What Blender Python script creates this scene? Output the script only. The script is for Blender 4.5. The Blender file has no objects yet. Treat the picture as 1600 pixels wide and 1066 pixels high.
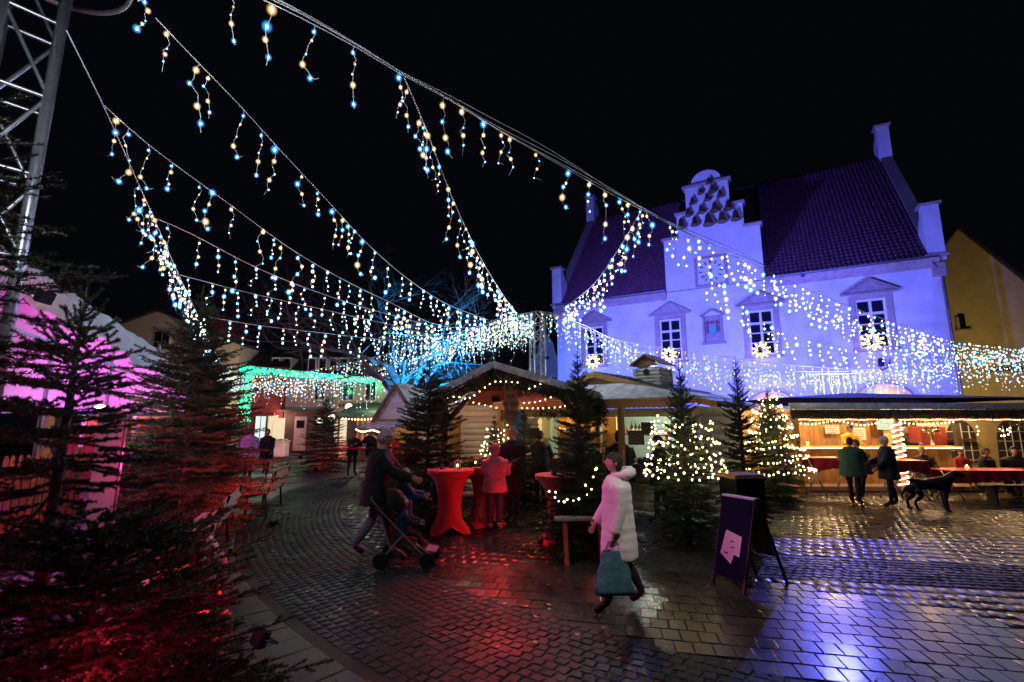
import bpy, bmesh, math, random
import numpy as np
from mathutils import Vector, Matrix, Euler
R = math.radians
PI = math.pi
rnd = random.Random(7)
scene = bpy.context.scene
col = scene.collection

# ------------------------------------------------------------------ camera
TILT = math.atan(124 / 740)
cam_data = bpy.data.cameras.new('camera')
cam_data.sensor_width = 36
cam_data.lens = 740 / 1600 * 36
cam_data.clip_start = 0.05
cam_data.clip_end = 500
cam = bpy.data.objects.new('camera', cam_data)
cam.location = (0, 0, 2.0)
cam.rotation_euler = (PI / 2 + TILT, 0, 0)
col.objects.link(cam)
scene.camera = cam

# ------------------------------------------------------------------ world: a black night sky
world = bpy.data.worlds.new('World')
scene.world = world
world.use_nodes = True
bgn = world.node_tree.nodes['Background']
bgn.inputs[0].default_value = (0.55, 0.62, 1.0, 1)
bgn.inputs[1].default_value = 0.0025
scene.view_settings.view_transform = 'Standard'
scene.view_settings.look = 'None'
scene.view_settings.gamma = 1
scene.view_settings.use_curve_mapping = False
scene.view_settings.exposure = 0.0
scene.cycles.max_bounces = 6
scene.cycles.diffuse_bounces = 3
scene.cycles.glossy_bounces = 3
scene.cycles.transmission_bounces = 4
scene.cycles.transparent_max_bounces = 12
scene.cycles.sample_clamp_indirect = 4.0
scene.cycles.caustics_reflective = False
scene.cycles.caustics_refractive = False
scene.cycles.use_light_tree = True
scene.cycles.use_denoising = True


def spot(name, loc, target, power, color, size=70, blend=0.6, radius=0.12):
    d = bpy.data.lights.new(name, 'SPOT')
    d.energy = power; d.color = color; d.spot_size = R(size); d.spot_blend = blend; d.shadow_soft_size = radius
    o = bpy.data.objects.new(name, d)
    o.location = loc
    o.rotation_euler = (Vector(target) - Vector(loc)).to_track_quat('-Z', 'Y').to_euler()
    col.objects.link(o)
    return o


def point(name, loc, power, color, radius=0.08):
    d = bpy.data.lights.new(name, 'POINT')
    d.energy = power; d.color = color; d.shadow_soft_size = radius
    o = bpy.data.objects.new(name, d)
    o.location = loc
    col.objects.link(o)
    return o


def area(name, loc, target, power, color, sx, sy):
    d = bpy.data.lights.new(name, 'AREA')
    d.shape = 'RECTANGLE'; d.size = sx; d.size_y = sy
    d.energy = power; d.color = color
    o = bpy.data.objects.new(name, d)
    o.location = loc
    o.rotation_euler = (Vector(target) - Vector(loc)).to_track_quat('-Z', 'Y').to_euler()
    col.objects.link(o)
    return o


BLUE = (0.105, 0.115, 1.0)
CYAN = (0.03, 0.42, 1.0)
WARM = (1.0, 0.62, 0.28)
AMBER = (1.0, 0.66, 0.2)
RED = (1.0, 0.015, 0.03)
PINK = (1.0, 0.13, 0.78)
# floods get a fixture further down; bare points and spots have no body
FLOODS = []   # (position, target) of the lamps that get a fixture body


def flood(name, loc, target, power, color, size=80, blend=0.7):
    FLOODS.append((loc, target))
    v = (Vector(target) - Vector(loc)).normalized() * 0.12
    return spot(name, Vector(loc) + v, target, power, color, size, blend, 0.07)


# town hall, lit blue from the mast in the middle of the square and from the far corner
flood('hall_flood', (1.5, 19.8, 4.6), (12.0, 29.0, 6.5), 21000, BLUE, 112, 0.8)
flood('hall_flood', (12.5, 17.9, 2.85), (17.0, 27.0, 5.5), 9500, BLUE, 100, 0.9)
flood('square_flood', (17.05, 26.75, 10.35), (5.5, 5.5, 0.0), 4500, BLUE, 50, 0.9)
flood('hall_flood', (1.9, 20.2, 2.9), (4.0, 34.0, 3.2), 3000, CYAN, 52, 0.9)
flood('tree_flood', (-2.6, 20.0, 0.3), (-3.9, 22.3, 5.5), 16000, (0.0, 0.36, 1.0), 75, 0.9)
flood('gate_flood', (-10.0, 23.0, 0.3), (-10.5, 33.5, 4.0), 900, (1.0, 0.45, 0.5), 120, 0.8)
# red floods between the firs
flood('red_flood', (-4.35, 9.0, 0.18), (-6.0, 9.3, 1.6), 330, RED, 130, 0.9)
flood('red_flood', (-2.15, 4.35, 0.2), (-3.1, 3.2, 0.9), 110, RED, 130, 0.9)
flood('red_flood', (-4.5, 6.5, 0.9), (-3.4, 5.2, 0.5), 25, RED, 120, 0.9)
flood('red_flood', (-7.3, 18.2, 0.2), (-7.6, 20.0, 1.4), 60, RED, 140, 0.9)
flood('red_flood', (0.55, 8.55, 0.15), (-1.2, 8.8, 0.9), 45, RED, 150, 0.9)
flood('red_flood', (-0.35, 10.15, 2.45), (-0.9, 6.5, 0.0), 260, (1.0, 0.02, 0.035), 95, 0.9)
flood('red_flood', (1.35, 8.35, 0.15), (1.0, 7.4, 0.7), 14, RED, 140, 0.9)
flood('yellow_flood', (25.5, 22.0, 0.4), (33.0, 30.0, 8.0), 1300, (1.0, 0.70, 0.28), 110, 0.9)
flood('pink_fill_flood', (-5.0, 4.95, 3.3), (1.05, 5.45, 1.15), 760, (1.0, 0.1, 0.5), 19, 0.9)  # added flood, brings the marquee's pink onto the white coat
# pink light inside the white tent on the left
for k in range(3):
    point('tent_lamp', (-9.6 - 0.55 * k, 8.8 + 2.4 * k, 3.3), 200, PINK, 0.15)
point('tent_lamp', (-8.9, 8.2, 1.9), 60, (0.55, 0.12, 1.0), 0.15)
point('tent_porch_lamp', (-6.75, 8.0, 2.02), 30, (1.0, 0.8, 0.7), 0.05)
# warm bulbs inside the stalls
for x in (8.6, 10.6, 12.6, 14.6):
    point('stall_lamp', (x, 15.9, 2.35), 125, WARM, 0.06)
for x in (8.8, 11.4, 14.2):
    point('stall_lamp', (x, 13.9, 2.0), 55, WARM, 0.05)
point('hut_lamp', (1.5, 12.65, 2.15), 30, (1.0, 0.6, 0.16), 0.05)
point('hut_lamp', (3.5, 11.8, 2.2), 130, (0.86, 1.0, 0.8), 0.05)
point('fir_lamp', (-5.6, 7.7, 1.3), 30, (1.0, 0.03, 0.22), 0.05)
point('fir_lamp', (-2.2, 2.75, 0.75), 8, (1.0, 0.02, 0.08), 0.04)
point('fir_lamp', (-3.25, 2.75, 0.85), 9, (1.0, 0.03, 0.25), 0.04)
point('hut_lamp', (-1.0, 11.7, 2.35), 10, (1.0, 0.8, 0.5), 0.05)
point('hut_lamp', (-0.3, 11.2, 2.75), 12, (1.0, 0.12, 0.06), 0.05)
point('hut_lamp', (-2.9, 15.6, 1.7), 26, (1.0, 0.75, 0.45), 0.05)
point('hut_lamp', (-4.5, 13.9, 2.7), 22, (0.7, 0.5, 1.0), 0.1)
point('shop_lamp', (-7.0, 24.2, 2.9), 90, (1.0, 0.86, 0.6), 0.12)
point('shop_lamp', (-15.2, 31.0, 2.2), 60, (1.0, 0.6, 0.5), 0.12)
point('arch_lamp', (15.1, 27.7, 2.9), 55, AMBER, 0.08)
point('arch_lamp', (19.7, 25.05, 3.1), 55, AMBER, 0.08)
# the massed icicle bulbs light what hangs near them
point('icicle_glow', (-5.0, 20.5, 5.2), 30, (0.75, 0.88, 1.0), 0.6)
point('icicle_glow', (0.6, 17.5, 5.6), 80, (0.75, 0.88, 1.0), 0.6)
point('icicle_glow', (6.5, 16.0, 4.9), 25, (0.55, 0.8, 1.0), 0.6)
point('icicle_glow', (15.5, 16.6, 4.9), 20, (0.6, 0.82, 1.0), 0.6)
point('icicle_glow', (1.2, 10.9, 5.6), 150, (0.75, 0.85, 1.0), 0.4)
point('icicle_glow', (-3.6, 2.6, 5.0), 200, (0.8, 0.88, 1.0), 0.5)
point('icicle_glow', (10.5, 11.2, 5.4), 70, (0.45, 0.5, 1.0), 0.4)
point('icicle_glow', (1.6, 3.4, 5.4), 14, (0.9, 0.9, 1.0), 0.5)
spot('coat_fill_spot', (3.0, 3.3, 4.9), (1.1, 5.45, 1.15), 420, (1.0, 0.93, 0.82), 24, 0.8, 0.1)  # unseen spot added to brighten the white coat

# ------------------------------------------------------------------ projection helpers (photo pixel -> place)
CT, ST = math.cos(TILT), math.sin(TILT)


def ray(px, py):
    r = (px - 800) / 740; u = (533 - py) / 740
    return Vector((r, CT - u * ST, ST + u * CT))


def G(px, py, z=0.0):
    d = ray(px, py); t = (z - 2) / d.z
    return Vector((d.x * t, d.y * t, z))


def P(px, py, Y):
    d = ray(px, py); t = Y / d.y
    return Vector((d.x * t, Y, 2 + d.z * t))


def on_plane(px, py, A, B):
    """where the view ray meets the upright plane through A and B (plan points)"""
    d = ray(px, py)
    ux, uy = B[0] - A[0], B[1] - A[1]
    t = (ux * (-A[1]) + uy * A[0]) / (uy * d.x - ux * d.y)
    return Vector((d.x * t, d.y * t, 2 + d.z * t))


def proj(p):
    x, y, z = p[0], p[1], p[2] - 2
    yy = y * CT + z * ST
    if yy < 0.05: return (-9999, -9999)
    return (800 + 740 * x / yy, 533 - 740 * (-y * ST + z * CT) / yy)


# ------------------------------------------------------------------ materials
MATS = {}


def mat(name, color, rough=0.6, metal=0.0, var=0.12, scale=6.0, bump=0.0, bscale=40.0, coat=0.0, spec=0.5, sheen=0.0, trans=0.0, stretch=None, ior=1.45):
    if name in MATS: return MATS[name]
    m = bpy.data.materials.new(name); m.use_nodes = True
    nt = m.node_tree; N = nt.nodes; L = nt.links
    b = N['Principled BSDF']
    b.inputs['Roughness'].default_value = rough
    b.inputs['Metallic'].default_value = metal
    b.inputs['Specular IOR Level'].default_value = spec
    b.inputs['Coat Weight'].default_value = coat
    b.inputs['Sheen Weight'].default_value = sheen
    b.inputs['Transmission Weight'].default_value = trans
    b.inputs['IOR'].default_value = ior
    tc = N.new('ShaderNodeTexCoord')
    src = tc.outputs['Object']
    if stretch:
        mp = N.new('ShaderNodeMapping'); mp.inputs['Scale'].default_value = stretch
        L.new(src, mp.inputs[0]); src = mp.outputs[0]
    if var > 0:
        n = N.new('ShaderNodeTexNoise'); n.inputs['Scale'].default_value = scale; n.inputs['Detail'].default_value = 6
        n.inputs['Roughness'].default_value = 0.62
        L.new(src, n.inputs['Vector'])
        oi = N.new('ShaderNodeObjectInfo')
        r = N.new('ShaderNodeMapRange')
        r.inputs['From Min'].default_value = 0.3; r.inputs['From Max'].default_value = 0.7
        r.inputs['To Min'].default_value = 1 - var * 1.6; r.inputs['To Max'].default_value = 1 + var
        L.new(n.outputs[0], r.inputs[0])
        r2 = N.new('ShaderNodeMapRange')
        r2.inputs['To Min'].default_value = 1 - var * 0.8; r2.inputs['To Max'].default_value = 1 + var * 0.8
        L.new(oi.outputs['Random'], r2.inputs[0])
        mu = N.new('ShaderNodeMath'); mu.operation = 'MULTIPLY'
        L.new(r.outputs[0], mu.inputs[0]); L.new(r2.outputs[0], mu.inputs[1])
        mx = N.new('ShaderNodeVectorMath'); mx.operation = 'SCALE'
        mx.inputs[0].default_value = color
        L.new(mu.outputs[0], mx.inputs['Scale'])
        L.new(mx.outputs[0], b.inputs['Base Color'])
        rr = N.new('ShaderNodeMapRange')
        rr.inputs['To Min'].default_value = max(0.03, rough - 0.12); rr.inputs['To Max'].default_value = min(1, rough + 0.12)
        L.new(n.outputs[0], rr.inputs[0]); L.new(rr.outputs[0], b.inputs['Roughness'])
    else:
        b.inputs['Base Color'].default_value = (*color, 1)
    if bump > 0:
        n2 = N.new('ShaderNodeTexNoise'); n2.inputs['Scale'].default_value = bscale; n2.inputs['Detail'].default_value = 5
        L.new(src, n2.inputs['Vector'])
        bp = N.new('ShaderNodeBump'); bp.inputs['Strength'].default_value = bump; bp.inputs['Distance'].default_value = 0.02
        L.new(n2.outputs[0], bp.inputs['Height']); L.new(bp.outputs[0], b.inputs['Normal'])
    MATS[name] = m
    return m


def emis(name, color, strength, sample=False):
    if name in MATS: return MATS[name]
    m = bpy.data.materials.new(name); m.use_nodes = True
    b = m.node_tree.nodes['Principled BSDF']
    b.inputs['Base Color'].default_value = (0, 0, 0, 1)
    b.inputs['Emission Color'].default_value = (*color, 1)
    b.inputs['Emission Strength'].default_value = strength
    if not sample: m.cycles.emission_sampling = 'NONE'
    MATS[name] = m
    return m


def glare_halo(name, color, strength, alpha=0.45):
    """clear shell round a bulb whose emission imitates glare, fading to its rim"""
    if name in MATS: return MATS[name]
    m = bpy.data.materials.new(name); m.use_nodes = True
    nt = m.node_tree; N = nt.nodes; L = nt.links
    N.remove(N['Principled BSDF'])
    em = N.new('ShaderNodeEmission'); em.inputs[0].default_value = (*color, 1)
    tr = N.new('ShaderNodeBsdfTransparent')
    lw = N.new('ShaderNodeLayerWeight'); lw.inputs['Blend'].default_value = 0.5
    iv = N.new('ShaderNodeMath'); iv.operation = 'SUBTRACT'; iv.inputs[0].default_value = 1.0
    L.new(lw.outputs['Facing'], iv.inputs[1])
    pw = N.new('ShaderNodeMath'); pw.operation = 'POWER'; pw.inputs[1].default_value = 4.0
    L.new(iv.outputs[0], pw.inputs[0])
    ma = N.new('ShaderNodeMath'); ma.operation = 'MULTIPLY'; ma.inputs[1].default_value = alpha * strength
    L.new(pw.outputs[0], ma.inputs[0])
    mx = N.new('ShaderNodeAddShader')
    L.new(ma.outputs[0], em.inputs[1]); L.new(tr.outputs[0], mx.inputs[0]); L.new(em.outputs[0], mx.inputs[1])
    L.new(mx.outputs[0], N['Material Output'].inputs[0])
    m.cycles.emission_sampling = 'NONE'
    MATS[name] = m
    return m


# ------------------------------------------------------------------ objects
def setp(o, label=None, cat=None, group=None, kind=None):
    if label: o['label'] = label
    if cat: o['category'] = cat
    if group: o['group'] = group
    if kind: o['kind'] = kind
    return o


def thing(name, label, cat, loc=(0, 0, 0), rotz=0.0, group=None):
    o = bpy.data.objects.new(name, None)
    o.empty_display_size = 0.1
    o.location = loc; o.rotation_euler = (0, 0, rotz)
    col.objects.link(o)
    return setp(o, label, cat, group)


KIDS = {}


def link(name, me, parent=None, loc=(0, 0, 0), rot=(0, 0, 0), scale=(1, 1, 1)):
    o = bpy.data.objects.new(name, me)
    o.location = loc; o.rotation_euler = rot; o.scale = scale
    if parent is not None:
        o.parent = parent
        KIDS.setdefault(parent.name, []).append(o)
    col.objects.link(o)
    return o


def copy_tree(o, parent=None, loc=None, rotz=None, label=None, scale=None):
    c = o.copy(); col.objects.link(c)
    if parent is not None: c.parent = parent
    if loc is not None: c.location = loc
    if rotz is not None: c.rotation_euler = (0, 0, rotz)
    if label: c['label'] = label
    if scale: c.scale = (scale,) * 3
    ks = []
    for ch in KIDS.get(o.name, []):
        ks.append(copy_tree(ch, c))
    KIDS[c.name] = ks
    return c


def rotm(rot):
    return Euler(rot).to_matrix()


class MB:
    def __init__(s):
        s.v = []; s.f = []; s.m = []; s.cur = 0

    def mi(s, k): s.cur = k; return s

    def add(s, verts, faces):
        o = len(s.v); s.v.extend(tuple(v) for v in verts)
        s.f.extend(tuple(i + o for i in f) for f in faces)
        s.m.extend([s.cur] * len(faces)); return s

    def box(s, c, d, rot=None, bev=0.0):
        x, y, z = d[0] / 2, d[1] / 2, d[2] / 2
        if bev > 0:
            e = min(bev, x * .9, y * .9, z * .9)
            vs = []
            for sx in (-1, 1):
                for sy in (-1, 1):
                    for sz in (-1, 1):
                        vs += [(sx * x, sy * (y - e), sz * (z - e)), (sx * (x - e), sy * y, sz * (z - e)), (sx * (x - e), sy * (y - e), sz * z)]
            def id(a, b_, c_, k): return ((a * 2 + b_) * 2 + c_) * 3 + k
            fs = []
            for a in (0, 1):
                q = [id(a, 0, 0, 0), id(a, 1, 0, 0), id(a, 1, 1, 0), id(a, 0, 1, 0)]; fs.append(q if a else q[::-1])
                q = [id(0, a, 0, 1), id(1, a, 0, 1), id(1, a, 1, 1), id(0, a, 1, 1)]; fs.append(q[::-1] if a else q)
                q = [id(0, 0, a, 2), id(1, 0, a, 2), id(1, 1, a, 2), id(0, 1, a, 2)]; fs.append(q if a else q[::-1])
            for b_ in (0, 1):
                for c_ in (0, 1):
                    fs.append([id(0, b_, c_, 1), id(1, b_, c_, 1), id(1, b_, c_, 2), id(0, b_, c_, 2)])
                    fs.append([id(b_, 0, c_, 0), id(b_, 1, c_, 0), id(b_, 1, c_, 2), id(b_, 0, c_, 2)])
                    fs.append([id(b_, c_, 0, 0), id(b_, c_, 1, 0), id(b_, c_, 1, 1), id(b_, c_, 0, 1)])
                    for a in (0, 1):
                        fs.append([id(a, b_, c_, 0), id(a, b_, c_, 1), id(a, b_, c_, 2)])
        else:
            vs = [(-x, -y, -z), (x, -y, -z), (x, y, -z), (-x, y, -z), (-x, -y, z), (x, -y, z), (x, y, z), (-x, y, z)]
            fs = [(3, 2, 1, 0), (4, 5, 6, 7), (0, 1, 5, 4), (1, 2, 6, 5), (2, 3, 7, 6), (3, 0, 4, 7)]
        M = rotm(rot) if rot else None
        C = Vector(c)
        s.add([(M @ Vector(v) if M else Vector(v)) + C for v in vs], fs); return s

    def bar(s, p0, p1, w, h=None, up=(0, 0, 1), bev=0.0):
        h = h or w
        p0, p1 = Vector(p0), Vector(p1); d = p1 - p0; L = d.length
        if L < 1e-6: return s
        d.normalize(); up = Vector(up)
        if abs(d.dot(up)) > 0.98: up = Vector((0, 1, 0))
        x = d.cross(up).normalized(); z = x.cross(d)
        M = Matrix((x, d, z)).transposed()
        t = MB(); t.box((0, 0, 0), (w, L, h), None, bev)
        s.add([M @ Vector(v) + (p0 + p1) / 2 for v in t.v], t.f); return s

    def tube(s, pts, r, n=6, cap=True, closed=False):
        pts = [Vector(p) for p in pts]
        rr = r if hasattr(r, '__len__') else [r] * len(pts)
        m = len(pts); vs = []; fs = []
        prev = None
        for i, p in enumerate(pts):
            if closed: d = pts[(i + 1) % m] - pts[i - 1]
            else: d = (pts[min(i + 1, m - 1)] - pts[max(i - 1, 0)])
            if d.length < 1e-9: d = Vector((0, 0, 1))
            d.normalize()
            if prev is None:
                a = Vector((0, 0, 1)) if abs(d.z) < 0.9 else Vector((1, 0, 0))
                x = d.cross(a).normalized()
            else:
                x = (prev - d * prev.dot(d))
                x = x.normalized() if x.length > 1e-6 else d.orthogonal().normalized()
            prev = x; y = d.cross(x)
            for k in range(n):
                a = 2 * PI * k / n
                vs.append(p + (x * math.cos(a) + y * math.sin(a)) * rr[i])
        for i in range(m if closed else m - 1):
            j = (i + 1) % m
            for k in range(n):
                k2 = (k + 1) % n
                fs.append((i * n + k, i * n + k2, j * n + k2, j * n + k))
        if cap and not closed:
            fs.append(tuple(range(n))[::-1]); fs.append(tuple((m - 1) * n + k for k in range(n)))
        s.add(vs, fs); return s

    def lathe(s, prof, n=16, c=(0, 0, 0), sx=1.0, sy=1.0, cap=True):
        vs = []; fs = []
        for (r, z) in prof:
            for k in range(n):
                a = 2 * PI * k / n
                vs.append((c[0] + r * sx * math.cos(a), c[1] + r * sy * math.sin(a), c[2] + z))
        for i in range(len(prof) - 1):
            for k in range(n):
                k2 = (k + 1) % n
                fs.append((i * n + k, i * n + k2, (i + 1) * n + k2, (i + 1) * n + k))
        if cap:
            fs.append(tuple(range(n))[::-1]); fs.append(tuple((len(prof) - 1) * n + k for k in range(n)))
        s.add(vs, fs); return s

    def ball(s, c, r, nu=8, nv=6, sc=(1, 1, 1)):
        vs = [(c[0], c[1], c[2] - r * sc[2])]; fs = []
        for j in range(1, nv):
            t = -PI / 2 + PI * j / nv
            for k in range(nu):
                a = 2 * PI * k / nu
                vs.append((c[0] + r * sc[0] * math.cos(t) * math.cos(a), c[1] + r * sc[1] * math.cos(t) * math.sin(a), c[2] + r * sc[2] * math.sin(t)))
        vs.append((c[0], c[1], c[2] + r * sc[2]))
        for k in range(nu):
            k2 = (k + 1) % nu
            fs.append((0, 1 + k2, 1 + k))
            for j in range(nv - 2):
                a = 1 + j * nu
                fs.append((a + k, a + k2, a + nu + k2, a + nu + k))
            a = 1 + (nv - 2) * nu
            fs.append((a + k, a + k2, len(vs) - 1))
        s.add(vs, fs); return s

    def prism(s, poly, y0, y1, axis='y'):
        """closed outline in x,z extruded along y (or x,y along z)"""
        n = len(poly)
        if axis == 'y': vs = [(a, y0, b) for a, b in poly] + [(a, y1, b) for a, b in poly]
        elif axis == 'x': vs = [(y0, a, b) for a, b in poly] + [(y1, a, b) for a, b in poly]
        else: vs = [(a, b, y0) for a, b in poly] + [(a, b, y1) for a, b in poly]
        fs = [tuple(range(n)), tuple(range(2 * n - 1, n - 1, -1))]
        for i in range(n):
            j = (i + 1) % n
            fs.append((j, i, n + i, n + j))
        s.add(vs, fs); return s

    def xf(s, loc=(0, 0, 0), rot=(0, 0, 0), sc=1.0, start=0):
        M = rotm(rot); L = Vector(loc)
        for i in range(start, len(s.v)):
            s.v[i] = tuple(M @ (Vector(s.v[i]) * sc) + L)
        return s

    def mesh(s, name, mats, smooth=False):
        me = bpy.data.meshes.new(name)
        me.from_pydata(s.v, [], s.f)
        if not isinstance(mats, (list, tuple)): mats = [mats]
        for m in mats: me.materials.append(m)
        if len(mats) > 1: me.polygons.foreach_set('material_index', s.m)
        if smooth: me.polygons.foreach_set('use_smooth', [True] * len(me.polygons))
        me.update()
        return me

    def build(s, name, mats, parent=None, smooth=False, fix=True, world=False, **kw):
        if world and parent is not None:
            M = (Matrix.Translation(parent.location) @ parent.rotation_euler.to_matrix().to_4x4()).inverted()
            s.v = [tuple(M @ Vector(v)) for v in s.v]
        me = s.mesh(name, mats, smooth)
        if fix:
            bm = bmesh.new(); bm.from_mesh(me)
            bmesh.ops.recalc_face_normals(bm, faces=bm.faces); bm.to_mesh(me); bm.free()
        o = link(name, me, parent)
        return setp(o, **kw) if kw else o


def np_mesh(name, verts, faces_n, mats, midx=None):
    """fast mesh: verts (n,3), faces (m,k) all same size k"""
    me = bpy.data.meshes.new(name)
    nv = len(verts); nf, k = faces_n.shape
    me.vertices.add(nv); me.vertices.foreach_set('co', np.asarray(verts, np.float32).ravel())
    me.loops.add(nf * k); me.loops.foreach_set('vertex_index', faces_n.astype(np.int32).ravel())
    me.polygons.add(nf)
    me.polygons.foreach_set('loop_start', np.arange(0, nf * k, k, dtype=np.int32))
    me.polygons.foreach_set('loop_total', np.full(nf, k, np.int32))
    for m in (mats if isinstance(mats, (list, tuple)) else [mats]): me.materials.append(m)
    if midx is not None: me.polygons.foreach_set('material_index', np.asarray(midx, np.int32))
    me.update(calc_edges=True)
    return me


def text_mesh(body, size, depth, mname, m, align='CENTER', bold=0.0):
    cu = bpy.data.curves.new(mname, 'FONT'); cu.body = body; cu.size = size; cu.extrude = depth
    cu.align_x = align; cu.align_y = 'CENTER'; cu.offset = bold; cu.resolution_u = 2
    o = bpy.data.objects.new(mname, cu); col.objects.link(o)
    bpy.context.view_layer.update()
    me = bpy.data.meshes.new_from_object(o.evaluated_get(bpy.context.evaluated_depsgraph_get()))
    bpy.data.objects.remove(o); bpy.data.curves.remove(cu)
    me.materials.clear(); me.materials.append(m)
    return me
# ================================================================== materials for the ground
def wet(name, color, r0=0.12, r1=0.42, bump=0.25, var=0.35, spec=0.55):
    m = mat(name, color, 0.3, var=0)
    nt = m.node_tree; N = nt.nodes; L = nt.links; b = N['Principled BSDF']
    geo = N.new('ShaderNodeNewGeometry')
    n1 = N.new('ShaderNodeTexNoise'); n1.inputs['Scale'].default_value = 0.9; n1.inputs['Detail'].default_value = 5
    n2 = N.new('ShaderNodeTexNoise'); n2.inputs['Scale'].default_value = 26; n2.inputs['Detail'].default_value = 6
    n3 = N.new('ShaderNodeTexVoronoi'); n3.inputs['Scale'].default_value = 5.5
    for n in (n1, n2, n3): L.new(geo.outputs['Position'], n.inputs['Vector'])
    mr = N.new('ShaderNodeMapRange'); mr.inputs['From Min'].default_value = 0.35; mr.inputs['From Max'].default_value = 0.65
    mr.inputs['To Min'].default_value = r0; mr.inputs['To Max'].default_value = r1
    L.new(n1.outputs[0], mr.inputs[0]); L.new(mr.outputs[0], b.inputs['Roughness'])
    oi = N.new('ShaderNodeObjectInfo')
    a = N.new('ShaderNodeMath'); a.operation = 'ADD'
    L.new(n3.outputs['Color'], a.inputs[0]); L.new(n2.outputs[0], a.inputs[1])
    a2 = N.new('ShaderNodeMath'); a2.operation = 'ADD'; L.new(a.outputs[0], a2.inputs[0]); L.new(oi.outputs['Random'], a2.inputs[1])
    mc = N.new('ShaderNodeMapRange'); mc.inputs['From Max'].default_value = 2.2; mc.inputs['From Min'].default_value = 0.3
    mc.inputs['To Min'].default_value = 1 - var; mc.inputs['To Max'].default_value = 1 + var
    L.new(a2.outputs[0], mc.inputs[0])
    sc = N.new('ShaderNodeVectorMath'); sc.operation = 'SCALE'; sc.inputs[0].default_value = color
    L.new(mc.outputs[0], sc.inputs['Scale']); L.new(sc.outputs[0], b.inputs['Base Color'])
    bp = N.new('ShaderNodeBump'); bp.inputs['Strength'].default_value = bump; bp.inputs['Distance'].default_value = 0.006
    L.new(n2.outputs[0], bp.inputs['Height']); L.new(bp.outputs[0], b.inputs['Normal'])
    b.inputs['Specular IOR Level'].default_value = spec
    return m


M_joint = wet('wet_joint', (0.018, 0.016, 0.015), 0.45, 0.7, 0.5)
M_paver = wet('wet_paver', (0.033, 0.026, 0.024), 0.2, 0.36, .12)
M_sett = wet('wet_sett', (0.028, 0.028, 0.03), 0.36, 0.6, 0.3, 0.4, .35)
M_slab = wet('wet_slab', (0.085, 0.08, 0.075), 0.28, 0.5, 0.3, 0.25)

# ground sheet reaching well past the last house
mb = MB(); mb.box((0, 40, -0.1), (240, 240, 0.18))
ground = mb.build('ground', M_joint); setp(ground, 'dark wet ground of the market square', kind='structure')

ring_c = (8.5, 15.6)
R_IN, R_OUT, R_B1, R_B2 = 13.15, 14.98, 15.72, 16.5
band_a, band_dir = Vector((3.5, 7.08)), R(-10)


def band_v(x, y):
    dx, dy = x - band_a.x, y - band_a.y
    return -dx * math.sin(band_dir) + dy * math.cos(band_dir), dx * math.cos(band_dir) + dy * math.sin(band_dir)


def in_view(x, y, m=260):
    q = proj((x, y, 0))
    return -m < q[0] < 1600 + m and 600 < q[1] < 1066 + m * 0.8


def stone_unit(w, d, h=0.03, bev=0.012, tx=0, ty=0, chip=0.0):
    e = min(bev, w * .3, d * .3)
    a, b_ = w / 2, d / 2
    j = lambda: rnd.uniform(-chip, chip)
    top = [(-a + e + j(), -b_ + e + j()), (a - e + j(), -b_ + e + j()), (a - e + j(), b_ - e + j()), (-a + e + j(), b_ - e + j())]
    v = [(x, y, tx * x + ty * y) for x, y in top] + [(-a, -b_, -e * .6), (a, -b_, -e * .6), (a, b_, -e * .6), (-a, b_, -e * .6)] + [(-a, -b_, -h), (a, -b_, -h), (a, b_, -h), (-a, b_, -h)]
    f = [(0, 1, 2, 3)]
    for i in range(4):
        k = (i + 1) % 4
        f.append((4 + i, 4 + k, k, i)); f.append((8 + i, 8 + k, 4 + k, 4 + i))
    return v, f


def lay(surface, stone, m, spots, w, d, label, nvar=10, bev=0.012, tilt=0.02, chip=0.006, zj=0.004, crown=0.0):
    """spots: (x, y, rot, sx, sy); the 300 that show largest become parts, the rest one mass of real stones"""
    root = thing(surface, label, None); root['kind'] = 'structure'
    units = [stone_unit(w, d, 0.03, bev, rnd.gauss(0, tilt), rnd.gauss(0, tilt), chip) for _ in range(nvar)]
    meshes = []
    for v, f in units:
        me = bpy.data.meshes.new(stone); me.from_pydata(v, [], f); me.materials.append(m); meshes.append(me)
    def key(s):
        q = proj((s[0], s[1], 0))
        inside = -10 < q[0] < 1610 and q[1] < 1085
        return (0 if inside else 1, s[0] ** 2 + s[1] ** 2)
    spots = sorted(spots, key=key)
    for (x, y, r, sx, sy) in spots[:300]:
        link(stone, rnd.choice(meshes), root, (x, y, rnd.uniform(-zj, zj * .4)), (0, 0, r), (sx, sy, 1))
    rest = spots[300:]
    if rest:
        V = []; F = []
        U = [np.array(v) for v, f in units]; FF = [f for v, f in units][0]
        A = np.array(FF)
        for i, (x, y, r, sx, sy) in enumerate(rest):
            u = U[rnd.randrange(nvar)]
            c, s_ = math.cos(r), math.sin(r)
            q = u * np.array([sx, sy, 1])
            V.append(np.stack([q[:, 0] * c - q[:, 1] * s_ + x, q[:, 0] * s_ + q[:, 1] * c + y, q[:, 2] + rnd.uniform(-zj, zj * .4)], 1))
            F.append(A + 12 * i)
        me = np_mesh(stone + '_mass', np.concatenate(V), np.concatenate(F), m)
        o = link('far_' + stone, me, root); o['kind'] = 'stuff'
    return root


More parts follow.
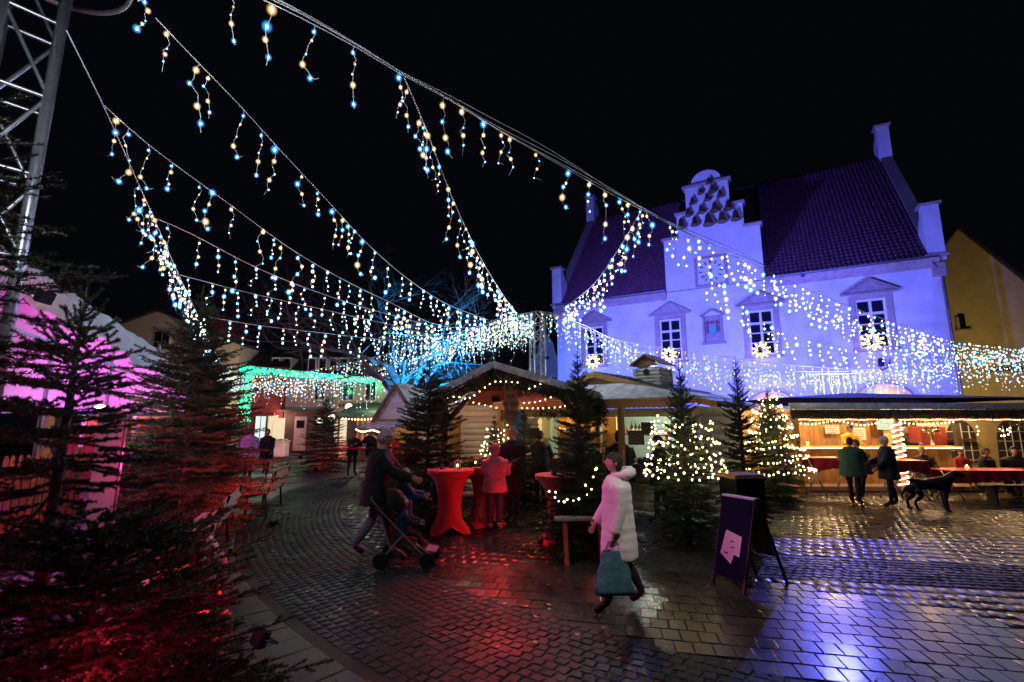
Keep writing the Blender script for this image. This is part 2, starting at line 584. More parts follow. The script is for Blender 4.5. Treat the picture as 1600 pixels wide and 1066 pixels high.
# square pavers laid in rows
spots = []
g = 0.205; a = R(-12)
for i in range(-110, 180):
    for j in range(-35, 95):
        u = (i + 0.5 * (j % 2)) * .168; v = j * .238
        x = 2 + u * math.cos(a) - v * math.sin(a); y = 6 + u * math.sin(a) + v * math.cos(a)
        if y < 2.5 or y > 18.5 or not in_view(x, y): continue
        rr = math.hypot(x - ring_c[0], y - ring_c[1])
        if x < 3.2 and R_IN - .1 < rr < R_B2 + .12: continue
        if x < 3.2 and rr > R_B2 and x > 0: continue
        bv, bu = band_v(x, y)
        if abs(bv) < 0.58 and bu > -2.6: continue
        spots.append((x, y, a + rnd.gauss(0, .012), rnd.uniform(.96, 1.0), rnd.uniform(.96, 1.0)))
lay('paved_square', 'paver', M_paver, spots, .163, .233, 'wet reddish square pavers laid in rows', tilt=0.008, bev=0.006, chip=0.003)

# ring of small granite setts
spots = []
rr = R_IN
while rr < R_OUT - 0.05:
    n = int(2 * PI * rr / 0.118)
    off = rnd.random()
    for k in range(n):
        t = 2 * PI * (k + off) / n
        x, y = ring_c[0] + rr * math.cos(t), ring_c[1] + rr * math.sin(t)
        if y < 2 or y > 19 or x > 3.2 or not in_view(x, y): continue
        spots.append((x, y, t + rnd.gauss(0, .1), rnd.uniform(.82, 1.0), rnd.uniform(.85, 1.0)))
    rr += 0.112
lay('sett_ring', 'sett', M_sett, spots, .113, .110, 'curved ring of dark wet granite setts', 12, 0.012, 0.03, 0.009, 0.004)

# straight band of setts in scallop rows
spots = []
nu = int(14 / 0.115)
for i in range(nu):
    for j in range(9):
        u = -2.6 + i * 0.115; v = -0.5 + j * 0.122
        u2 = u + 0.09 * math.cos((v + 0.5) / 1.0 * PI * 2)
        x = band_a.x + u2 * math.cos(band_dir) - v * math.sin(band_dir)
        y = band_a.y + u2 * math.sin(band_dir) + v * math.cos(band_dir)
        if not in_view(x, y): continue
        spots.append((x, y, band_dir + .5 * math.sin((v + .5) * PI * 2) + rnd.gauss(0, .09), rnd.uniform(.82, 1.), rnd.uniform(.82, 1.)))
lay('sett_band', 'sett', M_sett, spots, .112, .116, 'straight band of dark wet granite setts', 12, 0.012, 0.035, 0.009, 0.004)

# two rows of long kerb slabs outside the ring
spots = []
for (r0, r1, wd) in ((R_OUT + .03, R_B1, .30), (R_B1 + .03, R_B2, .34)):
    rm = (r0 + r1) / 2; n = int(2 * PI * rm / wd); off = rnd.random()
    for k in range(n):
        t = 2 * PI * (k + off) / n
        x, y = ring_c[0] + rm * math.cos(t), ring_c[1] + rm * math.sin(t)
        if y < 1.5 or y > 19 or x > 3.2 or not in_view(x, y, 400): continue
        spots.append((x, y, t, (r1 - r0) / .7, wd / .31))
lay('slab_border', 'slab', M_slab, spots, .69, .30, 'two curved rows of long pale stone slabs', 8, 0.008, 0.008, 0.003, 0.004)

# wet fallen leaves lying about
mleaf = mat('wet_leaf', (0.5, 0.36, 0.14), 0.3, var=.4, scale=2)
lv = []
for k in range(7):
    mb = MB(); n = 7
    pts = [(0.028 * math.cos(2 * PI * i / n) * rnd.uniform(.5, 1.2), 0.02 * math.sin(2 * PI * i / n) * rnd.uniform(.6, 1.2), rnd.uniform(.001, .009)) for i in range(n)]
    mb.add([(0, 0, .003)] + pts, [(0, i + 1, (i + 1) % n + 1) for i in range(n)])
    lv.append(mb)
mb = MB()
for k in range(150):
    if k < 100:
        t = R(rnd.uniform(180, 250)); r = rnd.uniform(12.6, 16.2); x, y = ring_c[0] + r * math.cos(t), ring_c[1] + r * math.sin(t)
    else: x, y = rnd.uniform(-2, 8), rnd.uniform(3.6, 10)
    b_ = rnd.choice(lv); a = rnd.uniform(0, 6.28); s_ = rnd.uniform(.7, 1.5)
    mb.add([(x + s_ * (v[0] * math.cos(a) - v[1] * math.sin(a)), y + s_ * (v[0] * math.sin(a) + v[1] * math.cos(a)), v[2] + .004) for v in b_.v], b_.f)
mb.build('fallen_leaves', mleaf, label='scattered wet yellow leaves stuck to the paving', kind='stuff', cat='leaves')
# ================================================================== town hall
M_plaster = mat('hall_plaster', (0.74, 0.73, 0.70), 0.85, var=.10, scale=.9, bump=.35, bscale=9)
M_sand = mat('sandstone', (0.42, 0.33, 0.28), 0.85, var=.18, scale=5, bump=.4, bscale=25)
M_tile = mat('roof_tile', (0.095, 0.03, 0.05), 0.55, var=.5, scale=5, bump=.2)
M_tiledark = mat('roof_tile_dark', (0.05, 0.035, 0.03), 0.6, var=.3)
M_white = mat('white_paint', (0.75, 0.74, 0.72), 0.45, var=.05)
M_glass = mat('dark_glass', (0.012, 0.014, 0.02), 0.06, var=0, spec=0.9)
M_zinc = mat('zinc_gutter', (0.22, 0.23, 0.25), 0.4, 0.8, var=.2)
M_bronze = mat('bell_bronze', (0.22, 0.15, 0.06), 0.45, 0.6, var=.25)
M_black = mat('black_metal', (0.012, 0.012, 0.013), 0.45, var=.2)
M_clock = mat('clock_face', (0.72, 0.74, 0.78), 0.5, var=.05)
M_archp = mat('arch_plaster', (0.62, 0.45, 0.2), 0.85, var=.1)

hall = thing('town_hall', 'white plastered town hall with red tiled roofs and stepped clock gable, lit blue', 'town hall',
             (3.4, 35, 0), math.atan2(-.495, .869))
W, H, D, RH = 22.1, 10.5, 17.0, 20.6


def rect_holes(x0, x1, z0, z1, holes, y, mb_, y_out=None):
    """wall sheet at y with rectangular holes and their reveals"""
    xs = sorted({x0, x1} | {h[0] for h in holes} | {h[1] for h in holes})
    zs = sorted({z0, z1} | {h[2] for h in holes} | {h[3] for h in holes})
    for i in range(len(xs) - 1):
        for j in range(len(zs) - 1):
            cx, cz = (xs[i] + xs[i + 1]) / 2, (zs[j] + zs[j + 1]) / 2
            if any(h[0] < cx < h[1] and h[2] < cz < h[3] for h in holes): continue
            mb_.add([(xs[i], y, zs[j]), (xs[i + 1], y, zs[j]), (xs[i + 1], y, zs[j + 1]), (xs[i], y, zs[j + 1])], [(0, 1, 2, 3)])
    for (a, b_, c, d) in holes:
        e = y + (y_out or .22)
        for q in ([(a, c), (a, d)], [(b_, d), (b_, c)], [(a, d), (b_, d)], [(b_, c), (a, c)]):
            (p, r), (s_, t) = q
            mb_.add([(p, y, r), (s_, y, t), (s_, e, t), (p, e, r)], [(0, 1, 2, 3)])


WX = [2.9, 8.2, 13.55, 18.98]
holes = [(x - .68, x + .68, 5.9, 8.66) for x in WX]
mb = MB()
rect_holes(0, W, 0, H, holes, 0, mb)
mb.add([(0, 0, 0), (0, D, 0), (0, D, H), (0, 0, H)], [(0, 1, 2, 3)])
mb.add([(W, 0, 0), (W, D, 0), (W, D, H), (W, 0, H)], [(0, 1, 2, 3)])
mb.add([(0, D, 0), (W, D, 0), (W, D, H), (0, D, H)], [(0, 1, 2, 3)])
mb.build('wall', M_plaster, hall, fix=False)
# end gables with raked parapets
for (xa, xb) in ((-.18, .32), (W - .3, W + .2)):
    mb = MB()
    mb.prism([(0.02, H - .6), (D - .02, H - .6), (D - .02, H + .4), (D / 2, RH + .55), (0.02, H + .4)], xa, xb, 'x')
    g_ = mb.build('end_gable', M_plaster, hall)
    mb = MB()
    for sgn in (0, 1):
        pts = [(0.0, H + .42), (D / 2, RH + .57)]
        if sgn: pts = [(D - p[0], p[1]) for p in pts]
        mb.bar(((xa + xb) / 2, pts[0][0], pts[0][1]), ((xa + xb) / 2, pts[1][0], pts[1][1]), xb - xa + .14, .09)
    mb.build('coping', M_sand, g_)
    # shouldered piers: foot, kneeler and peak
    for (y0, z0, hh, dd) in ((-.12, H - .15, 3.1, 1.15), (D / 2 - .75, RH - .9, 3.0, 1.5)):
        mb = MB()
        mb.prism([(y0, z0), (y0 + dd, z0), (y0 + dd, z0 + hh * .72), (y0 + dd * .5, z0 + hh * .86), (y0 + dd * .35, z0 + hh), (y0 - .02, z0 + hh)], xa - .12, xb + .12, 'x')
        p_ = mb.build('pier', M_plaster, g_)
        mb = MB(); mb.box(((xa + xb) / 2, y0 + .25, z0 + hh + .06), (xb - xa + .5, .95, .12), bev=.02); mb.build('pier_cap', M_sand, g_)
        if z0 > 12: continue
        mb = MB(); mb.box(((xa + xb) / 2, y0 + .1, z0 + .28), (xb - xa + .5, .5, .14), bev=.02); mb.box(((xa + xb) / 2, y0 + .1, z0 - .5), (xb - xa + .1, .4, .76), bev=.03)
        mb.build('kneeler', M_sand, g_)
# tiled roof: wave-section pantiles in courses, real relief


def pantile(name, o, ux, up, n_u, n_v, wu, wv, m, parent, seg=5):
    """o: lower left corner; ux across, up the slope (unit vectors)"""
    o = np.array(o, float); ux = np.array(ux, float); up = np.array(up, float)
    nrm = np.cross(ux, up); nrm /= np.linalg.norm(nrm)
    V = []; F = []
    nx = n_u * seg + 1
    us = np.arange(nx) * wu / seg
    ph = (np.arange(nx) % seg) / seg * 2 * PI
    hw = 0.045 * np.sin(ph) + 0.02
    for j in range(n_v):
        for e, (v, hh) in enumerate(((j * wv, 0.045), ((j + 1) * wv + .02, 0.0))):
            V.append(o + us[:, None] * ux + v * up + (hw + hh)[:, None] * nrm)
        V.append(o + us[:, None] * ux + j * wv * up + (hw * 0 - .01)[:, None] * nrm)
        b_ = j * 3 * nx
        i = np.arange(nx - 1)
        F.append(np.stack([b_ + i, b_ + i + 1, b_ + nx + i + 1, b_ + nx + i], 1))
        F.append(np.stack([b_ + 2 * nx + i, b_ + 2 * nx + i + 1, b_ + i + 1, b_ + i], 1))
    me = np_mesh(name, np.concatenate(V), np.concatenate(F), m)
    return link(name, me, parent)


sl = math.hypot(D / 2, RH - H); upv = (0, D / 2 / sl, (RH - H) / sl)
for (xa, xb) in ((.32, 8.1), (13.97, W - .3)):
    n_u = int((xb - xa + .1) / .24)
    r_ = pantile('roof', (xa, -.18, H + .12), ((xb - xa) / n_u / .24, 0, 0), upv, n_u, int(sl / .36), .24, .36, M_tile, hall)
mb = MB()   # solid roof body behind the clock gable and the rear slope
mb.prism([(-.1, H - .02), (D + .1, H - .02), (D / 2, RH - .06)], .33, W - .31, 'x')
mb.build('roof_body', M_tiledark, hall)
mb = MB()
mb.tube([(.3, D / 2, RH + .08), (W - .3, D / 2, RH + .08)], .13, 8)
mb.build('ridge_tiles', M_tile, hall)
# eaves: moulded cornice and gutter, each side of the gable
for (xa, xb) in ((.0, 8.1), (13.97, W)):
    mb = MB()
    mb.prism([(0.02, H - .5), (-.08, H - .5), (-.12, H - .3), (-.28, H - .18), (-.34, H - .02), (0.02, H - .02)], xa, xb, 'x')
    mb.build('cornice', M_sand, hall)
    mb = MB()
    mb.prism([(-.18 - .1 * math.cos(PI * k / 8), H + .12 - .1 * math.sin(PI * k / 8)) for k in range(9)], xa + .02, xb - .02, 'x')
    mb.build('gutter', M_zinc, hall)
mb = MB(); mb.tube([(W - .35, -.2, H - .1), (W - .2, -.2, H - .45), (W + .05, -.12, H - .6), (W + .08, -.12, 0)], .06, 8)
mb.build('downpipe', M_zinc, hall)
# stepped clock gable
gp = [(8.1, H - .6), (8.1, 14.1), (9.03, 14.1), (9.03, 15.75), (9.69, 15.75), (9.69, 17.55), (12.37, 17.55), (12.37, 15.75), (13.1, 15.75), (13.1, 14.1), (13.97, 14.1), (13.97, H - .6)]
mb = MB(); mb.prism(gp, -.06, .45)
gab = mb.build('clock_gable', M_plaster, hall)
for (a, b_, z) in ((7.95, 9.1, 14.1), (8.9, 9.75, 15.75), (9.5, 12.56, 17.55), (12.33, 13.25, 15.75), (13.02, 14.12, 14.1)):
    mb = MB(); mb.box(((a + b_) / 2, .18, z + .1), (b_ - a, .8, .2), bev=.04); mb.build('step_coping', M_sand, gab)
mb = MB(); mb.prism([(11.03 + .95 * math.cos(PI * k / 14), 17.75 + .85 * math.sin(PI * k / 14)) for k in range(15)], -.02, .38)
mb.build('crest', M_plaster, gab)
mb = MB()      # cross roof running back from the gable
mb.prism([(8.25, H), (13.82, H), (13.82, 12.2), (11.03, 16.6), (8.25, 12.2)], .46, 9.5)
mb.build('cross_roof', M_tiledark, hall)
# carillon bells
mb = MB()
mb.lathe([(.02, .34), (.1, .33), (.13, .24), (.15, .08), (.21, -.1), (.27, -.2), (.25, -.21), (.02, -.16)], 12)
bell_me = mb.mesh('bell', M_bronze, True)
mb = MB(); mb.bar((0, 0, .33), (0, 0, .44), .05); mb.bar((0, -.02, .44), (0, .36, .44), .04)
yoke_me = mb.mesh('bell_arm', M_black)
bp = [(1108, 288, .72), (1095, 304, .7), (1114, 300, .9), (1083, 319, .8), (1106, 313, .85), (1126, 308, .85), (1077, 337, .9), (1097, 332, .95), (1118, 329, 1.1), (1139, 326, 1.1),
      (1066, 355, 1.15), (1087, 351, 1.05), (1108, 349, 1.35), (1129, 345, 1.2), (1150, 342, 1.15)]
FA, FB = (3.4, 35), (3.4 + .869, 35 - .495)
HI = (Matrix.Translation(hall.location) @ hall.rotation_euler.to_matrix().to_4x4()).inverted()
for (px, py, s_) in bp:
    q = HI @ on_plane(px, py, FA, FB)
    o = link('bell', bell_me, gab, (q.x, -.42, q.z), (0, 0, 0), (s_,) * 3)
    link('bell_arm', yoke_me, o)
# clock
cx, cz = 10.95, 11.55
mb = MB()
for (a, b_, c, d) in ((-.98, .98, .84, 1.0), (-.98, .98, -1.0, -.84), (-.98, -.82, -.84, .84), (.82, .98, -.84, .84)):
    mb.box((cx + (a + b_) / 2, -.1, cz + (c + d) / 2), (b_ - a, .12, d - c), bev=.015)
ckf = mb.build('clock_surround', M_sand, gab)
mb = MB(); mb.box((cx, -.075, cz), (1.63, .02, 1.67)); ck = mb.build('clock_face', M_clock, gab)
for k in range(12):
    mb = MB(); a = R(30 * k); r0, r1 = (.5, .74); w = .07 if k else .12
    mb.box((cx + math.sin(a) * .62, -.095, cz + math.cos(a) * .62), (w, .02, .22), (0, a, 0)); mb.build('hour_mark', M_black, ck)
mb = MB(); a = R(228); mb.bar((cx - math.sin(a) * .15, -.115, cz - math.cos(a) * .15), (cx + math.sin(a) * .66, -.115, cz + math.cos(a) * .66), .02, .055)
mb.build('minute_hand', M_black, ck)
mb = MB(); a = R(199); mb.bar((cx - math.sin(a) * .12, -.13, cz - math.cos(a) * .12), (cx + math.sin(a) * .42, -.13, cz + math.cos(a) * .42), .02, .1)
mb.build('hour_hand', M_black, ck)
# windows: frame, panes, sandstone surround, pediment
pane_me = None
for x in WX:
    w_ = thing('window', None, None); w_.parent = hall; w_.location = (x, 0, 0); KIDS.setdefault(hall.name, []).append(w_)
    mb = MB()
    z0, z1, hw = 5.9, 8.66, .68
    for (xx, ww) in ((-hw + .05, .1), (0, .13), (hw - .05, .1)): mb.box((xx, .13, (z0 + z1) / 2), (ww, .1, z1 - z0))
    for (zz, hh_) in ((z0 + .05, .1), (z0 + .76, .06), (z0 + 1.36, .06), (7.86, .14), (z1 - .05, .1)): mb.box((0, .128, zz), (2 * hw - .004, .094, hh_))
    mb.build('frame', M_white, w_)
    mb = MB(); mb.box((0, .19, (z0 + z1) / 2), (1, .016, 1)); 
    zs = [z0 + .1, z0 + .73, z0 + 1.33, 7.79 + .0, z1 - .1]
    for c in (-1, 1):
        for k in range(4):
            a, b_ = (zs[k] + (.06 if k else 0)), (zs[k + 1] if k < 2 else (7.79 if k == 2 else z1 - .1))
            if k == 3: a = 7.93
            if pane_me is None:
                mp = MB(); mp.box((0, 0, 0), (1, .015, 1)); pane_me = mp.mesh('pane', M_glass)
            link('pane', pane_me, w_, (c * .33, .165, (a + b_) / 2), (0, 0, 0), (.55, 1, abs(b_ - a)))
    mb = MB()
    for s_ in (-1, 1): mb.box((s_ * .84, -.03, 7.28), (.3, .1, 2.9), bev=.02)
    mb.box((0, -.03, 8.82), (2.0, .1, .32), bev=.02)
    mb.box((0, -.07, 5.8), (2.05, .22, .16), bev=.02)
    mb.build('surround', M_sand, w_)
    mb = MB()
    mb.prism([(-1.3, 8.99), (1.3, 8.99), (1.3, 9.07), (0, 9.78), (-1.3, 9.07)], -.06, -.005)
    mb.bar((-1.33, -.12, 9.02), (.0, -.12, 9.82), .22, .09); mb.bar((1.33, -.12, 9.02), (.0, -.12, 9.82), .22, .09)
    mb.box((0, -.12, 8.99), (2.62, .2, .08))
    mb.build('pediment', M_sand, w_)
    # dark room behind the panes
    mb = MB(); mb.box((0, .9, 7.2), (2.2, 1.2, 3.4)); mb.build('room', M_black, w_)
# crest relief in its niche
mb = MB()
mb.box((10.82, -.02, 7.75), (1.05, .08, 1.75)); mb.box((10.82, -.09, 6.82), (1.4, .26, .13), bev=.02)
for s_ in (-1, 1): mb.box((10.82 + s_ * .52, -.08, 7.75), (.12, .18, 1.7), bev=.02)
mb.bar((10.1, -.12, 8.6), (10.82, -.12, 9.0), .24, .09); mb.bar((11.54, -.12, 8.6), (10.82, -.12, 9.0), .24, .09)
ni = mb.build('niche', M_sand, hall)
mb = MB()
mb.prism([(10.62, 7.95), (11.02, 7.95), (11.02, 7.5), (10.82, 7.25), (10.62, 7.5)], -.14, -.06)
M_shield = mat('shield_blue', (0.1, 0.42, 0.55), 0.5, var=.1); mb.build('shield', M_shield, ni)
mb = MB()
for s_ in (-1, 1):
    mb.ball((10.82 + s_ * .32, -.1, 7.72), .13, 8, 6, (.8, .5, 2.0)); mb.ball((10.82 + s_ * .34, -.12, 8.1), .09, 8, 6); mb.tube([(10.82 + s_ * .3, -.12, 7.9), (10.82 + s_ * .2, -.16, 8.15), (10.82 + s_ * .33, -.1, 8.3)], .03, 5)
mb.ball((10.82, -.1, 8.15), .13, 8, 6, (1, .6, 1))
mb.build('supporter', mat('relief_red', (0.35, 0.16, 0.13), .8, var=.2), ni)
# ground floor arches, warm lit
for (cx_, hw, zt) in ((13.77, 1.3, 3.7), (19.05, 1.3, 3.95)):
    arc = [(cx_ + hw * math.cos(PI * k / 16), zt - 1.0 + 1.0 * math.sin(PI * k / 16)) for k in range(17)]
    mb = MB(); mb.prism(arc + [(cx_ - hw, 0.05), (cx_ + hw, 0.05)], -.05, -.01)
    a_ = mb.build('archway', M_archp, hall)
    mb = MB(); mb.tube([(x_, -.07, z_) for x_, z_ in [(cx_ + hw, .1)] + arc + [(cx_ - hw, .1)]], .07, 6); mb.build('arch_moulding', M_sand, a_)
    k0, k1 = (.25, .95) if cx_ < 15 else (-.95, -.3)
    pts = [(cx_ + hw * .82 * math.cos(t), zt - 1.02 + .84 * math.sin(t)) for t in [math.acos(k1) + (math.acos(k0) - math.acos(k1)) * i / 8 for i in range(9)]]
    mb = MB(); mb.prism(pts + [(pts[-1][0], zt - 1.0), (pts[0][0], zt - 1.0)], -.075, -.055); mb.build('fanlight', emis('fanlight_glass', (.45, .8, .75), .7), a_)
    mb = MB()
    for i in (0, 3, 6, 8): mb.bar((pts[i][0], -.09, pts[i][1]), (cx_ + (.4 if cx_ < 15 else -.5), -.09, zt - 1.0), .03)
    mb.build('fanlight_bar', M_white, a_)
# bracket lantern on the wall
mb = MB(); mb.bar((19.05, -.02, 4.7), (19.05, -.55, 4.95), .04); mb.box((19.05, -.5, 5.05), (.25, .25, .45), bev=.04); mb.tube([(18.9, -.3, 4.6), (19.3, -.35, 4.75), (19.45, -.3, 5.1)], .03, 5)
ob = mb.build('wall_lantern', M_black, hall)

# ------------------------------------------------------------------ glowing stars in front of the windows


def star_lantern(px, py, label):
    q = HI @ on_plane(px, py, FA, FB)
    wp = hall.matrix_basis if False else (Matrix.Translation(hall.location) @ hall.rotation_euler.to_matrix().to_4x4())
    w = wp @ Vector((q.x, -.45, q.z))
    t = thing('star_lantern', label, 'star light', w, hall.rotation_euler.z, 'star lights in front of the town hall windows')
    mb = MB(); pts = []
    for k in range(20):
        a = PI * k / 10; r = .52 if k % 2 == 0 else .23
        pts.append((r * math.sin(a), 0, r * math.cos(a)))
    mb.tube(pts, .012, 4, closed=True); mb.tube([(0, 0, .5), (0, .4, .75)], .012, 4)
    mb.build('wire_frame', M_black, t)
    mb = MB()
    for k in range(20):
        a, b_ = Vector(pts[k]), Vector(pts[(k + 1) % 20])
        for f in (.15, .5, .85):
            p = a.lerp(b_, f); mb.ball((p.x, p.y - .02, p.z), .03, 5, 4)
    for k in range(10):
        a = rnd.uniform(0, 6.28); mb.ball((.2 * math.cos(a), 0, .2 * math.sin(a)), .028, 5, 4)
    mb.build('bulb_ring', emis('star_bulb', (1, .72, .3), 9), t)
    return t


star_lantern(930, 566, 'glowing gold star in front of the leftmost hall window')
star_lantern(1048, 556, 'glowing gold star in front of the window left of the crest relief')
star_lantern(1190, 549, 'glowing gold star in front of the window right of the crest relief')
star_lantern(1362, 535, 'glowing gold star in front of the rightmost hall window')

# ================================================================== yellow house to the right
M_yel = mat('ochre_plaster', (0.58, 0.46, 0.24), 0.9, var=.12, scale=1.2, bump=.2)
yh = thing('yellow_house', 'ochre plastered house with a steep gable beside the town hall', 'house', (28.8, 29.0, 0), R(-12))
mb = MB()
mb.prism([(-5.5, 0), (7, 0), (7, 5.6), (0, 14.2), (-5.5, 7.4)], 0, 12)
mb.build('wall', M_yel, yh)
mb = MB()
mb.bar((0, 6, 14.35), (7.4, 6, 5.25), 12.3, .16); mb.bar((0, 6, 14.35), (-5.9, 6, 7.0), 12.3, .16)
mb.box((1.6, 5, 13.9), (1.6, 1.2, 2.0))
mb.build('roof', M_tiledark, yh)
for (x, z, w_, h_) in ((-.6, 8.1, .35, .95), (1.4, 5.1, 1.5, .2)):
    mb = MB(); mb.box((x, -.02, z), (w_, .1, h_)); f_ = mb.build('window', M_glass, yh)
    mb = MB(); mb.box((x, -.1, z - h_ / 2 - .07), (w_ + .5, .25, .1)); mb.box((x - w_ / 2 - .1, -.06, z - .1), (.16, .16, h_ * .8)); mb.build('sill', M_sand, f_)
mb = MB(); mb.box((2.9, -.03, 4.0), (.14, .06, .14)); mb.build('vent', M_black, yh)
# ================================================================== far side of the square
M_pinkw = mat('rose_plaster', (0.55, 0.36, 0.33), 0.85, var=.08, scale=1.5)
M_redw = mat('red_plaster', (0.36, 0.07, 0.07), 0.85, var=.12, scale=1.5)
M_cream = mat('cream_plaster', (0.62, 0.56, 0.42), 0.85, var=.08, scale=1.5)
M_brown = mat('brown_wood', (0.12, 0.07, 0.045), 0.6, var=.2, scale=8)
M_lit = emis('lit_window', (1, .8, .5), .9)
M_litw = emis('lit_window_white', (.8, .95, .9), 1.0)


def house(label, x0, y0, w, d, h, rh, mw, mr, wins, rot=0, gable=False, kind='house'):
    """wins: (x, z, w, h, lit)"""
    t = thing('town_house', label, kind, (x0, y0, 0), rot)
    mb = MB()
    if gable == 'curved':
        prof = [(0, 0), (w, 0), (w, h), (w * .9, h + rh * .15), (w * .82, h + rh * .4), (w * .72, h + rh * .5), (w * .66, h + rh * .78), (w * .56, h + rh * .95), (w * .5, h + rh), (w * .44, h + rh * .95),
                (w * .34, h + rh * .78), (w * .28, h + rh * .5), (w * .18, h + rh * .4), (w * .1, h + rh * .15), (0, h)]
        mb.prism(prof, 0, d)
    elif gable: mb.prism([(0, 0), (w, 0), (w, h), (w / 2, h + rh), (0, h)], 0, d)
    else: mb.prism([(0, 0), (w, 0), (w, h), (0, h)], 0, d)
    mb.build('wall', mw, t)
    mb = MB()
    if gable == 'curved': mb.prism([(w * .02, h), (w * .98, h), (w / 2, h + rh * .85)], .3, d)
    elif gable:
        mb.bar((-.3, d / 2, h - .2), (w / 2, d / 2, h + rh + .12), d + .5, .18); mb.bar((w + .3, d / 2, h - .2), (w / 2, d / 2, h + rh + .12), d + .5, .18)
    else: mb.prism([(-.35, h - .05), (d / 2, h + rh), (d + .35, h - .05)], -.1, w + .1, 'x')
    mb.build('roof', mr, t)
    for (x, z, ww, hh, lit) in wins:
        mb = MB(); mb.box((x, -.03, z), (ww, .08, hh)); f_ = mb.build('window', M_white if lit != 2 else M_brown, t)
        mb = MB()
        for s_ in (-1, 1): mb.box((x + s_ * (ww / 4 - .02), -.08, z), (ww / 2 - .1, .03, hh - .16))
        mb.build('pane', (M_glass, M_lit, M_litw)[lit], f_)
        mb = MB(); mb.box((x, -.1, z - hh / 2 - .05), (ww + .16, .16, .08)); mb.build('sill', M_sand, f_)
    return t


M_slate = mat('slate_roof', (0.035, 0.035, 0.045), 0.5, var=.3)
M_brownroof = mat('brown_roof', (0.16, 0.085, 0.055), 0.6, var=.25)
hr = house('red plastered shop house at the far left corner of the square', -19.2, 32, 3.9, 8, 5.6, 3.2, M_redw, M_slate,
           [(2.5, 1.35, .8, 2.0, 2), (3.3, 1.4, .7, 1.9, 1)])
mb = MB(); mb.bar((1.2, -.05, 2.75), (1.2, -1.1, 2.5), 2.6, .06); mb.box((2.4, -1.12, 2.4), (3.0, .05, .22)); mb.build('awning', mat('red_awning', (.5, .08, .1), .7, var=.1), hr)
mb = MB(); mb.prism([(-2.6, 5), (-.3, 5), (-.3, 8.0), (-1.45, 9.4), (-2.6, 8.0)], .3, 3.2); th_ = mb.build('tower', M_redw, hr)
mb = MB(); mb.box((-.95, .26, 7.4), (.35, .06, 1.0)); mb.build('window', M_lit, th_)
hp = house('rose and cream shop house with a brown ground floor behind the green arch', -15.2, 32, 8.4, 9, 4.95, 3.6, M_pinkw, M_slate,
           [(2.3, 3.9, .75, 1.2, 0), (4.2, 3.95, .8, 1.35, 0), (5.7, 3.95, .8, 1.35, 0), (7.3, 3.95, .8, 1.35, 0)])
mb = MB(); mb.box((1.4, -.06, 1.25), (2.6, .1, 2.5)); mb.box((1.4, -.35, 2.62), (3.2, .7, .14)); mb.box((5.6, -.06, 1.25), (5.2, .1, 2.5)); sf = mb.build('shop_front', M_brown, hp)
mb = MB(); mb.box((1.2, -.14, 1.15), (.8, .06, 2.2)); dr = mb.build('door', mat('pink_door', (.6, .4, .42), .5, var=.05), hp)
mb = MB(); mb.box((1.2, -.19, 1.75), (.5, .03, .5)); mb.build('pane', M_glass, dr)
for a_, b_ in (((-.1, -.14, 1.3), (.5, .04, 1.7)), ((3.9, -.14, 1.35), (.9, .04, 1.5)), ((5.6, -.14, 1.35), (1.2, .04, 1.4))):
    mb = MB(); mb.box(a_, b_); mb.build('shop_window', M_lit, hp)
# dormers with pairs of windows in the dark roofs
for (x, n) in ((-1.0, 2), (1.5, 5)):
    for k in range(n):
        mb = MB(); mb.box((x + k * .72, .9, 5.75), (.62, 1.2, 1.05)); d_ = mb.build('dormer', M_white, hp)
        mb = MB(); mb.box((x + k * .72, .28, 5.75), (.42, .06, .8)); mb.build('pane', M_glass, d_)
# fascia lettering too far to read stays as worn raised strokes
mb = MB()
for k in range(16):
    mb.box((3.7 + k * .22, -.04, 2.98), (.14, .04, .2 + .05 * (k % 3)))
mb.build('fascia_strokes', M_brown, hp)
house('cream gabled house with a curved baroque gable', -12.6, 47, 6.6, 9, 7.6, 4.6, M_cream, M_slate, [(1.7, 6.4, .9, 1.5, 0), (4.9, 6.4, .9, 1.5, 0), (3.3, 9.2, .8, 1.2, 0)], gable='curved')
house('cream terraced house behind the blue lit bare tree', -12.8, 42, 9.6, 4.5, 6.8, 1.2, M_cream, M_slate, [(1.0 + 1.7 * k, 5.4, .8, 1.4, 0) for k in range(5)])
house('small house with a wide brown roof behind the huts', -3.6, 50, 4.6, 8, 7.2, 2.6, M_cream, M_brownroof, [(2.3, 6.2, .8, 1.1, 0)])
house('pale house with a clipped curved gable left of the town hall', 1.2, 46, 4.3, 9, 6.4, 4.0, mat('pale_plaster', (0.5, 0.48, 0.4), .85, var=.1), M_slate, [(1.4, 5.8, .6, .9, 0), (2.9, 5.8, .6, .9, 0)], gable='curved')
house('white gabled house rising behind the white tent', -29.5, 31, 11.5, 8, 7.1, 2.1, mat('ivory_plaster', (.6, .56, .42), .85, var=.06), M_slate, [(6.3, 7.3, 1.1, 1.2, 0)], gable=True)
flood('house_flood', (-16.8, 27.5, 1.2), (-22.0, 31.0, 7.5), 700, (1, .8, .5), 110, .8)
flood('house_flood', (-7.5, 33.5, 1.3), (-8.0, 42.0, 6.5), 4500, (.8, .9, .7), 120, .8)

# planter box at the far end of the path
pl = thing('planter', 'pale rectangular planter with low shrubs at the far end of the path', 'planter', (-13.3, 27.3, 0))
mb = MB(); mb.box((0, 0, .4), (1.25, .6, .8), bev=.03); mb.box((0, 0, .84), (1.33, .68, .08), bev=.02)
for k in range(4): mb.box((-.48 + k * .32, 0, .92), (.12, .5, .1), bev=.02)
mb.build('box', M_cream, pl)
mb = MB(); mb.box((.05, -.32, .3), (.6, .03, .42)); mb.build('panel', M_white, pl)

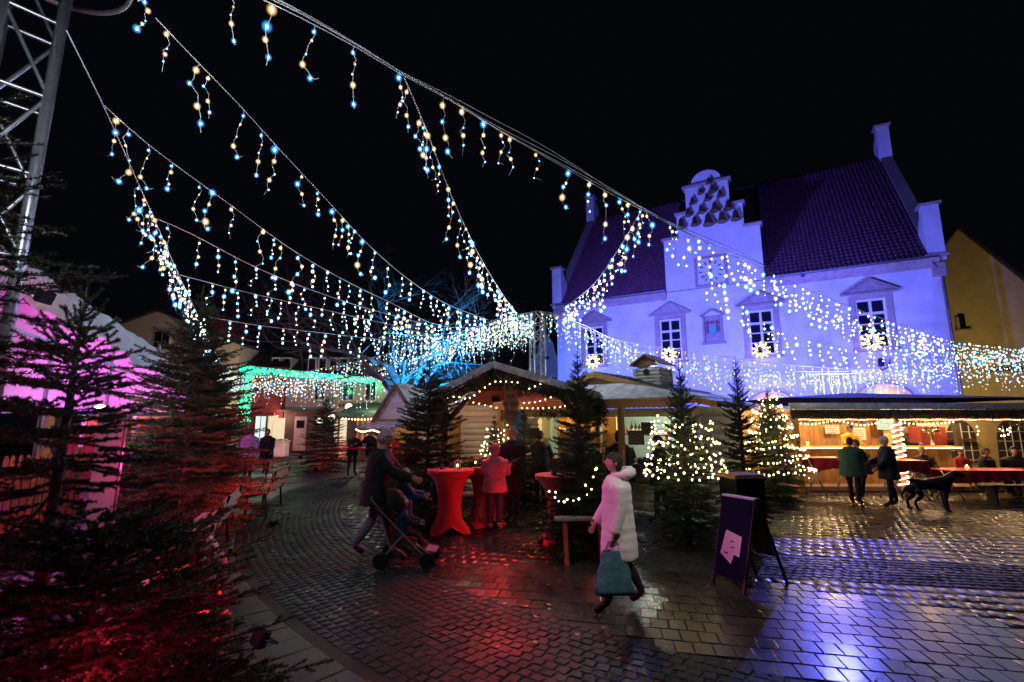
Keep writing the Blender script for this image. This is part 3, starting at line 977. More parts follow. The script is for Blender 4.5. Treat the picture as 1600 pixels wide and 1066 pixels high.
# globe street lamps
M_globe = emis('lamp_globe', (1, .86, .62), 5)
lamp0 = None
for (px, py, Y, hh, lab) in ((545, 636, 26, 3.0, 'lit globe lamp above the green canopy stall'), (500, 657, 28, 2.6, 'lit globe lamp behind the small fir, nearer the door'), (518, 653, 25, 2.5, 'lit globe lamp just right of the small fir tip')):
    p = P(px, py, Y)
    t = thing('street_lamp', lab, 'street lamp', (p.x, p.y, 0), 0, 'globe lamps on the far side')
    mb = MB(); mb.tube([(0, 0, 0), (0, 0, p.z - .15)], .045, 8); mb.lathe([(.12, 0), (.1, .25), (.05, .35)], 10); mb.lathe([(.05, p.z - .2), (.12, p.z - .13)], 10); mb.build('pole', M_black, t)
    mb = MB(); mb.ball((0, 0, p.z), .19, 12, 8); mb.build('globe', M_globe, t)

# ------------------------------------------------------------------ lattice masts
M_alu = mat('aluminium_tube', (0.62, 0.63, 0.66), 0.32, 0.85, var=.12, scale=12)
M_greenled = emis('green_led', (.02, 1.0, .4), 5)


def truss(p0, p1, w, r=.025, rb=.012, up=(0, 0, 1), step=None):
    p0, p1 = Vector(p0), Vector(p1); d = (p1 - p0); L = d.length; d.normalize()
    up = Vector(up)
    if abs(d.dot(up)) > .95: up = Vector((0, 1, 0))
    x = d.cross(up).normalized(); y = x.cross(d)
    cs = [(x * a + y * b_) * (w / 2) for a, b_ in ((-1, -1), (1, -1), (1, 1), (-1, 1))]
    chords = []; braces = MB()
    for c in cs:
        m_ = MB(); m_.tube([p0 + c, p1 + c], r, 8); chords.append(m_)
    n = max(1, int(round(L / (step or w))))
    for k in range(n):
        a, b_ = p0 + d * (L * k / n), p0 + d * (L * (k + 1) / n)
        for i in range(4):
            j = (i + 1) % 4
            if (k + i) % 2: i, j = j, i
            braces.tube([a + cs[i], b_ + cs[j]], rb, 5, False)
            braces.tube([a + cs[i], a + cs[j]], rb, 5, False)
    return chords, braces


def mast(label, x, y, h, w, r, rb, ring=0, step=None, rz=.35):
    t = thing('lattice_mast', label, 'mast', (x, y, 0), rz)
    ch, br = truss((0, 0, 0), (0, 0, h), w, r, rb, step=step)
    for c in ch: c.build('chord', M_alu, t, smooth=True)
    br.build('bracing', M_alu, t, smooth=True)
    mb = MB(); mb.box((0, 0, .03), (w * 2.2, w * 2.2, .06), bev=.01); mb.build('base_plate', M_alu, t)
    if ring:
        mb = MB(); mb.tube([(ring * math.cos(PI * k / 24), ring * math.sin(PI * k / 24), h) for k in range(48)], .03, 8, closed=True)
        for k in range(4): mb.tube([(0, 0, h), (ring * math.cos(PI * k / 2), ring * math.sin(PI * k / 2), h)], .02, 6)
        mb.build('top_ring', M_alu, t)
    return t


mast('tall aluminium lattice mast at the near left, carrying the light strings', -5.5, 4.75, 7.4, .46, .055, .022, .8, .92, R(48))
mast('distant aluminium lattice mast in the middle, under the crest of lights', 1.1, 20, 6.6, .5, .045, .02, 0, .5)
# green lit arch
ar = thing('truss_arch', 'lattice arch wrapped in green lights spanning the far path', 'arch', (-14, 25, 0), math.atan2(11, 7))
Lg = 13.0
M_gtruss = mat('green_lit_truss', (.3, .34, .32), .35, .7, var=.1)
for nm, p0, p1 in (('leg', (0, 0, 0), (0, 0, 4.45)), ('leg', (9.2, 0, 0), (9.2, 0, 4.45)), ('crossbar', (-.3, 0, 4.62), (Lg, 0, 4.62))):
    ch, br = truss(p0, p1, .42, .03, .018, step=.45)
    for c in ch[1:]: ch[0].add(c.v, c.f)
    ch[0].add(br.v, br.f)
    o = ch[0].build(nm, M_gtruss, ar)
    g_ = MB(); L = (Vector(p1) - Vector(p0)).length; d = (Vector(p1) - Vector(p0)).normalized()
    for k in range(int(L * 85)):
        s_ = rnd.random() * L; q = Vector(p0) + d * s_
        if abs(d.z) > .5:
            if q.z < 1.9 and p0[0] < 1: continue
            off = Vector((rnd.uniform(-.26, .26), rnd.choice((-.24, .24)) * rnd.uniform(.6, 1), 0))
        else: off = Vector((0, rnd.choice((-.22, .22)) * rnd.uniform(.6, 1), rnd.uniform(-.2, .2)))
        g_.ball(q + off, .034, 4, 3)
    g_.build('green_bulbs', M_greenled, o)['kind'] = 'stuff'
for s_ in (.4, 4, 8.2): 
    c, n_ = math.cos(math.atan2(11, 7)), math.sin(math.atan2(11, 7))
    point('green_light', (-14 + c * s_ + .5, 25 + n_ * s_ - .4, 4.3), 30, (.02, 1, .4), .2)

# ------------------------------------------------------------------ bare tree lit blue
M_bark = mat('grey_bark', (0.16, 0.15, 0.15), 0.85, var=.3, scale=8, bump=.5)


def bare_tree(name, label, x, y, h, spread, seed, twigs=5):
    rr = random.Random(seed)
    t = thing(name, label, 'tree', (x, y, 0))
    trunk = MB(); crown = MB()
    def grow(mb_, p, d, L, r, lev):
        n = 5; pts = [p]; rs = [r]; q = Vector(p); dd = Vector(d)
        for i in range(n):
            dd = (dd + Vector((rr.gauss(0, .13), rr.gauss(0, .13), rr.gauss(.02, .1)))).normalized()
            q = q + dd * L / n; pts.append(q.copy()); rs.append(r * (1 - .5 * (i + 1) / n))
        mb_.tube(pts, rs, 7 if lev < 2 else (4 if lev < 4 else 3), False)
        if lev >= twigs: return
        k = 6 if lev == 0 else rr.choice((2, 3, 4))
        for j in range(k):
            i = rr.randint(2, n) if lev else 2 + j % 4
            az = rr.uniform(0, 6.28) if lev else 6.28 * j / k + rr.uniform(-.4, .4); sp = rr.uniform(.5, 1.05)
            ax = dd.orthogonal().normalized(); ax.rotate(Matrix.Rotation(az, 3, dd))
            nd = (dd * math.cos(sp) + ax * math.sin(sp)); nd.z = nd.z * .8 + .12; nd.normalize()
            grow(crown, pts[i], nd, L * rr.uniform(.6, .85) * (.8 * spread if lev == 0 else 1), rs[i] * .68, lev + 1)
    grow(trunk, Vector((0, 0, 0)), Vector((0, 0, 1)), h * .5, h * .036, 0)
    trunk.build('trunk', M_bark, t, smooth=True); crown.build('crown', M_bark, t, fix=False)
    return t


bare_tree('bare_tree', 'leafless tree with its trunk and limbs lit bright blue', -3.95, 22.5, 9.8, 1.25, 5, 6)
# ================================================================== icicle light strings
M_wire = mat('white_wire', (0.85, 0.86, 0.88), 0.5, var=0)
M_warmc = emis('warm_bulb', (1, .80, .50), 4)
M_coolc = emis('cool_bulb', (.22, .62, 1.0), 3.2)
M_warmn = emis('warm_bulb_near', (1, .88, .62), 22)
M_cooln = emis('cool_bulb_near', (.42, .8, 1.0), 20)
M_warmh = glare_halo('warm_halo', (1, .58, .2), 1.5, .7)  # bulb glare painted as glowing halo shells
M_coolh = glare_halo('cool_halo', (.02, .34, 1.0), 1.7, .7)
SM = [M_wire, M_warmc, M_coolc, M_warmh, M_coolh, M_warmn, M_cooln]


def drop_mesh(seed, length, n, core, cap, wire, hi=False):  # cap: radius of the glare halo shell
    rr = random.Random(seed); mb = MB(); pts = [Vector((0, 0, 0))]
    m_ = n * 2
    ph = rr.uniform(0, 6.28); am = rr.uniform(.03, .085) * (length / .5) ** .5
    for i in range(1, m_ + 1):
        f = i / m_
        pts.append(Vector((am * math.sin(ph + f * rr.uniform(5, 8)) * f ** .5 + rr.gauss(0, .010), rr.gauss(0, .016), -length * (f + rr.gauss(0, .02)))))
    if rr.random() < .45:
        sg = rr.choice((-1, 1))
        pts[-1] = pts[-2] + Vector((sg * .05, 0, -.015)); pts.append(pts[-1] + Vector((sg * .035, 0, .02)))
    mb.mi(0).tube(pts, wire, 3, False)
    for i in range(n):
        p = pts[min(len(pts) - 1, 1 + i * 2)] + Vector((rr.uniform(-.015, .015), 0, rr.uniform(-.01, .0)))
        cool = (i + seed) % 2
        s_ = rr.choice((.5, .75, .9, 1.1, 1.5))
        mb.mi((6 if cool else 5) if cap else (2 if cool else 1)).ball(p, core * s_, 6, 4, (1, 1, 1.35))
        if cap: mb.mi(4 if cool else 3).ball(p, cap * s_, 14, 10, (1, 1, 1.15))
    return mb.mesh('light_drop', SM)


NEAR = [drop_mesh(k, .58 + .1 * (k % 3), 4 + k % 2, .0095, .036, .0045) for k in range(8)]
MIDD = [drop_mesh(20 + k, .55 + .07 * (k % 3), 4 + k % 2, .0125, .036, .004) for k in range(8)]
FARD = [drop_mesh(40 + k, .55 + .14 * (k % 4), 4 + k % 2, .021, 0, .003) for k in range(8)]
LONG = [drop_mesh(60 + k, 1.0 + .2 * (k % 5), 5 + k % 3, .021, 0, .003) for k in range(8)]


def catmull(pts, step):
    out = []
    P_ = [pts[0] * 2 - pts[1]] + pts + [pts[-1] * 2 - pts[-2]]
    for i in range(1, len(P_) - 2):
        a, b_, c, d = P_[i - 1:i + 3]
        n = max(2, int((c - b_).length / step))
        for k in range(n):
            t = k / n
            out.append(.5 * ((2 * b_) + (c - a) * t + (2 * a - 5 * b_ + 4 * c - d) * t * t + (3 * b_ - a - 3 * c + d) * t ** 3))
    out.append(pts[-1]); return out


def light_string(label, px, A, B, spacing, wires=1, r=.0075, skip=0, end=None, dens=None, group='icicle light strings over the square', size=None):
    pts = [on_plane(x, y, A, B) if not isinstance(x, Vector) else x for x, y in px]
    if end is not None: pts.append(Vector(end))
    cv = catmull(pts, .25)
    o0 = cv[0]
    t = thing('light_string', label, 'light string', o0, 0, group)
    for k in range(wires):
        off = [Vector((0, .02 * k, .045 * k * (1 + .5 * math.sin(i * .35 + k)))) for i in range(len(cv))]
        mb = MB(); mb.tube([p - o0 + q for p, q in zip(cv, off)], r, 4); mb.build('cable', M_wire, t)
    acc = spacing * .5; last = cv[0]; run = 0; n = 0
    for p in cv[1:]:
        seg = (p - last).length; s0 = 0
        while acc <= seg - s0 + 1e-6:
            s0 += acc
            q = last.lerp(p, min(1, s0 / max(seg, 1e-6))); run += acc
            sp = spacing(run) if callable(spacing) else spacing
            acc = sp * rnd.choice((.45, .8, 1, 1.2, 1.6))
            if run > skip and n < 300:
                d_ = q.y
                ms = size or (NEAR if d_ < 8.5 else MIDD if d_ < 15 else FARD)
                s_ = rnd.uniform(.75, 1.2)
                link('light_drop', rnd.choice(ms), t, q - o0, (rnd.gauss(0, .05), rnd.gauss(0, .05), rnd.uniform(0, 6.28)), (s_,) * 3); n += 1
        acc -= (seg - s0); last = p
    return t


Mx = (1.1, 20.0); M2 = (22.5, 20.0); T1 = (-4.9, 4.9); GL = (-14.2, 25.0)
sA, sB = (-2.8, 4.55), (22.2, 20.3)
light_string('thick bundle of wires with icicle drops running from top centre towards the ochre house', [(395, -8), (470, 28), (560, 76), (625, 115), (700, 155), (780, 204), (870, 255), (955, 303), (1040, 347), (1115, 386), (1200, 425)], sA, sB, .38, wires=4, r=.007)
light_string('light string sweeping over the town hall facade to the far right', [(1200, 425), (1262, 452), (1330, 480), (1420, 512), (1500, 533), (1620, 548)], sA, sB, .36, r=.008)


def at_s5(px):
    dx, dy = GL[0] - T1[0], GL[1] - T1[1]
    q = on_plane(px, 400, T1, GL); return (q.x, q.y)


light_string('light string hanging steeply from the bundle down to the middle mast', [(632, 122), (665, 200), (705, 305), (745, 392), (780, 452), (806, 488)], (-1.42, 5.37), Mx, .3)
light_string('light string from the near mast ring straight to the middle mast', [(243, 28), (300, 88), (370, 160), (440, 237), (510, 312), (575, 382), (640, 438), (700, 476), (762, 500)], (-4.1, 4.7), Mx, .34, skip=.15)
light_string('short light string from the near mast ring across the top edge', [(215, 2), (250, -12)], (-4.3, 4.7), (-2.0, 4.3), .22, size=NEAR)
light_string('short light string hanging at the very top left of the bundle', [(352, -14), (372, -12)], (-3.2, 4.3), (-2.0, 4.6), .12, size=NEAR)
light_string('steep light string from the near mast down to the green arch', [(104, 48), (160, 162), (205, 262), (240, 340), (275, 420), (302, 478), (335, 548), (372, 592)], T1, GL, .2, skip=1.3)
light_string('uppermost cross string leaving the steep left string', [(163, 165), (232, 226), (350, 313), (478, 404), (600, 468), (712, 512)], at_s5(163), Mx, .36, end=(1.0, 19.8, 6.3))
light_string('second cross string from the steep left string', [(245, 342), (300, 366), (400, 418), (500, 458), (610, 492), (740, 520)], at_s5(245), Mx, .36, end=(1.0, 19.8, 6.2))
light_string('third cross string from the steep left string', [(282, 430), (390, 458), (480, 478), (600, 505), (720, 528)], at_s5(282), Mx, .36, end=(1.0, 19.8, 6.1))
light_string('fourth cross string, low over the green arch', [(306, 492), (400, 508), (500, 520), (620, 533), (730, 540)], at_s5(306), Mx, .36, end=(1.0, 19.8, 6.0))
light_string('short light string from the bundle back to the middle mast', [(1003, 328), (965, 392), (925, 447), (880, 482)], (2.2, 7.65), Mx, .32)
# massed bands left and right of the mast
g2 = 'dense bands of icicle lights'
light_string('dense light band sagging left of the middle mast, upper row', [(372, 588), (450, 584), (540, 568), (640, 545), (720, 525), (780, 500), (835, 488)], GL, Mx, .17, group=g2)
light_string('dense light band sagging left of the middle mast, middle row', [(366, 597), (460, 596), (560, 584), (660, 556), (730, 530), (790, 503), (838, 492)], (GL[0] + 1, GL[1] + .6), Mx, .16, group=g2, size=FARD)
light_string('dense light band sagging left of the middle mast, lower row', [(360, 572), (450, 590), (560, 592), (650, 562), (730, 520), (836, 489)], (GL[0] + .2, GL[1] + 2), (1.2, 20.6), .2, group=g2, size=LONG)
light_string('dense light band between the bare tree and the middle mast', [(600, 520), (660, 524), (720, 518), (780, 498), (840, 486)], (-7, 22), (1.1, 20.3), .13, group=g2, size=LONG)
light_string('dense light band falling right of the middle mast, upper row', [(842, 486), (870, 492), (930, 520), (1000, 545), (1100, 566), (1230, 580), (1350, 578), (1460, 560), (1620, 540)], Mx, M2, .26, group=g2)
light_string('dense light band falling right of the middle mast, lower row', [(842, 488), (880, 500), (940, 525), (1010, 550), (1110, 572), (1240, 584), (1360, 582), (1470, 568), (1620, 556)], (1.1, 19.6), (22.6, 19.3), .24, group=g2, size=LONG)
light_string('light string looping close behind the middle mast', [(842, 487), (905, 505), (960, 530), (1030, 543), (1120, 556), (1250, 572), (1400, 578), (1500, 562), (1620, 545)], (1.0, 20.4), (22.3, 21), .34, group=g2)
light_string('dense light cluster over the right end of the square', [(1435, 545), (1480, 553), (1540, 556), (1620, 562)], (18, 20), (23, 20.5), .16, group=g2, size=LONG)
light_string('loose light string crossing the facade below the clock', [(1060, 352), (1105, 420), (1160, 478), (1230, 520), (1330, 545), (1450, 552)], (3.6, 9), (19, 19.5), .6, r=.002, group=g2)
light_string('loose light string ending beside the right hall window', [(1185, 420), (1230, 450), (1300, 490), (1370, 515), (1440, 530), (1560, 548)], (8.2, 12.4), (21, 20.5), .45, r=.002, group=g2)
# ================================================================== firs
M_need = mat('fir_needles', (0.055, 0.1, 0.048), 0.5, var=.35, scale=5, spec=.4)
M_needb = mat('fir_needles_near', (0.075, 0.115, 0.05), 0.5, var=.35, scale=9, spec=.4)
M_twig = mat('fir_twig', (0.16, 0.11, 0.075), 0.8, var=.2)
M_ftrunk = mat('fir_trunk', (0.14, 0.1, 0.08), 0.85, var=.3, scale=12, bump=.4)


def fir_mesh(name, h, r, seed, dens=140, nl=.03, nw=.0045, wh=None, per=7, twg=.07, top=1.0, low=.1, m=None, sub=.42, secondary=False, minz=0, spire=.2, prof=.68):
    rr = np.random.default_rng(seed); rp = random.Random(seed)
    S0 = []; S1 = []; TH = []
    def seg(a, b_, th): S0.append(a); S1.append(b_); TH.append(th)
    V = lambda *a: np.array(a, float)
    wh = wh or int(h / .15)
    zt = h * (1 - spire * .45)
    for i in range(wh):
        f = i / (wh - 1)
        z = h * low + (zt - h * low) * f
        L0 = r * ((1 - f) ** prof) + .11 * h * spire
        if f < .1: L0 *= .85 + 1.5 * f
        for k in range(per if f < .85 else 5):
            az = 2 * PI * (k + rp.uniform(-.35, .35)) / per + i * 1.1
            L = L0 * rp.uniform(.72, 1.12); el = R(-10 + 52 * f ** 1.4 + rp.gauss(0, 5))
            zz = z + rp.gauss(0, .035)
            p = V(0, 0, zz); n = max(4, int(L / .13)); hd = V(math.cos(az), math.sin(az), 0)
            side = V(-math.sin(az), math.cos(az), 0); pts = [p]
            for q in range(n):
                e = el + (q / n) ** 2 * R(16) - R(3)
                p = p + (hd * math.cos(e) + V(0, 0, 1) * math.sin(e)) * L / n + side * rp.gauss(0, .006)
                pts.append(p); 
            for q in range(n): seg(pts[q], pts[q + 1], .006 * (1 - q / n) + .0025)
            tw = L * .16
            sgn = 1
            while tw < L * .97:
                q = min(n - 1, int(tw / L * n)); b0 = pts[q] + (pts[q + 1] - pts[q]) * (tw / L * n - q)
                ln = sub * (L - tw) * rp.uniform(.7, 1.15) + .035
                a = R(rp.uniform(42, 62)) * sgn
                dr = hd * math.cos(a) + side * math.sin(a); dr[2] = math.sin(el) * .7 + rp.gauss(.02, .1); dr /= np.linalg.norm(dr)
                b1 = b0 + dr * ln * .55; dr2 = dr + hd * .3 + V(0, 0, .08); dr2 /= np.linalg.norm(dr2); b2 = b1 + dr2 * ln * .45
                seg(b0, b1, .0028); seg(b1, b2, .002)
                if secondary and ln > .16:
                    for sg2 in (-1, 1):
                        for ft in (.35, .65):
                            c0 = b0 + (b2 - b0) * ft; pr_ = np.cross(dr, V(0, 0, 1)); pr_ /= np.linalg.norm(pr_)
                            d3 = dr * .75 + pr_ * sg2 * .7 + V(0, 0, rp.gauss(.05, .08)); d3 /= np.linalg.norm(d3)
                            seg(c0, c0 + d3 * ln * rp.uniform(.3, .42), .0018)
                sgn = -sgn; tw += twg * rp.uniform(.7, 1.3) * (.6 + .4 * L / max(r, .1))
    # leader and its candelabra of shoots
    seg(V(0, 0, zt), V(0, 0, zt + (h - zt) * .5), .006); seg(V(0, 0, zt + (h - zt) * .5), V(0, 0, h), .005)
    for z in (zt, zt + (h - zt) * .38):
        for k in range(5):
            az = 2 * PI * k / 5 + rp.uniform(-.3, .3); L = (h - z) * rp.uniform(.45, .75)
            a = V(0, 0, z); b1 = a + V(math.cos(az) * .8, math.sin(az) * .8, .35) * L * .5; b2 = b1 + V(math.cos(az) * .6, math.sin(az) * .6, .75) * L * .5
            seg(a, b1, .004); seg(b1, b2, .003)
    S0 = np.array(S0); S1 = np.array(S1); TH = np.array(TH)
    D = S1 - S0; Ln = np.linalg.norm(D, axis=1); Dn = D / Ln[:, None]
    up = np.tile(V(0, 0, 1.0), (len(D), 1)); up[np.abs(Dn[:, 2]) > .9] = V(1, 0, 0)
    X = np.cross(Dn, up); X /= np.linalg.norm(X, axis=1)[:, None]; Y = np.cross(X, Dn)
    # twigs as three-sided sticks
    VV = []; 
    for a in range(3):
        c, s_ = math.cos(2 * PI * a / 3), math.sin(2 * PI * a / 3)
        o = (X * c + Y * s_) * TH[:, None]; VV += [S0 + o, S1 + o * .75]
    VV = np.stack(VV, 1).reshape(-1, 3); base = np.arange(len(D)) * 6
    F1 = np.concatenate([np.stack([base + a * 2, base + (a * 2 + 2) % 6, base + (a * 2 + 1)], 1) for a in range(3)] + [np.stack([base + (a * 2 + 2) % 6, base + (a * 2 + 3) % 6, base + (a * 2 + 1)], 1) for a in range(3)])
    # needles
    cnt = np.maximum(3, (Ln * dens).astype(int)); idx = np.repeat(np.arange(len(D)), cnt); N = len(idx)
    t = rr.random(N); ang = rr.normal(0, 1.05, N) * .9 + np.where(rr.random(N) < .5, 0, PI)   # mostly to both sides
    ang = np.where(rr.random(N) < .35, rr.uniform(0.2, PI - .2, N), ang)
    rad = X[idx] * np.cos(ang)[:, None] + Y[idx] * np.sin(ang)[:, None]
    fw = rr.uniform(.35, 1.0, N)[:, None]
    dr = rad + Dn[idx] * fw; dr /= np.linalg.norm(dr, axis=1)[:, None]
    b0 = S0[idx] + D[idx] * t[:, None]
    l = nl * rr.uniform(.7, 1.2, N)[:, None]
    wv = np.cross(dr, rad + 1e-3); wv /= (np.linalg.norm(wv, axis=1)[:, None] + 1e-9)
    tilt = rr.random(N)[:, None]; wv = wv * (1 - tilt) + np.cross(dr, wv) * tilt; wv /= (np.linalg.norm(wv, axis=1)[:, None] + 1e-9)
    NV = np.stack([b0 - wv * nw / 2, b0 + wv * nw / 2, b0 + dr * l], 1).reshape(-1, 3)
    F2 = np.arange(N * 3).reshape(-1, 3) + len(VV)
    F = np.concatenate([F1, F2]); mi = np.concatenate([np.ones(len(F1), int), np.zeros(N, int)])
    return np_mesh(name, np.concatenate([VV, NV]), F, [m or M_need, M_twig], mi)


def fir(label, x, y, h, crown_me, h0, r0=None, rw=None, rz=0, name='fir_tree', cat='fir tree', group=None):
    t = thing(name, label, cat, (x, y, 0), rz, group)
    mb = MB(); mb.tube([(0, 0, 0), (0, 0, h * .3), (0, 0, h * .7), (0, 0, h * .95)], [h * .014 + .012, h * .012 + .008, h * .007, .004], 8); mb.build('trunk', M_ftrunk, t, smooth=True)
    s_ = h / h0; sr = (rw or s_)
    link('crown', crown_me, t, scale=(sr, sr, s_))
    return t


crA = fir_mesh('fir_crown', 3.0, .82, 1, dens=190, nl=.036, nw=.011, per=8, twg=.06, low=.06, secondary=True)
crB = fir_mesh('fir_crown', 3.0, .82, 2, dens=190, nl=.036, nw=.011, per=8, twg=.06, low=.06, spire=.28, secondary=True)
crC = fir_mesh('fir_crown', 3.0, .95, 3, dens=180, nl=.038, nw=.012, per=9, twg=.06, low=.05, spire=.16, secondary=True)
crBig = fir_mesh('fir_crown', 4.7, 1.55, 4, dens=150, nl=.042, nw=.012, wh=30, per=9, twg=.085, low=.05, secondary=True)
crNear = fir_mesh('fir_crown', 3.2, .95, 15, dens=900, nl=.028, nw=.0065, wh=8, per=6, twg=.13, sub=.5, low=.5, m=M_needb, secondary=True, spire=.3, prof=.6)
crLow = fir_mesh('fir_crown', 1.85, 1.6, 16, dens=760, nl=.03, nw=.008, wh=11, per=10, twg=.12, sub=.5, low=.06, m=M_needb, secondary=True, spire=.12, prof=.5)
crNear2 = fir_mesh('fir_crown', 4.6, 1.35, 9, dens=450, nl=.028, nw=.005, wh=15, per=6, twg=.12, sub=.42, low=.45, m=M_needb, secondary=True)
fir('large spreading low fir in the near left corner, its boughs reaching over the paving', -2.7, 3.3, 1.42, crLow, 1.85, rw=1.0, rz=.4)
fir('upright fir at the near left with open upturned boughs against the marquee', -3.2, 3.45, 3.15, crNear, 3.2, rw=.78, rz=1.4)
fir('tall fir at the left edge, only its upper boughs reach into view', -3.36, 2.4, 4.6, crNear2, 4.6, rw=1.0, rz=1.0)
fir('tall fir behind the benches, lit red from below', -6.4, 9.5, 4.75, crBig, 4.7, rw=1.25)
fir('slender fir standing behind the red lit one by the tent', -8.3, 13.0, 4.2, crC, 3.0, rw=1.4, rz=2)
fir('round fir with red light inside it before the far shops', -7.6, 19.6, 2.95, crC, 3.0, rw=1.35, rz=1)
fir('small fir before the gabled hut with green light on it', -4.75, 17.5, 2.6, crA, 3.0, rw=.9, rz=2.2)
fir('broad dark fir behind the man and the pushchair', -1.72, 9.9, 3.35, crC, 3.0, rw=1.3, rz=.3)
fir('dark fir with a tall bare tip before the middle hut', 1.36, 9.75, 3.55, crB, 3.0, rw=.98, rz=.9)
fir('low bushy fir in front of the hut draped with a looping light chain', 1.05, 7.75, 1.98, crC, 3.0, rw=.98, rz=2.6)
fir('fir with a globe of warm lights round its lower half', 2.92, 8.25, 3.1, crB, 3.0, rw=.82, rz=3.3)
fir('unlit dark fir between the sign board and the bright fir', 4.6, 9.7, 3.3, crA, 3.0, rw=.74, rz=4.1)
fir('fir wound from top to foot in bright warm lights', 6.55, 12.2, 2.8, crC, 3.0, rw=.92, rz=5.0)
fir('small fir with warm lights beside the wooden post of the open hut', -.42, 11.6, 2.15, crA, 3.0, rw=.62, rz=1.7)
fir('dark fir behind the dark coated man at the hut corner', .3, 11.9, 2.5, crA, 3.0, rw=.65, rz=.2)

# ------------------------------------------------------------------ warm light chains on the firs
M_chain = emis('chain_bulb', (1, .78, .34), 16)
M_chainh = glare_halo('chain_halo', (1, .55, .12), .9, .35)  # glare round the chain bulbs, put in as an emissive halo
M_gwire = mat('green_wire', (.02, .04, .02), .5, var=0)


def light_chain(label, pts, base, spacing=.1, core=.011, cap=.024, group=None, step=.05):  # cap: halo radius round each bulb
    t = thing('light_chain', label, 'light chain', base, 0, group)
    cv = catmull([Vector(p) for p in pts], step)
    mb = MB(); mb.tube(cv, .003, 3, False); mb.build('cable', M_gwire, t)
    mb = MB(); acc = 0; last = cv[0]
    for p in cv[1:]:
        acc += (p - last).length
        if acc > spacing:
            acc = 0; q = p + Vector((rnd.gauss(0, .02), rnd.gauss(0, .02), rnd.gauss(0, .02))); s_ = rnd.uniform(.7, 1.3)
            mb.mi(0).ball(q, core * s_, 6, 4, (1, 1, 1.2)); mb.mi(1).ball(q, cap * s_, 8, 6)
        last = p
    o = mb.build('bulb_row', [M_chain, M_chainh], t, fix=False); o['kind'] = 'stuff'
    return t


def wrap(x, y, z0, z1, r0, r1, turns, wob=.08, a0=0, n=10):
    pts = []; N = int(turns * n)
    for i in range(N + 1):
        f = i / N; a = a0 + f * turns * 2 * PI; r = r0 + (r1 - r0) * f; r *= 1 + rnd.uniform(-wob, wob)
        pts.append((r * math.cos(a), r * math.sin(a), z0 + (z1 - z0) * f + rnd.gauss(0, .04)))
    return pts


light_chain('warm light chain wound round the fir before the pale log wall', wrap(0, 0, 1.0, 2.0, .68, .44, 8.5), (2.92, 8.25, 0), .155, .012, .026)
light_chain('bright warm light chain wound round the fir beside the drinks stall', wrap(0, 0, .62, 2.6, .95, .2, 8, .06), (6.55, 12.2, 0), .105, .017, .036)
light_chain('light chain looping over the low fir before the hut', [(.05, -.78, 1.28), (.22, -.66, 1.36), (.12, -.7, 1.2), (-.02, -.75, 1.1), (.1, -.72, 1.0), (-.1, -.78, .92), (-.3, -.75, .88), (-.45, -.68, .95), (-.5, -.6, 1.05), (-.36, -.7, .9), (-.2, -.75, .84)], (1.05, 7.75, 0), .1, .011, .024)
light_chain('small light chain on the little fir by the open hut', wrap(0, 0, .95, 1.8, .42, .2, 4.5), (-.42, 11.6, 0), .13, .013, .028)
point('chain_glow', (2.92, 8.25, 1.45), 9, WARM, .35)
point('chain_glow', (6.55, 12.2, 1.5), 26, (1, .7, .3), .35)
# ================================================================== market huts
M_log = mat('white_log', (0.62, 0.60, 0.52), 0.7, var=.12, scale=4, bump=.3, stretch=(1, 1, 6))
M_pine = mat('pine_wood', (0.42, 0.22, 0.075), 0.5, var=.22, scale=5, bump=.2, stretch=(5, 5, .6))
M_pinef = mat('pine_fascia', (0.5, 0.27, 0.09), 0.5, var=.2, scale=4, stretch=(.6, .6, 5))
M_dwood = mat('dark_wood', (0.05, 0.028, 0.018), 0.6, var=.25, scale=6)
M_rwood = mat('red_wood', (0.2, 0.03, 0.02), 0.5, var=.25, scale=4)
M_roofw = mat('frosted_roof', (0.72, 0.72, 0.76), 0.45, var=.25, scale=5, bump=.5, bscale=14)
M_roofb = mat('bitumen_roof', (0.02, 0.02, 0.024), 0.45, var=.4, scale=9, bump=.4)
M_mint = mat('mint_board', (0.42, 0.5, 0.42), 0.6, var=.05)
M_redsh = mat('red_shelf', (0.6, 0.08, 0.04), 0.4, var=.1)
M_slateb = mat('chalk_board', (0.012, 0.012, 0.014), 0.5, var=.2)
M_garl = mat('fir_garland', (0.03, 0.06, 0.028), 0.55, var=.4, scale=6)


def log_wall(t, a, b_, z0, z1, r=.09, name='log', holes=()):
    """stacked round logs between plan points a and b (local), each log a part"""
    a, b_ = Vector((*a, 0)), Vector((*b_, 0)); L = (b_ - a).length; d = (b_ - a).normalized()
    n = int(round((z1 - z0) / (2 * r * .93))); hh = (z1 - z0) / n
    for k in range(n):
        z = z0 + (k + .5) * hh
        segs = [(0, L)]
        for (s0, s1, h0, h1) in holes:
            if h0 < z < h1:
                ns = []
                for (p, q) in segs:
                    if s1 <= p or s0 >= q: ns.append((p, q)); continue
                    if s0 > p: ns.append((p, s0))
                    if s1 < q: ns.append((s1, q))
                segs = ns
        for (p, q) in segs:
            mb = MB(); e = .11 if p == 0 else 0; e2 = .11 if q == L else 0
            pts = [a + d * (p - e + (q - p + e + e2) * i / 5) + Vector((0, 0, z)) for i in range(6)]
            mb.tube(pts, [r * rnd.uniform(.96, 1.04) for _ in pts], 10)
            mb.build(name, M_log, t, smooth=False)


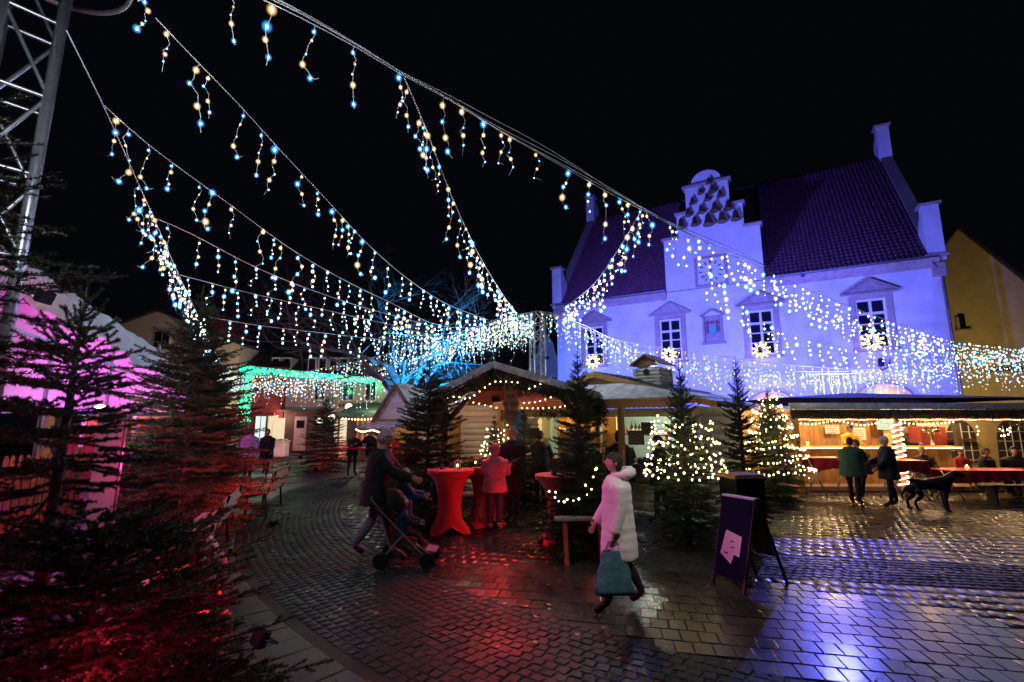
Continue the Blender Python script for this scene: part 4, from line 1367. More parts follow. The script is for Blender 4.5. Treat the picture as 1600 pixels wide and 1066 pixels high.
def garland(mb_, pts, rad=.12, n=900, nl=.1, seed=0):
    rr = random.Random(seed); pts = [Vector(p) for p in pts]
    Ls = [(pts[i + 1] - pts[i]).length for i in range(len(pts) - 1)]; T = sum(Ls)
    for k in range(n):
        s_ = rr.random() * T; i = 0
        while i < len(Ls) - 1 and s_ > Ls[i]: s_ -= Ls[i]; i += 1
        p = pts[i].lerp(pts[i + 1], s_ / Ls[i])
        d = Vector((rr.gauss(0, 1), rr.gauss(0, 1), rr.gauss(-.25, 1))).normalized()
        q = p + d * rad * rr.uniform(.2, 1); e = q + (d + Vector((rr.gauss(0, .6), rr.gauss(0, .6), rr.gauss(-.2, .6)))).normalized() * nl * rr.uniform(.6, 1.3)
        w = (e - q).cross(Vector((rr.gauss(0, 1), rr.gauss(0, 1), rr.gauss(0, 1)))).normalized() * nl * .09
        mb_.add([q - w, q + w, e + w * .3, e - w * .3], [(0, 1, 2, 3)])
    return mb_


def bulb_swag(name, pts, spacing, parent, r=.016, cap=.032, m=None, mh=None, world=False):  # cap sets the size of the glare halo
    mb = MB(); cv = catmull([Vector(p) for p in pts], .04); acc = 0; last = cv[0]
    for p in cv[1:]:
        acc += (p - last).length
        if acc >= spacing:
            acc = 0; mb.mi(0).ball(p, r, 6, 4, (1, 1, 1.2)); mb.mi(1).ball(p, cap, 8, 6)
        last = p
    o = mb.build(name, [m or M_chain, mh or M_chainh], parent, world=world, fix=False); o['kind'] = 'stuff'; return o


# ---- open gabled hut (front)
oh = thing('open_hut', 'open gabled wooden hut with frosted roof, fir garland and hanging sign board', 'market hut', (-.3, 10.5, 0))
# local: front gable at y=0, back y=2.6
ax_, az_ = -.12, 3.17; lx, lz = -1.42, 2.5; rx, rz_ = 2.15, 2.5


def roof_pair(t, apex, left, right, y0, y1, th, m, sag=.0, planks=8):
    for (e, s_) in ((left, -1), (right, 1)):
        for k in range(planks):
            f0, f1 = k / planks, (k + 1) / planks
            def at(f, y):
                return (apex[0] + (e[0] - apex[0]) * f, y, apex[1] + (e[1] - apex[1]) * f + .06 * math.sin(PI * f) * s_ * -0 + rnd.gauss(0, .006))
            dz = .012 * (k % 2)
            a0, a1, b0, b1 = at(f0, y0), at(f0, y1), at(f1 + .03, y0 + rnd.uniform(-.02, .02)), at(f1 + .03, y1)
            up_ = lambda p, h: (p[0], p[1], p[2] + h)
            v = [up_(a0, dz), up_(a1, dz), up_(b1, dz + .012), up_(b0, dz + .012), up_(a0, dz + th), up_(a1, dz + th), up_(b1, dz + th + .012), up_(b0, dz + th + .012)]
            mb = MB(); mb.add(v, [(0, 1, 2, 3), (4, 7, 6, 5), (0, 3, 7, 4), (1, 5, 6, 2), (0, 4, 5, 1), (3, 2, 6, 7)])
            mb.build('roof_panel', m, t)


roof_pair(oh, (ax_, az_), (lx, lz), (rx, rz_), -.25, 2.7, .085, M_roofw)
mb = MB()
mb.prism([(ax_, az_ - .05), (lx + .1, lz - .04), (lx + .1, lz - .16), (-.6, 2.62), (.6, 2.66), (rx - .1, rz_ - .16), (rx - .1, rz_ - .04)], -.02, .05)
mb.build('gable_board', M_rwood, oh)
mb = MB(); mb.bar((ax_, -.275, az_ + .03), (lx, -.275, lz + .03), .03, .15); mb.bar((ax_, -.275, az_ + .03), (rx, -.275, rz_ + .03), .03, .15); mb.build('frosted_edge', M_roofw, oh)
mb = MB(); mb.prism([(ax_, az_ - .1), (lx + .1, lz - .12), (rx - .1, rz_ - .12)], 2.5, 2.56); mb.prism([(ax_, az_ - .03), (lx, lz - .03), (lx, lz - .05), (ax_, az_ - .05), (rx, rz_ - .05), (rx, rz_ - .03)], .06, 2.5)
mb.build('roof_lining', M_rwood, oh)
for (x, y, zt) in ((.2, .02, 3.0), (lx + .25, .1, 2.55), (rx - .2, .1, 2.45), (rx - .2, 2.4, 2.45)):
    mb = MB(); mb.box((x, y, zt / 2), (.14, .14, zt), bev=.012); mb.build('post', M_pine, oh)
mb = MB(); mb.bar((lx + .28, .08, 1.95), (lx + .75, .08, 2.5), .11); mb.bar((rx - .25, .08, 1.95), (rx - .75, .08, 2.5), .11); mb.build('brace', M_rwood, oh)
mb = garland(MB(), [(lx - .05, -.3, lz - .12), (ax_ - .4, -.3, az_ - .38), (ax_, -.3, az_ - .22), (ax_ + .7, -.3, az_ - .4), (rx, -.3, rz_ - .12)], .13, 2600, .1, 5)
garland(mb, [(rx - .1, -.3, rz_ - .1), (rx + .0, -.3, rz_ - .5)], .2, 900, .12, 6); garland(mb, [(lx + .0, -.3, lz - .2), (lx + .05, -.3, lz - .4)], .16, 400, .1, 7)
mb.build('garland', M_garl, oh, fix=False)
for pts in ([(-1.2, -.36, 2.42), (-.9, -.36, 2.5), (-.6, -.36, 2.47), (-.15, -.36, 2.78), (.1, -.36, 2.82), (.42, -.36, 2.8)],
            [(.55, -.36, 2.62), (.75, -.36, 2.7), (.95, -.36, 2.78)], [(.45, .3, 2.38), (.9, .3, 2.42), (1.4, .3, 2.6), (1.75, .3, 2.7)],
            [(.4, .3, 2.28), (1.0, .3, 2.27), (1.5, .3, 2.32), (1.85, .3, 2.46)], [(-1.1, .3, 2.4), (-.75, .3, 2.42), (-.4, .3, 2.36), (-.05, .3, 2.28)],
            [(.16, -.1, 2.15), (.2, -.1, 1.9), (.1, -.1, 1.72), (.22, -.1, 1.62), (.14, -.1, 1.3)]):
    bulb_swag('bulb_swag', pts, .098, oh, .011, .021)
# hanging sign board with routed letters
sg = thing('hanging_sign', 'carved wooden sign board hanging on the middle post of the open hut', 'sign', (-.02, 10.38, 2.78))
prof = [(-.15, .02), (.15, .02), (.17, -.1), (.13, -.22), (.14, -.32), (.19, -.42), (.14, -.52), (.16, -.72), (.1, -.8), (.0, -.93), (-.1, -.8), (-.16, -.72), (-.14, -.52), (-.19, -.42), (-.14, -.32), (-.13, -.22), (-.17, -.1)]
mb = MB(); mb.prism(prof, -.02, .02); mb.build('board', mat('sign_wood', (.34, .19, .1), .6, var=.15, scale=8), sg)
for s_, z, sz in (('GLUH', -.11, .1), ('PER', -.27, .11), ('& TREF', -.43, .085), ('OST', -.63, .11)):
    me = text_mesh(s_, sz, .003, 'sign_letters', M_dwood, bold=.002)
    link('lettering', me, sg, (0, -.024, z), (PI / 2, 0, 0))
# round lantern under the gable
t = thing('round_lantern', 'small round lantern hanging right of the carved sign board', 'lantern', (.33, 10.35, 2.55))
mb = MB(); mb.ball((0, 0, .05), .09, 12, 8, (1, .6, 1)); mb.build('shade', mat('lantern_shade', (.4, .3, .14), .5, var=.1), t); mb = MB(); mb.tube([(0, 0, .13), (0, 0, .3)], .006, 4); mb.build('hanger', M_black, t)

# ---- log hut behind, with the yellow door
lh = thing('log_hut', 'pale log hut with an ochre door behind the open hut', 'market hut', (-2.35, 12.7, 0))
log_wall(lh, (0, 0), (2.25, 0), .05, 2.4, .085, holes=((.38, 1.02, 0, 2.05),))
mb = MB(); mb.box((.7, .02, 1.02), (.62, .06, 2.0)); d_ = mb.build('door', mat('ochre_door', (.42, .26, .06), .5, var=.15, stretch=(6, 6, .7)), lh)
mb = MB(); mb.box((.95, -.03, 1.0), (.03, .06, .12)); mb.build('handle', M_black, d_)
mb = MB(); mb.box((.35, .0, 1.05), (.08, .14, 2.1)); mb.box((1.05, .0, 1.05), (.08, .14, 2.1)); mb.box((.7, 0, 2.12), (.8, .14, .1)); mb.build('door_frame', M_log, lh)
mb = MB(); mb.box((1.1, 1.2, 1.2), (2.1, 2.1, 2.3)); mb.build('inner_box', M_dwood, lh)

# ---- drinks hut, turned; local frame: x along its front from right corner to left, y into the hut
RB = math.atan2(.66, -.75)
dh = thing('drinks_hut', 'log hut with a lit serving hatch, scalloped canopy and a birdhouse shaped roof vent', 'market hut', (3.85, 10.0, 0), RB)
# local +x = toward back left; local +y = (-.66,-.75) i.e. toward the viewer -> inside is -y
FWd = 4.6; DPd = 2.75
log_wall(dh, (0, 0), (0, -DPd), .05, 2.3, .1, holes=())                       # right side wall
log_wall(dh, (0, 0), (FWd, 0), .05, 1.0, .1)
log_wall(dh, (0, 0), (FWd, 0), 2.05, 2.3, .1)
log_wall(dh, (0, 0), (.32, 0), 1.0, 2.05, .1); log_wall(dh, (4.25, 0), (4.6, 0), 1.0, 2.05, .1)
mb = MB(); mb.box((FWd / 2 + .0, -DPd + .05, 1.15), (FWd, .06, 2.2)); mb.box((FWd, -DPd / 2, 1.15), (.06, DPd, 2.2)); mb.build('back_wall', M_mint, dh)
mb = MB(); mb.box((3.35, -1.0, 1.5), (1.85, .05, 1.3)); mb.build('inner_panel', mat('amber_board', (.55, .34, .1), .6, var=.1), dh)
mb = MB(); mb.box((FWd / 2, .1, 1.04), (FWd - .1, .42, .05), bev=.01); mb.build('counter', M_pinef, dh)
mb = MB(); mb.box((2.35, 0, 1.55), (.12, .12, 1.0)); mb.build('mullion', M_pine, dh)
mb = MB(); mb.box((1.55, -.72, 1.66), (1.5, .26, .035)); sh = mb.build('shelf', M_redsh, dh)
mb = MB(); [mb.prism([(-.72 - .12, 1.64), (-.72 + .12, 1.64), (-.72 - .12, 1.38)], x - .02, x + .02, 'x') for x in (.95, 2.2)]; mb.build('bracket', M_pinef, sh)
# roof: gable over the front
pk = (2.3, 3.12)
for (e, nme) in (((-.45, 2.34), 1), ((5.05, 2.34), 0)):
    for k in range(7):
        f0, f1 = k / 7, (k + 1.08) / 7
        m_ = M_roofb if k < 5 else M_roofw
        q0 = (pk[0] + (e[0] - pk[0]) * f0, pk[1] + (e[1] - pk[1]) * f0 + .012 * (k % 2)); q1 = (pk[0] + (e[0] - pk[0]) * f1, pk[1] + (e[1] - pk[1]) * f1 + .012 * (k % 2) + .01)
        mb = MB(); mb.add([(q0[0], .22, q0[1]), (q1[0], .22, q1[1]), (q1[0], -DPd - .3, q1[1]), (q0[0], -DPd - .3, q0[1]),
                           (q0[0], .22, q0[1] + .045), (q1[0], .22, q1[1] + .045), (q1[0], -DPd - .3, q1[1] + .045), (q0[0], -DPd - .3, q0[1] + .045)],
                          [(0, 1, 2, 3), (4, 7, 6, 5), (0, 4, 5, 1), (1, 5, 6, 2), (2, 6, 7, 3), (3, 7, 4, 0)])
        mb.build('roof_panel', m_, dh)
for k in range(4):   # gable boards
    z0, z1 = 2.36 + k * .18, 2.53 + k * .18
    def half(z): return 2.72 * (3.09 - z) / .75
    h0, h1 = half(z0), max(.04, half(z1))
    mb = MB(); mb.prism([(pk[0] - h0, z0), (pk[0] + h0, z0), (pk[0] + h1, z1), (pk[0] - h1, z1)], .02, .06 + .004 * k); mb.build('gable_plank', M_pinef, dh)
mb = MB(); mb.bar((pk[0], .23, pk[1] - .03), (-.5, .23, 2.31), .04, .13); mb.bar((pk[0], .23, pk[1] - .03), (5.1, .23, 2.31), .04, .13); mb.build('verge_board', M_pinef, dh)
# rafters' ends on the right side
for k in range(5):
    mb = MB(); mb.bar((-.4, -.35 - k * .52, 2.3), (.1, -.35 - k * .52, 2.42), .05, .08); mb.build('rafter', M_dwood, dh)
# canopy toward the viewer
cv_ = [(-.15, .25, 2.47), (.9, .25, 2.74), (1.6, .25, 2.84), (3.1, .25, 2.84), (3.8, .25, 2.74), (4.9, .25, 2.47), (4.9, 1.0, 2.46), (3.8, 1.0, 2.46), (3.1, 1.0, 2.46), (1.6, 1.0, 2.46), (.9, 1.0, 2.46), (-.15, 1.0, 2.46)]
mb = MB(); mb.add(cv_ + [(a, b_, c - .04) for a, b_, c in cv_], [(i, i + 1, 10 - i, 11 - i) for i in range(5)] + [(12 + i, 23 - i, 22 - i, 13 + i) for i in range(5)] + [(i, 12 + i, 12 + (i + 1) % 12, (i + 1) % 12) for i in range(12)]); mb.build('canopy', M_roofw, dh)
sc_ = [(4.9, 2.44), (-.15, 2.44)]
bot = []
n = 46
for k in range(n * 4 + 1):
    f = k / (n * 4); bot.append((-.15 + 5.05 * f, 2.27 - .025 * abs(math.sin(PI * f * n))))
mb = MB(); mb.prism(bot + sc_, 1.0, 1.03); mb.build('fascia', M_pinef, dh)
for x in (1.25, 4.7):
    mb = MB(); mb.box((x, .93, 1.16), (.11, .11, 2.28), bev=.01); mb.build('post', M_pine, dh)
mb = MB(); mb.bar((1.0, 1.05, 1.02), (1.85, .75, 1.02), .26, .035); mb.bar((1.25, .93, .84), (1.5, .85, 1.0), .04); mb.build('post_shelf', M_pinef, dh)
mb = MB(); mb.bar((.1, .35, 1.06), (.75, .35, 1.06), .3, .035); mb.build('side_shelf', M_pinef, dh)
# birdhouse vent of little logs
mb = MB()
for k in range(5):
    z = 2.86 + k * .088
    for (a, b_) in (((1.1, -.75), (1.7, -.75)), ((1.1, -1.35), (1.7, -1.35)), ((1.1, -.75), (1.1, -1.35)), ((1.7, -.75), (1.7, -1.35))):
        A_, B_ = Vector((*a, z)), Vector((*b_, z)); d = (B_ - A_).normalized() * .07
        mb.tube([A_ - d, B_ + d], .046, 8)
mb.box((1.4, -1.05, 3.02), (.56, .56, .5))
vt = mb.build('vent_house', M_log, dh)
mb = MB()
mb.add([(1.4, -.6, 3.56), (1.4, -1.5, 3.56), (1.0, -1.5, 3.32), (1.0, -.6, 3.32), (1.8, -1.5, 3.32), (1.8, -.6, 3.32),
        (1.4, -.6, 3.60), (1.4, -1.5, 3.60), (.98, -1.5, 3.35), (.98, -.6, 3.35), (1.82, -1.5, 3.35), (1.82, -.6, 3.35)],
       [(0, 1, 2, 3), (1, 0, 5, 4), (6, 9, 8, 7), (7, 10, 11, 6), (0, 3, 9, 6), (0, 6, 11, 5), (1, 7, 8, 2), (1, 4, 10, 7), (3, 2, 8, 9), (5, 11, 10, 4)])
mb.prism([(1.1, 3.3), (1.7, 3.3), (1.4, 3.54)], -.72, -.70)
mb.build('vent_roof', M_pine, vt)
mb = MB(); mb.lathe([(.075, 0), (.075, .02)], 14); mb.xf((1.4, -.69, 3.16), (-PI / 2, 0, 0)); mb.build('vent_hole', M_black, vt)


def dw(x, y, z): return Vector((3.85, 10.0, 0)) + Matrix.Rotation(RB, 3, 'Z') @ Vector((x, y, z))


# boards with chalk writing
def chalkboard(label, p, rot, w, h, group=None):
    t = thing('chalk_board', label, 'sign', p, rot, group)
    mb = MB(); mb.box((0, 0, 0), (w, .015, h)); mb.build('slate', M_slateb, t)
    mb = MB()
    for (a, b_, c, d) in ((0, h / 2, w + .03, .02), (0, -h / 2, w + .03, .02)): mb.box((a, -.003, b_), (c, .024, d))
    for s_ in (-1, 1): mb.box((s_ * w / 2, -.003, 0), (.02, .022, h - .02))
    mb.build('frame', M_dwood, t)
    mb = MB()
    for r_ in range(4):
        x = -w * .38
        while x < w * .34:
            l = rnd.uniform(.015, .045); mb.box((x + l / 2, -.0085, h * .3 - r_ * h * .2 + rnd.uniform(-.004, .004)), (l, .002, .012)); x += l + .012
    mb.build('chalk_strokes', mat('chalk', (.12, .12, .14), .8, var=.1), t)


chalkboard('small chalk board on the wooden post of the drinks hut', P(994, 684, 9.86), .0, .3, .27)
chalkboard('chalk board on the white log corner left of the amber hatch', P(834, 677, 12.55), -.4, .3, .24)
# bottles and box on the shelf
M_bot = mat('bottle_glass', (.02, .05, .02), .1, var=0, spec=.8); M_lab = mat('bottle_label', (.7, .62, .4), .6, var=0)
b0 = None
for k, (x, lab) in enumerate(((1.86, 'second'), (1.76, 'third'), (1.66, 'fourth'))):
    w = dw(x, -.72, 1.68)
    if b0 is None:
        b0 = thing('bottle', 'dark bottle on the red shelf, leftmost of the three tall ones', 'bottle', w, 0, 'bottles on the red shelf')
        mb = MB(); mb.lathe([(.034, 0), (.036, .02), (.036, .17), (.014, .23), (.013, .29)], 12); mb.build('body', M_bot, b0, smooth=True)
        mb = MB(); mb.lathe([(.037, .03), (.037, .12)], 12, cap=False); mb.build('sticker', M_lab, b0)
        mb = MB(); mb.lathe([(.015, .27), (.015, .31)], 8); mb.build('cap', M_redsh, b0)
    else: copy_tree(b0, None, w, 0, 'dark bottle on the red shelf, %s' % ('middle one of the three tall ones' if k == 1 else 'next to the black box'))
t = thing('small_bottle', 'short reddish bottle at the left end of the red shelf', 'bottle', dw(1.98, -.72, 1.68)); mb = MB(); mb.lathe([(.03, 0), (.032, .1), (.012, .15), (.012, .19)], 10); mb.build('body', M_redsh, t, smooth=True)
t = thing('black_box', 'black box beside the bottles on the red shelf', 'box', dw(1.45, -.72, 1.68), RB); mb = MB(); mb.box((0, 0, .14), (.24, .2, .28), bev=.01); mb.build('body', M_slateb, t); mb = MB(); mb.box((0, .1, .14), (.2, .01, .02)); mb.build('edge', M_dwood, t)
t = thing('wall_poster', 'pale paper poster with grey strokes on the mint wall of the hut', 'poster', dw(.75, -DPd + .1, 1.72), RB)
mb = MB(); mb.box((0, .03, 0), (.5, .01, .42)); mb.build('sheet', mat('paper', (.6, .58, .56), .7, var=.04), t)
mb = MB(); [mb.tube([(-.2 + .4 * i / 10, .04, .12 - .1 * j + .02 * math.sin(i + j)) for i in range(11)], .005, 3) for j in range(3)]; mb.build('drawn_line', M_dwood, t)
# things behind the amber hatch
for (x, z, w_, h_, m_, nm, lb) in ((3.9, 1.7, .5, .2, 'paper', 'paper_tray', 'white tray on the amber shelf of the hatch'), (3.6, 1.3, .3, .12, 'paper', 'cup_stack', 'stacked pale cups lying in the amber hatch')):
    t = thing(nm, lb, 'cup' if nm == 'cup_stack' else 'tray', dw(x, -.6, z), RB); mb = MB()
    if nm == 'cup_stack':
        for k in range(4): mb.lathe([(.03, 0), (.04, .09), (.036, .09)], 10, (k * .09 - .15, 0, 0))
    else: mb.box((0, 0, 0), (w_, .2, .02), bev=.005); mb.box((.1, 0, .06), (.16, .12, .1), bev=.01); mb.box((-.1, 0, .05), (.14, .12, .07), bev=.01)
    mb.build('body', MATS[m_], t)
# wall shelves inside the amber hatch
mb = MB(); mb.box((3.4, -.8, 1.72), (1.3, .3, .03)); mb.box((3.6, -.8, 1.36), (1.0, .3, .03)); mb.build('shelf', M_pinef, dh)
mb = garland(MB(), [tuple(dw(1.5, 1.1, 2.25)), tuple(dw(2.4, 1.1, 2.15)), tuple(dw(3.4, 1.1, 2.2))], .14, 700, .1, 9); o = mb.build('fir_garland', M_garl, None, fix=False); setp(o, 'fir garland hanging under the left half of the scalloped canopy', 'garland')

# ---- small gabled hut on the left with violet light
sh_ = thing('gabled_hut', 'small gabled hut with lilac boarding and a striped awning, behind the broad fir', 'market hut', (-4.35, 15.85, 0), R(-45)); sh_.scale = (.9, .9, .9)
for k in range(6):
    z0, z1 = 2.28 + k * .19, 2.46 + k * .19; h0, h1 = 1.35 * (3.4 - z0) / 1.15, max(.03, 1.35 * (3.4 - z1) / 1.15)
    mb = MB(); mb.prism([(1.3 - h0, z0), (1.3 + h0, z0), (1.3 + h1, z1), (1.3 - h1, z1)], -.02 - .008 * (k % 2), .04); mb.build('gable_plank', M_log, sh_)
mb = MB(); mb.box((1.3, -.06, 3.25), (.06, .06, .5)); mb.build('finial', M_white, sh_)
roof_pair(sh_, (1.3, 3.46), (-.15, 2.2), (2.75, 2.2), -.2, 2.6, .05, M_roofw, planks=6)
mb = MB(); mb.bar((1.3, -.23, 3.44), (-.2, -.23, 2.16), .05, .14); mb.bar((1.3, -.23, 3.44), (2.8, -.23, 2.16), .05, .14); mb.build('verge_board', mat('verge_wood', (.2, .12, .08), .6, var=.2), sh_)
mb = MB(); mb.box((1.3, 2.4, 1.1), (2.5, .08, 2.2)); mb.box((.05, 1.2, 1.1), (.08, 2.3, 2.2)); mb.box((2.55, 1.2, 1.1), (.08, 2.3, 2.2)); mb.box((1.3, 0, .5), (2.5, .08, 1.0)); mb.box((1.3, 0, 1.03), (2.6, .35, .05)); mb.build('wall', M_pine, sh_)
for k in range(9):
    mb = MB(); x = .1 + k * .29; mb.bar((x, -.2, 2.16), (x, -1.0, 1.98), .27, .03); mb.build('awning_strip', M_roofw if k % 2 else mat('lilac_strip', (.3, .26, .42), .5, var=.1), sh_)
mb = garland(MB(), [(.0, -.9, 1.95), (1.2, -.9, 1.86), (2.5, -.9, 1.92)], .12, 900, .09, 11); mb.build('garland', M_garl, sh_, fix=False)
bulb_swag('bulb_swag', [(.0, -.98, 1.93), (.6, -1.0, 1.84), (1.3, -1.0, 1.9), (1.9, -1.0, 1.83), (2.5, -.98, 1.9)], .09, sh_, .018, .036)
for x in (.12, 2.5):
    mb = MB(); mb.box((x, -.08, 1.1), (.1, .1, 2.2)); mb.build('post', M_pine, sh_)
# wares in front: crumpled red foil parcels
t = thing('gift_heap', 'heap of shiny red wrapped parcels before the small gabled hut', 'parcels', (-2.9, 12.6, 0)); mb = MB()
for k in range(34):
    mb.box((rnd.uniform(-.5, .6), rnd.uniform(-.25, .25), .95 + rnd.uniform(0, .42)), (rnd.uniform(.1, .24), .16, rnd.uniform(.08, .18)), (rnd.uniform(0, 3), rnd.uniform(0, 3), rnd.uniform(0, 3)), bev=.015)
mb.build('parcel_heap', mat('red_foil', (.55, .03, .03), .22, .3, var=.4), t); mb = MB(); mb.box((0, 0, .45), (1.3, .6, .9), bev=.02); mb.build('table_box', M_dwood, t)
spot('foil_lamp', (-2.9, 12.2, 1.95), (-2.9, 12.6, 1.0), 18, (1, .35, .3), 120)

# ---- canopy stall far behind with row of lights
cs = thing('canopy_stall', 'distant stall under a dark green canopy with a row of lights', 'market stall', (-8.9, 24.5, 0))
mb = MB(); mb.add([(0, 0, 2.4), (3.4, 0, 2.4), (2.9, 1.6, 2.95), (.5, 1.6, 2.95), (0, 3.2, 2.4), (3.4, 3.2, 2.4)], [(0, 1, 2, 3), (3, 2, 5, 4), (0, 3, 4), (1, 5, 2)]); mb.box((1.7, 0, 2.3), (3.4, .05, .2)); mb.build('canopy', mat('green_canvas', (.05, .12, .08), .7, var=.2), cs)
mb = MB(); mb.box((1.7, 2.9, 1.1), (3.3, .06, 2.2)); mb.build('back_wall', M_pine, cs); mb = MB(); mb.box((1.7, .3, .5), (3.2, .5, 1.0), bev=.02); mb.build('counter', M_pine, cs)
for x in (.06, 3.34):
    mb = MB(); mb.box((x, .05, 1.15), (.08, .08, 2.3)); mb.build('post', M_dwood, cs)
bulb_swag('bulb_swag', [(.1, -.05, 2.1), (1.2, -.05, 2.04), (2.3, -.05, 2.1), (3.3, -.05, 2.05)], .13, cs, .03, .05)
point('stall_lamp', (-7.2, 25.5, 2.1), 40, WARM, .08)

# ================================================================== drinks stall on the right
st = thing('drinks_stall', 'long wooden drinks stall with a fir garland eave and lit counter', 'market stall', (7.7, 13.2, 0))
SW = 10.6
mb = MB()
for k in range(53):
    mb = MB(); mb.box((.1 + k * .2, 3.9, 1.2), (.192, .03, 2.4)); mb.build('wall_plank', M_pine, st)
for (x0, x1) in ((.55, 5.9),):
    for k in range(int((x1 - x0) / .18)):
        mb = MB(); mb.box((x0 + .09 + k * .18, 1.7, .6), (.172, .03, 1.15)); mb.build('counter_plank', M_pine, st)
mb = MB(); mb.box((3.2, 1.62, 1.2), (5.4, .5, .05), bev=.01); mb.build('counter_top', M_pinef, st)
bulb_swag('counter_light', [(.6, 1.36, 1.18), (3, 1.36, 1.18), (5.8, 1.36, 1.18)], .035, st, .014, .02)
mb = MB(); mb.box((.3, 1.8, 1.15), (.5, .12, 2.3)); mb.build('end_wall', M_pine, st)
mb = MB(); mb.box((.62, 1.55, 1.1), (.13, .13, 2.2)); mb.box((5.95, 1.6, 1.1), (.13, .13, 2.2)); mb.build('counter_post', M_dwood, st)
mb = MB(); mb.box((6.4, 3.2, .9), (.9, .5, 1.8), bev=.02); mb.box((7.6, 3.6, 1.35), (1.4, .3, .04)); mb.build('cupboard', M_rwood, st)
mb = MB(); mb.box((SW / 2, 0, 2.17), (SW, .1, .24)); mb.build('eave_beam', M_dwood, st)
for x in (.1, 3.6, 7.0, 10.4):
    if x == 3.6: continue
    mb = MB(); mb.box((x, .05, 1.1), (.12, .12, 2.2)); mb.build('post', M_pine, st)
mb = MB(); mb.add([(-.2, -.25, 2.36), (SW + .2, -.25, 2.36), (SW + .2, 4.2, 2.62), (-.2, 4.2, 2.62), (-.2, -.25, 2.3), (SW + .2, -.25, 2.3), (SW + .2, 4.2, 2.55), (-.2, 4.2, 2.55)],
                  [(0, 1, 2, 3), (4, 7, 6, 5), (0, 4, 5, 1), (1, 5, 6, 2), (2, 6, 7, 3), (3, 7, 4, 0)]); mb.build('flat_roof', M_roofw, st)
mb = MB(); mb.box((SW / 2, -.27, 2.39), (SW + .4, .03, .15)); mb.build('eave_cloth', M_roofw, st)
mb = garland(MB(), [(-.2, -.28, 2.2), (2, -.28, 2.16), (4, -.28, 2.2), (6, -.28, 2.17), (8, -.28, 2.2), (SW, -.28, 2.15)], .13, 6500, .1, 21)
garland(mb, [(6.1, 0, 2.05), (7.0, 0, 1.95), (7.3, 0, 1.6), (7.5, 0, 1.45)], .25, 2200, .12, 22); garland(mb, [(.5, 1.3, 2.05), (2, 1.3, 1.98), (4, 1.3, 2.03), (5.8, 1.3, 2.0)], .1, 1600, .1, 23)
garland(mb, [(7.8, 0, 2.0), (8.6, 0, 1.8), (9.4, 0, 1.95), (10.2, 0, 1.8)], .16, 1300, .12, 24)
mb.build('garland', M_garl, st, fix=False)
M_rope = emis('rope_light', (1, .66, .42), 7)
mb = MB(); mb.tube([(.1 + 7.6 * i / 60, -.13, 2.02 + .006 * math.sin(i * 1.3)) for i in range(61)], .011, 5); mb.build('rope_light', M_rope, st)
bulb_swag('bulb_swag', [(.6, 1.2, 2.0), (1.2, 1.18, 1.88), (2.0, 1.2, 1.98), (2.8, 1.18, 1.86), (3.6, 1.2, 1.97), (4.6, 1.18, 1.88), (5.6, 1.2, 1.96)], .085, st, .018, .034)
bulb_swag('bulb_swag', [(5.6, .6, 1.95), (5.65, .6, 1.7), (5.6, .6, 1.55)], .09, st, .018, .034); bulb_swag('bulb_swag', [(6.4, .8, 1.8), (6.6, .8, 1.7), (6.8, .8, 1.78), (6.7, .8, 1.6), (6.45, .8, 1.55)], .09, st, .018, .034)
# purple canopy peak behind
t = thing('pointed_canopy', 'purple pointed canopy rising behind the stall roof', 'canopy', (7.9, 14.0, 2.66)); mb = MB(); q = [(0, 0, 0), (8.2, 0, 0), (8.2, 5, .0), (0, 5, .0), (3.4, 2.0, .25)]; 
mb.add(q, [(0, 1, 4), (1, 2, 4), (2, 3, 4), (3, 0, 4)]); mb.add([(v[0], v[1], v[2] - .03) for v in q], [(1, 0, 4), (2, 1, 4), (3, 2, 4), (0, 3, 4)]); mb.build('cloth', mat('purple_cloth', (.1, .04, .09), .7, var=.15), t); mb = MB(); mb.tube([(3.4, 2.0, .0), (3.4, 2.0, .24)], .03, 6); mb.build('centre_pole', M_dwood, t)
# post wound with rope light
p = G(1412, 776); t = thing('wound_post', 'wooden post wound in a bright rope light spiral', 'post', (p.x, 13.05, 0)); mb = MB(); mb.box((0, 0, 1.1), (.1, .1, 2.2), bev=.01); mb.build('timber', M_pine, t)
mb = MB(); mb.tube([(.12 * math.cos(a), .12 * math.sin(a), .25 + 1.75 * a / (2 * PI * 12.5)) for a in [i * 2 * PI / 12 for i in range(150)]], .013, 5); mb.build('rope_coil', emis('coil_light', (1, .68, .45), 9), t)
# pale party tent with arched windows at the right
M_tent = mat('cream_tent', (.62, .5, .24), .6, var=.06)
tt = thing('party_tent', 'cream party tent wall with arched lattice windows at the right end', 'tent', (13.1, 16.75, 0))
mb = MB(); mb.box((2.6, .12, 1.2), (5.4, .04, 2.4)); mb.build('wall_cloth', M_tent, tt)
for k, cx_ in enumerate((.75, 2.55, 4.3)):
    mb = MB(); arc = [(cx_ - .55, .55), (cx_ + .55, .55), (cx_ + .5, 1.4)] + [(cx_ + .5 * math.cos(PI * i / 12), 1.4 + .62 * math.sin(PI * i / 12)) for i in range(1, 12)] + [(cx_ - .5, 1.4)]
    mb.prism(arc, .06, .09); w_ = mb.build('window', mat('tent_pane', (.05, .05, .05), .2, var=0), tt)
    mb = MB()
    for i in range(1, 4): mb.box((cx_ - .55 + i * .275, .045, 1.2), (.022, .02, 1.4 if i == 2 else 1.25))
    for i in range(4): mb.box((cx_, .04, .65 + i * .32), (1.05, .02, .022))
    mb.build('lattice', M_white, w_)
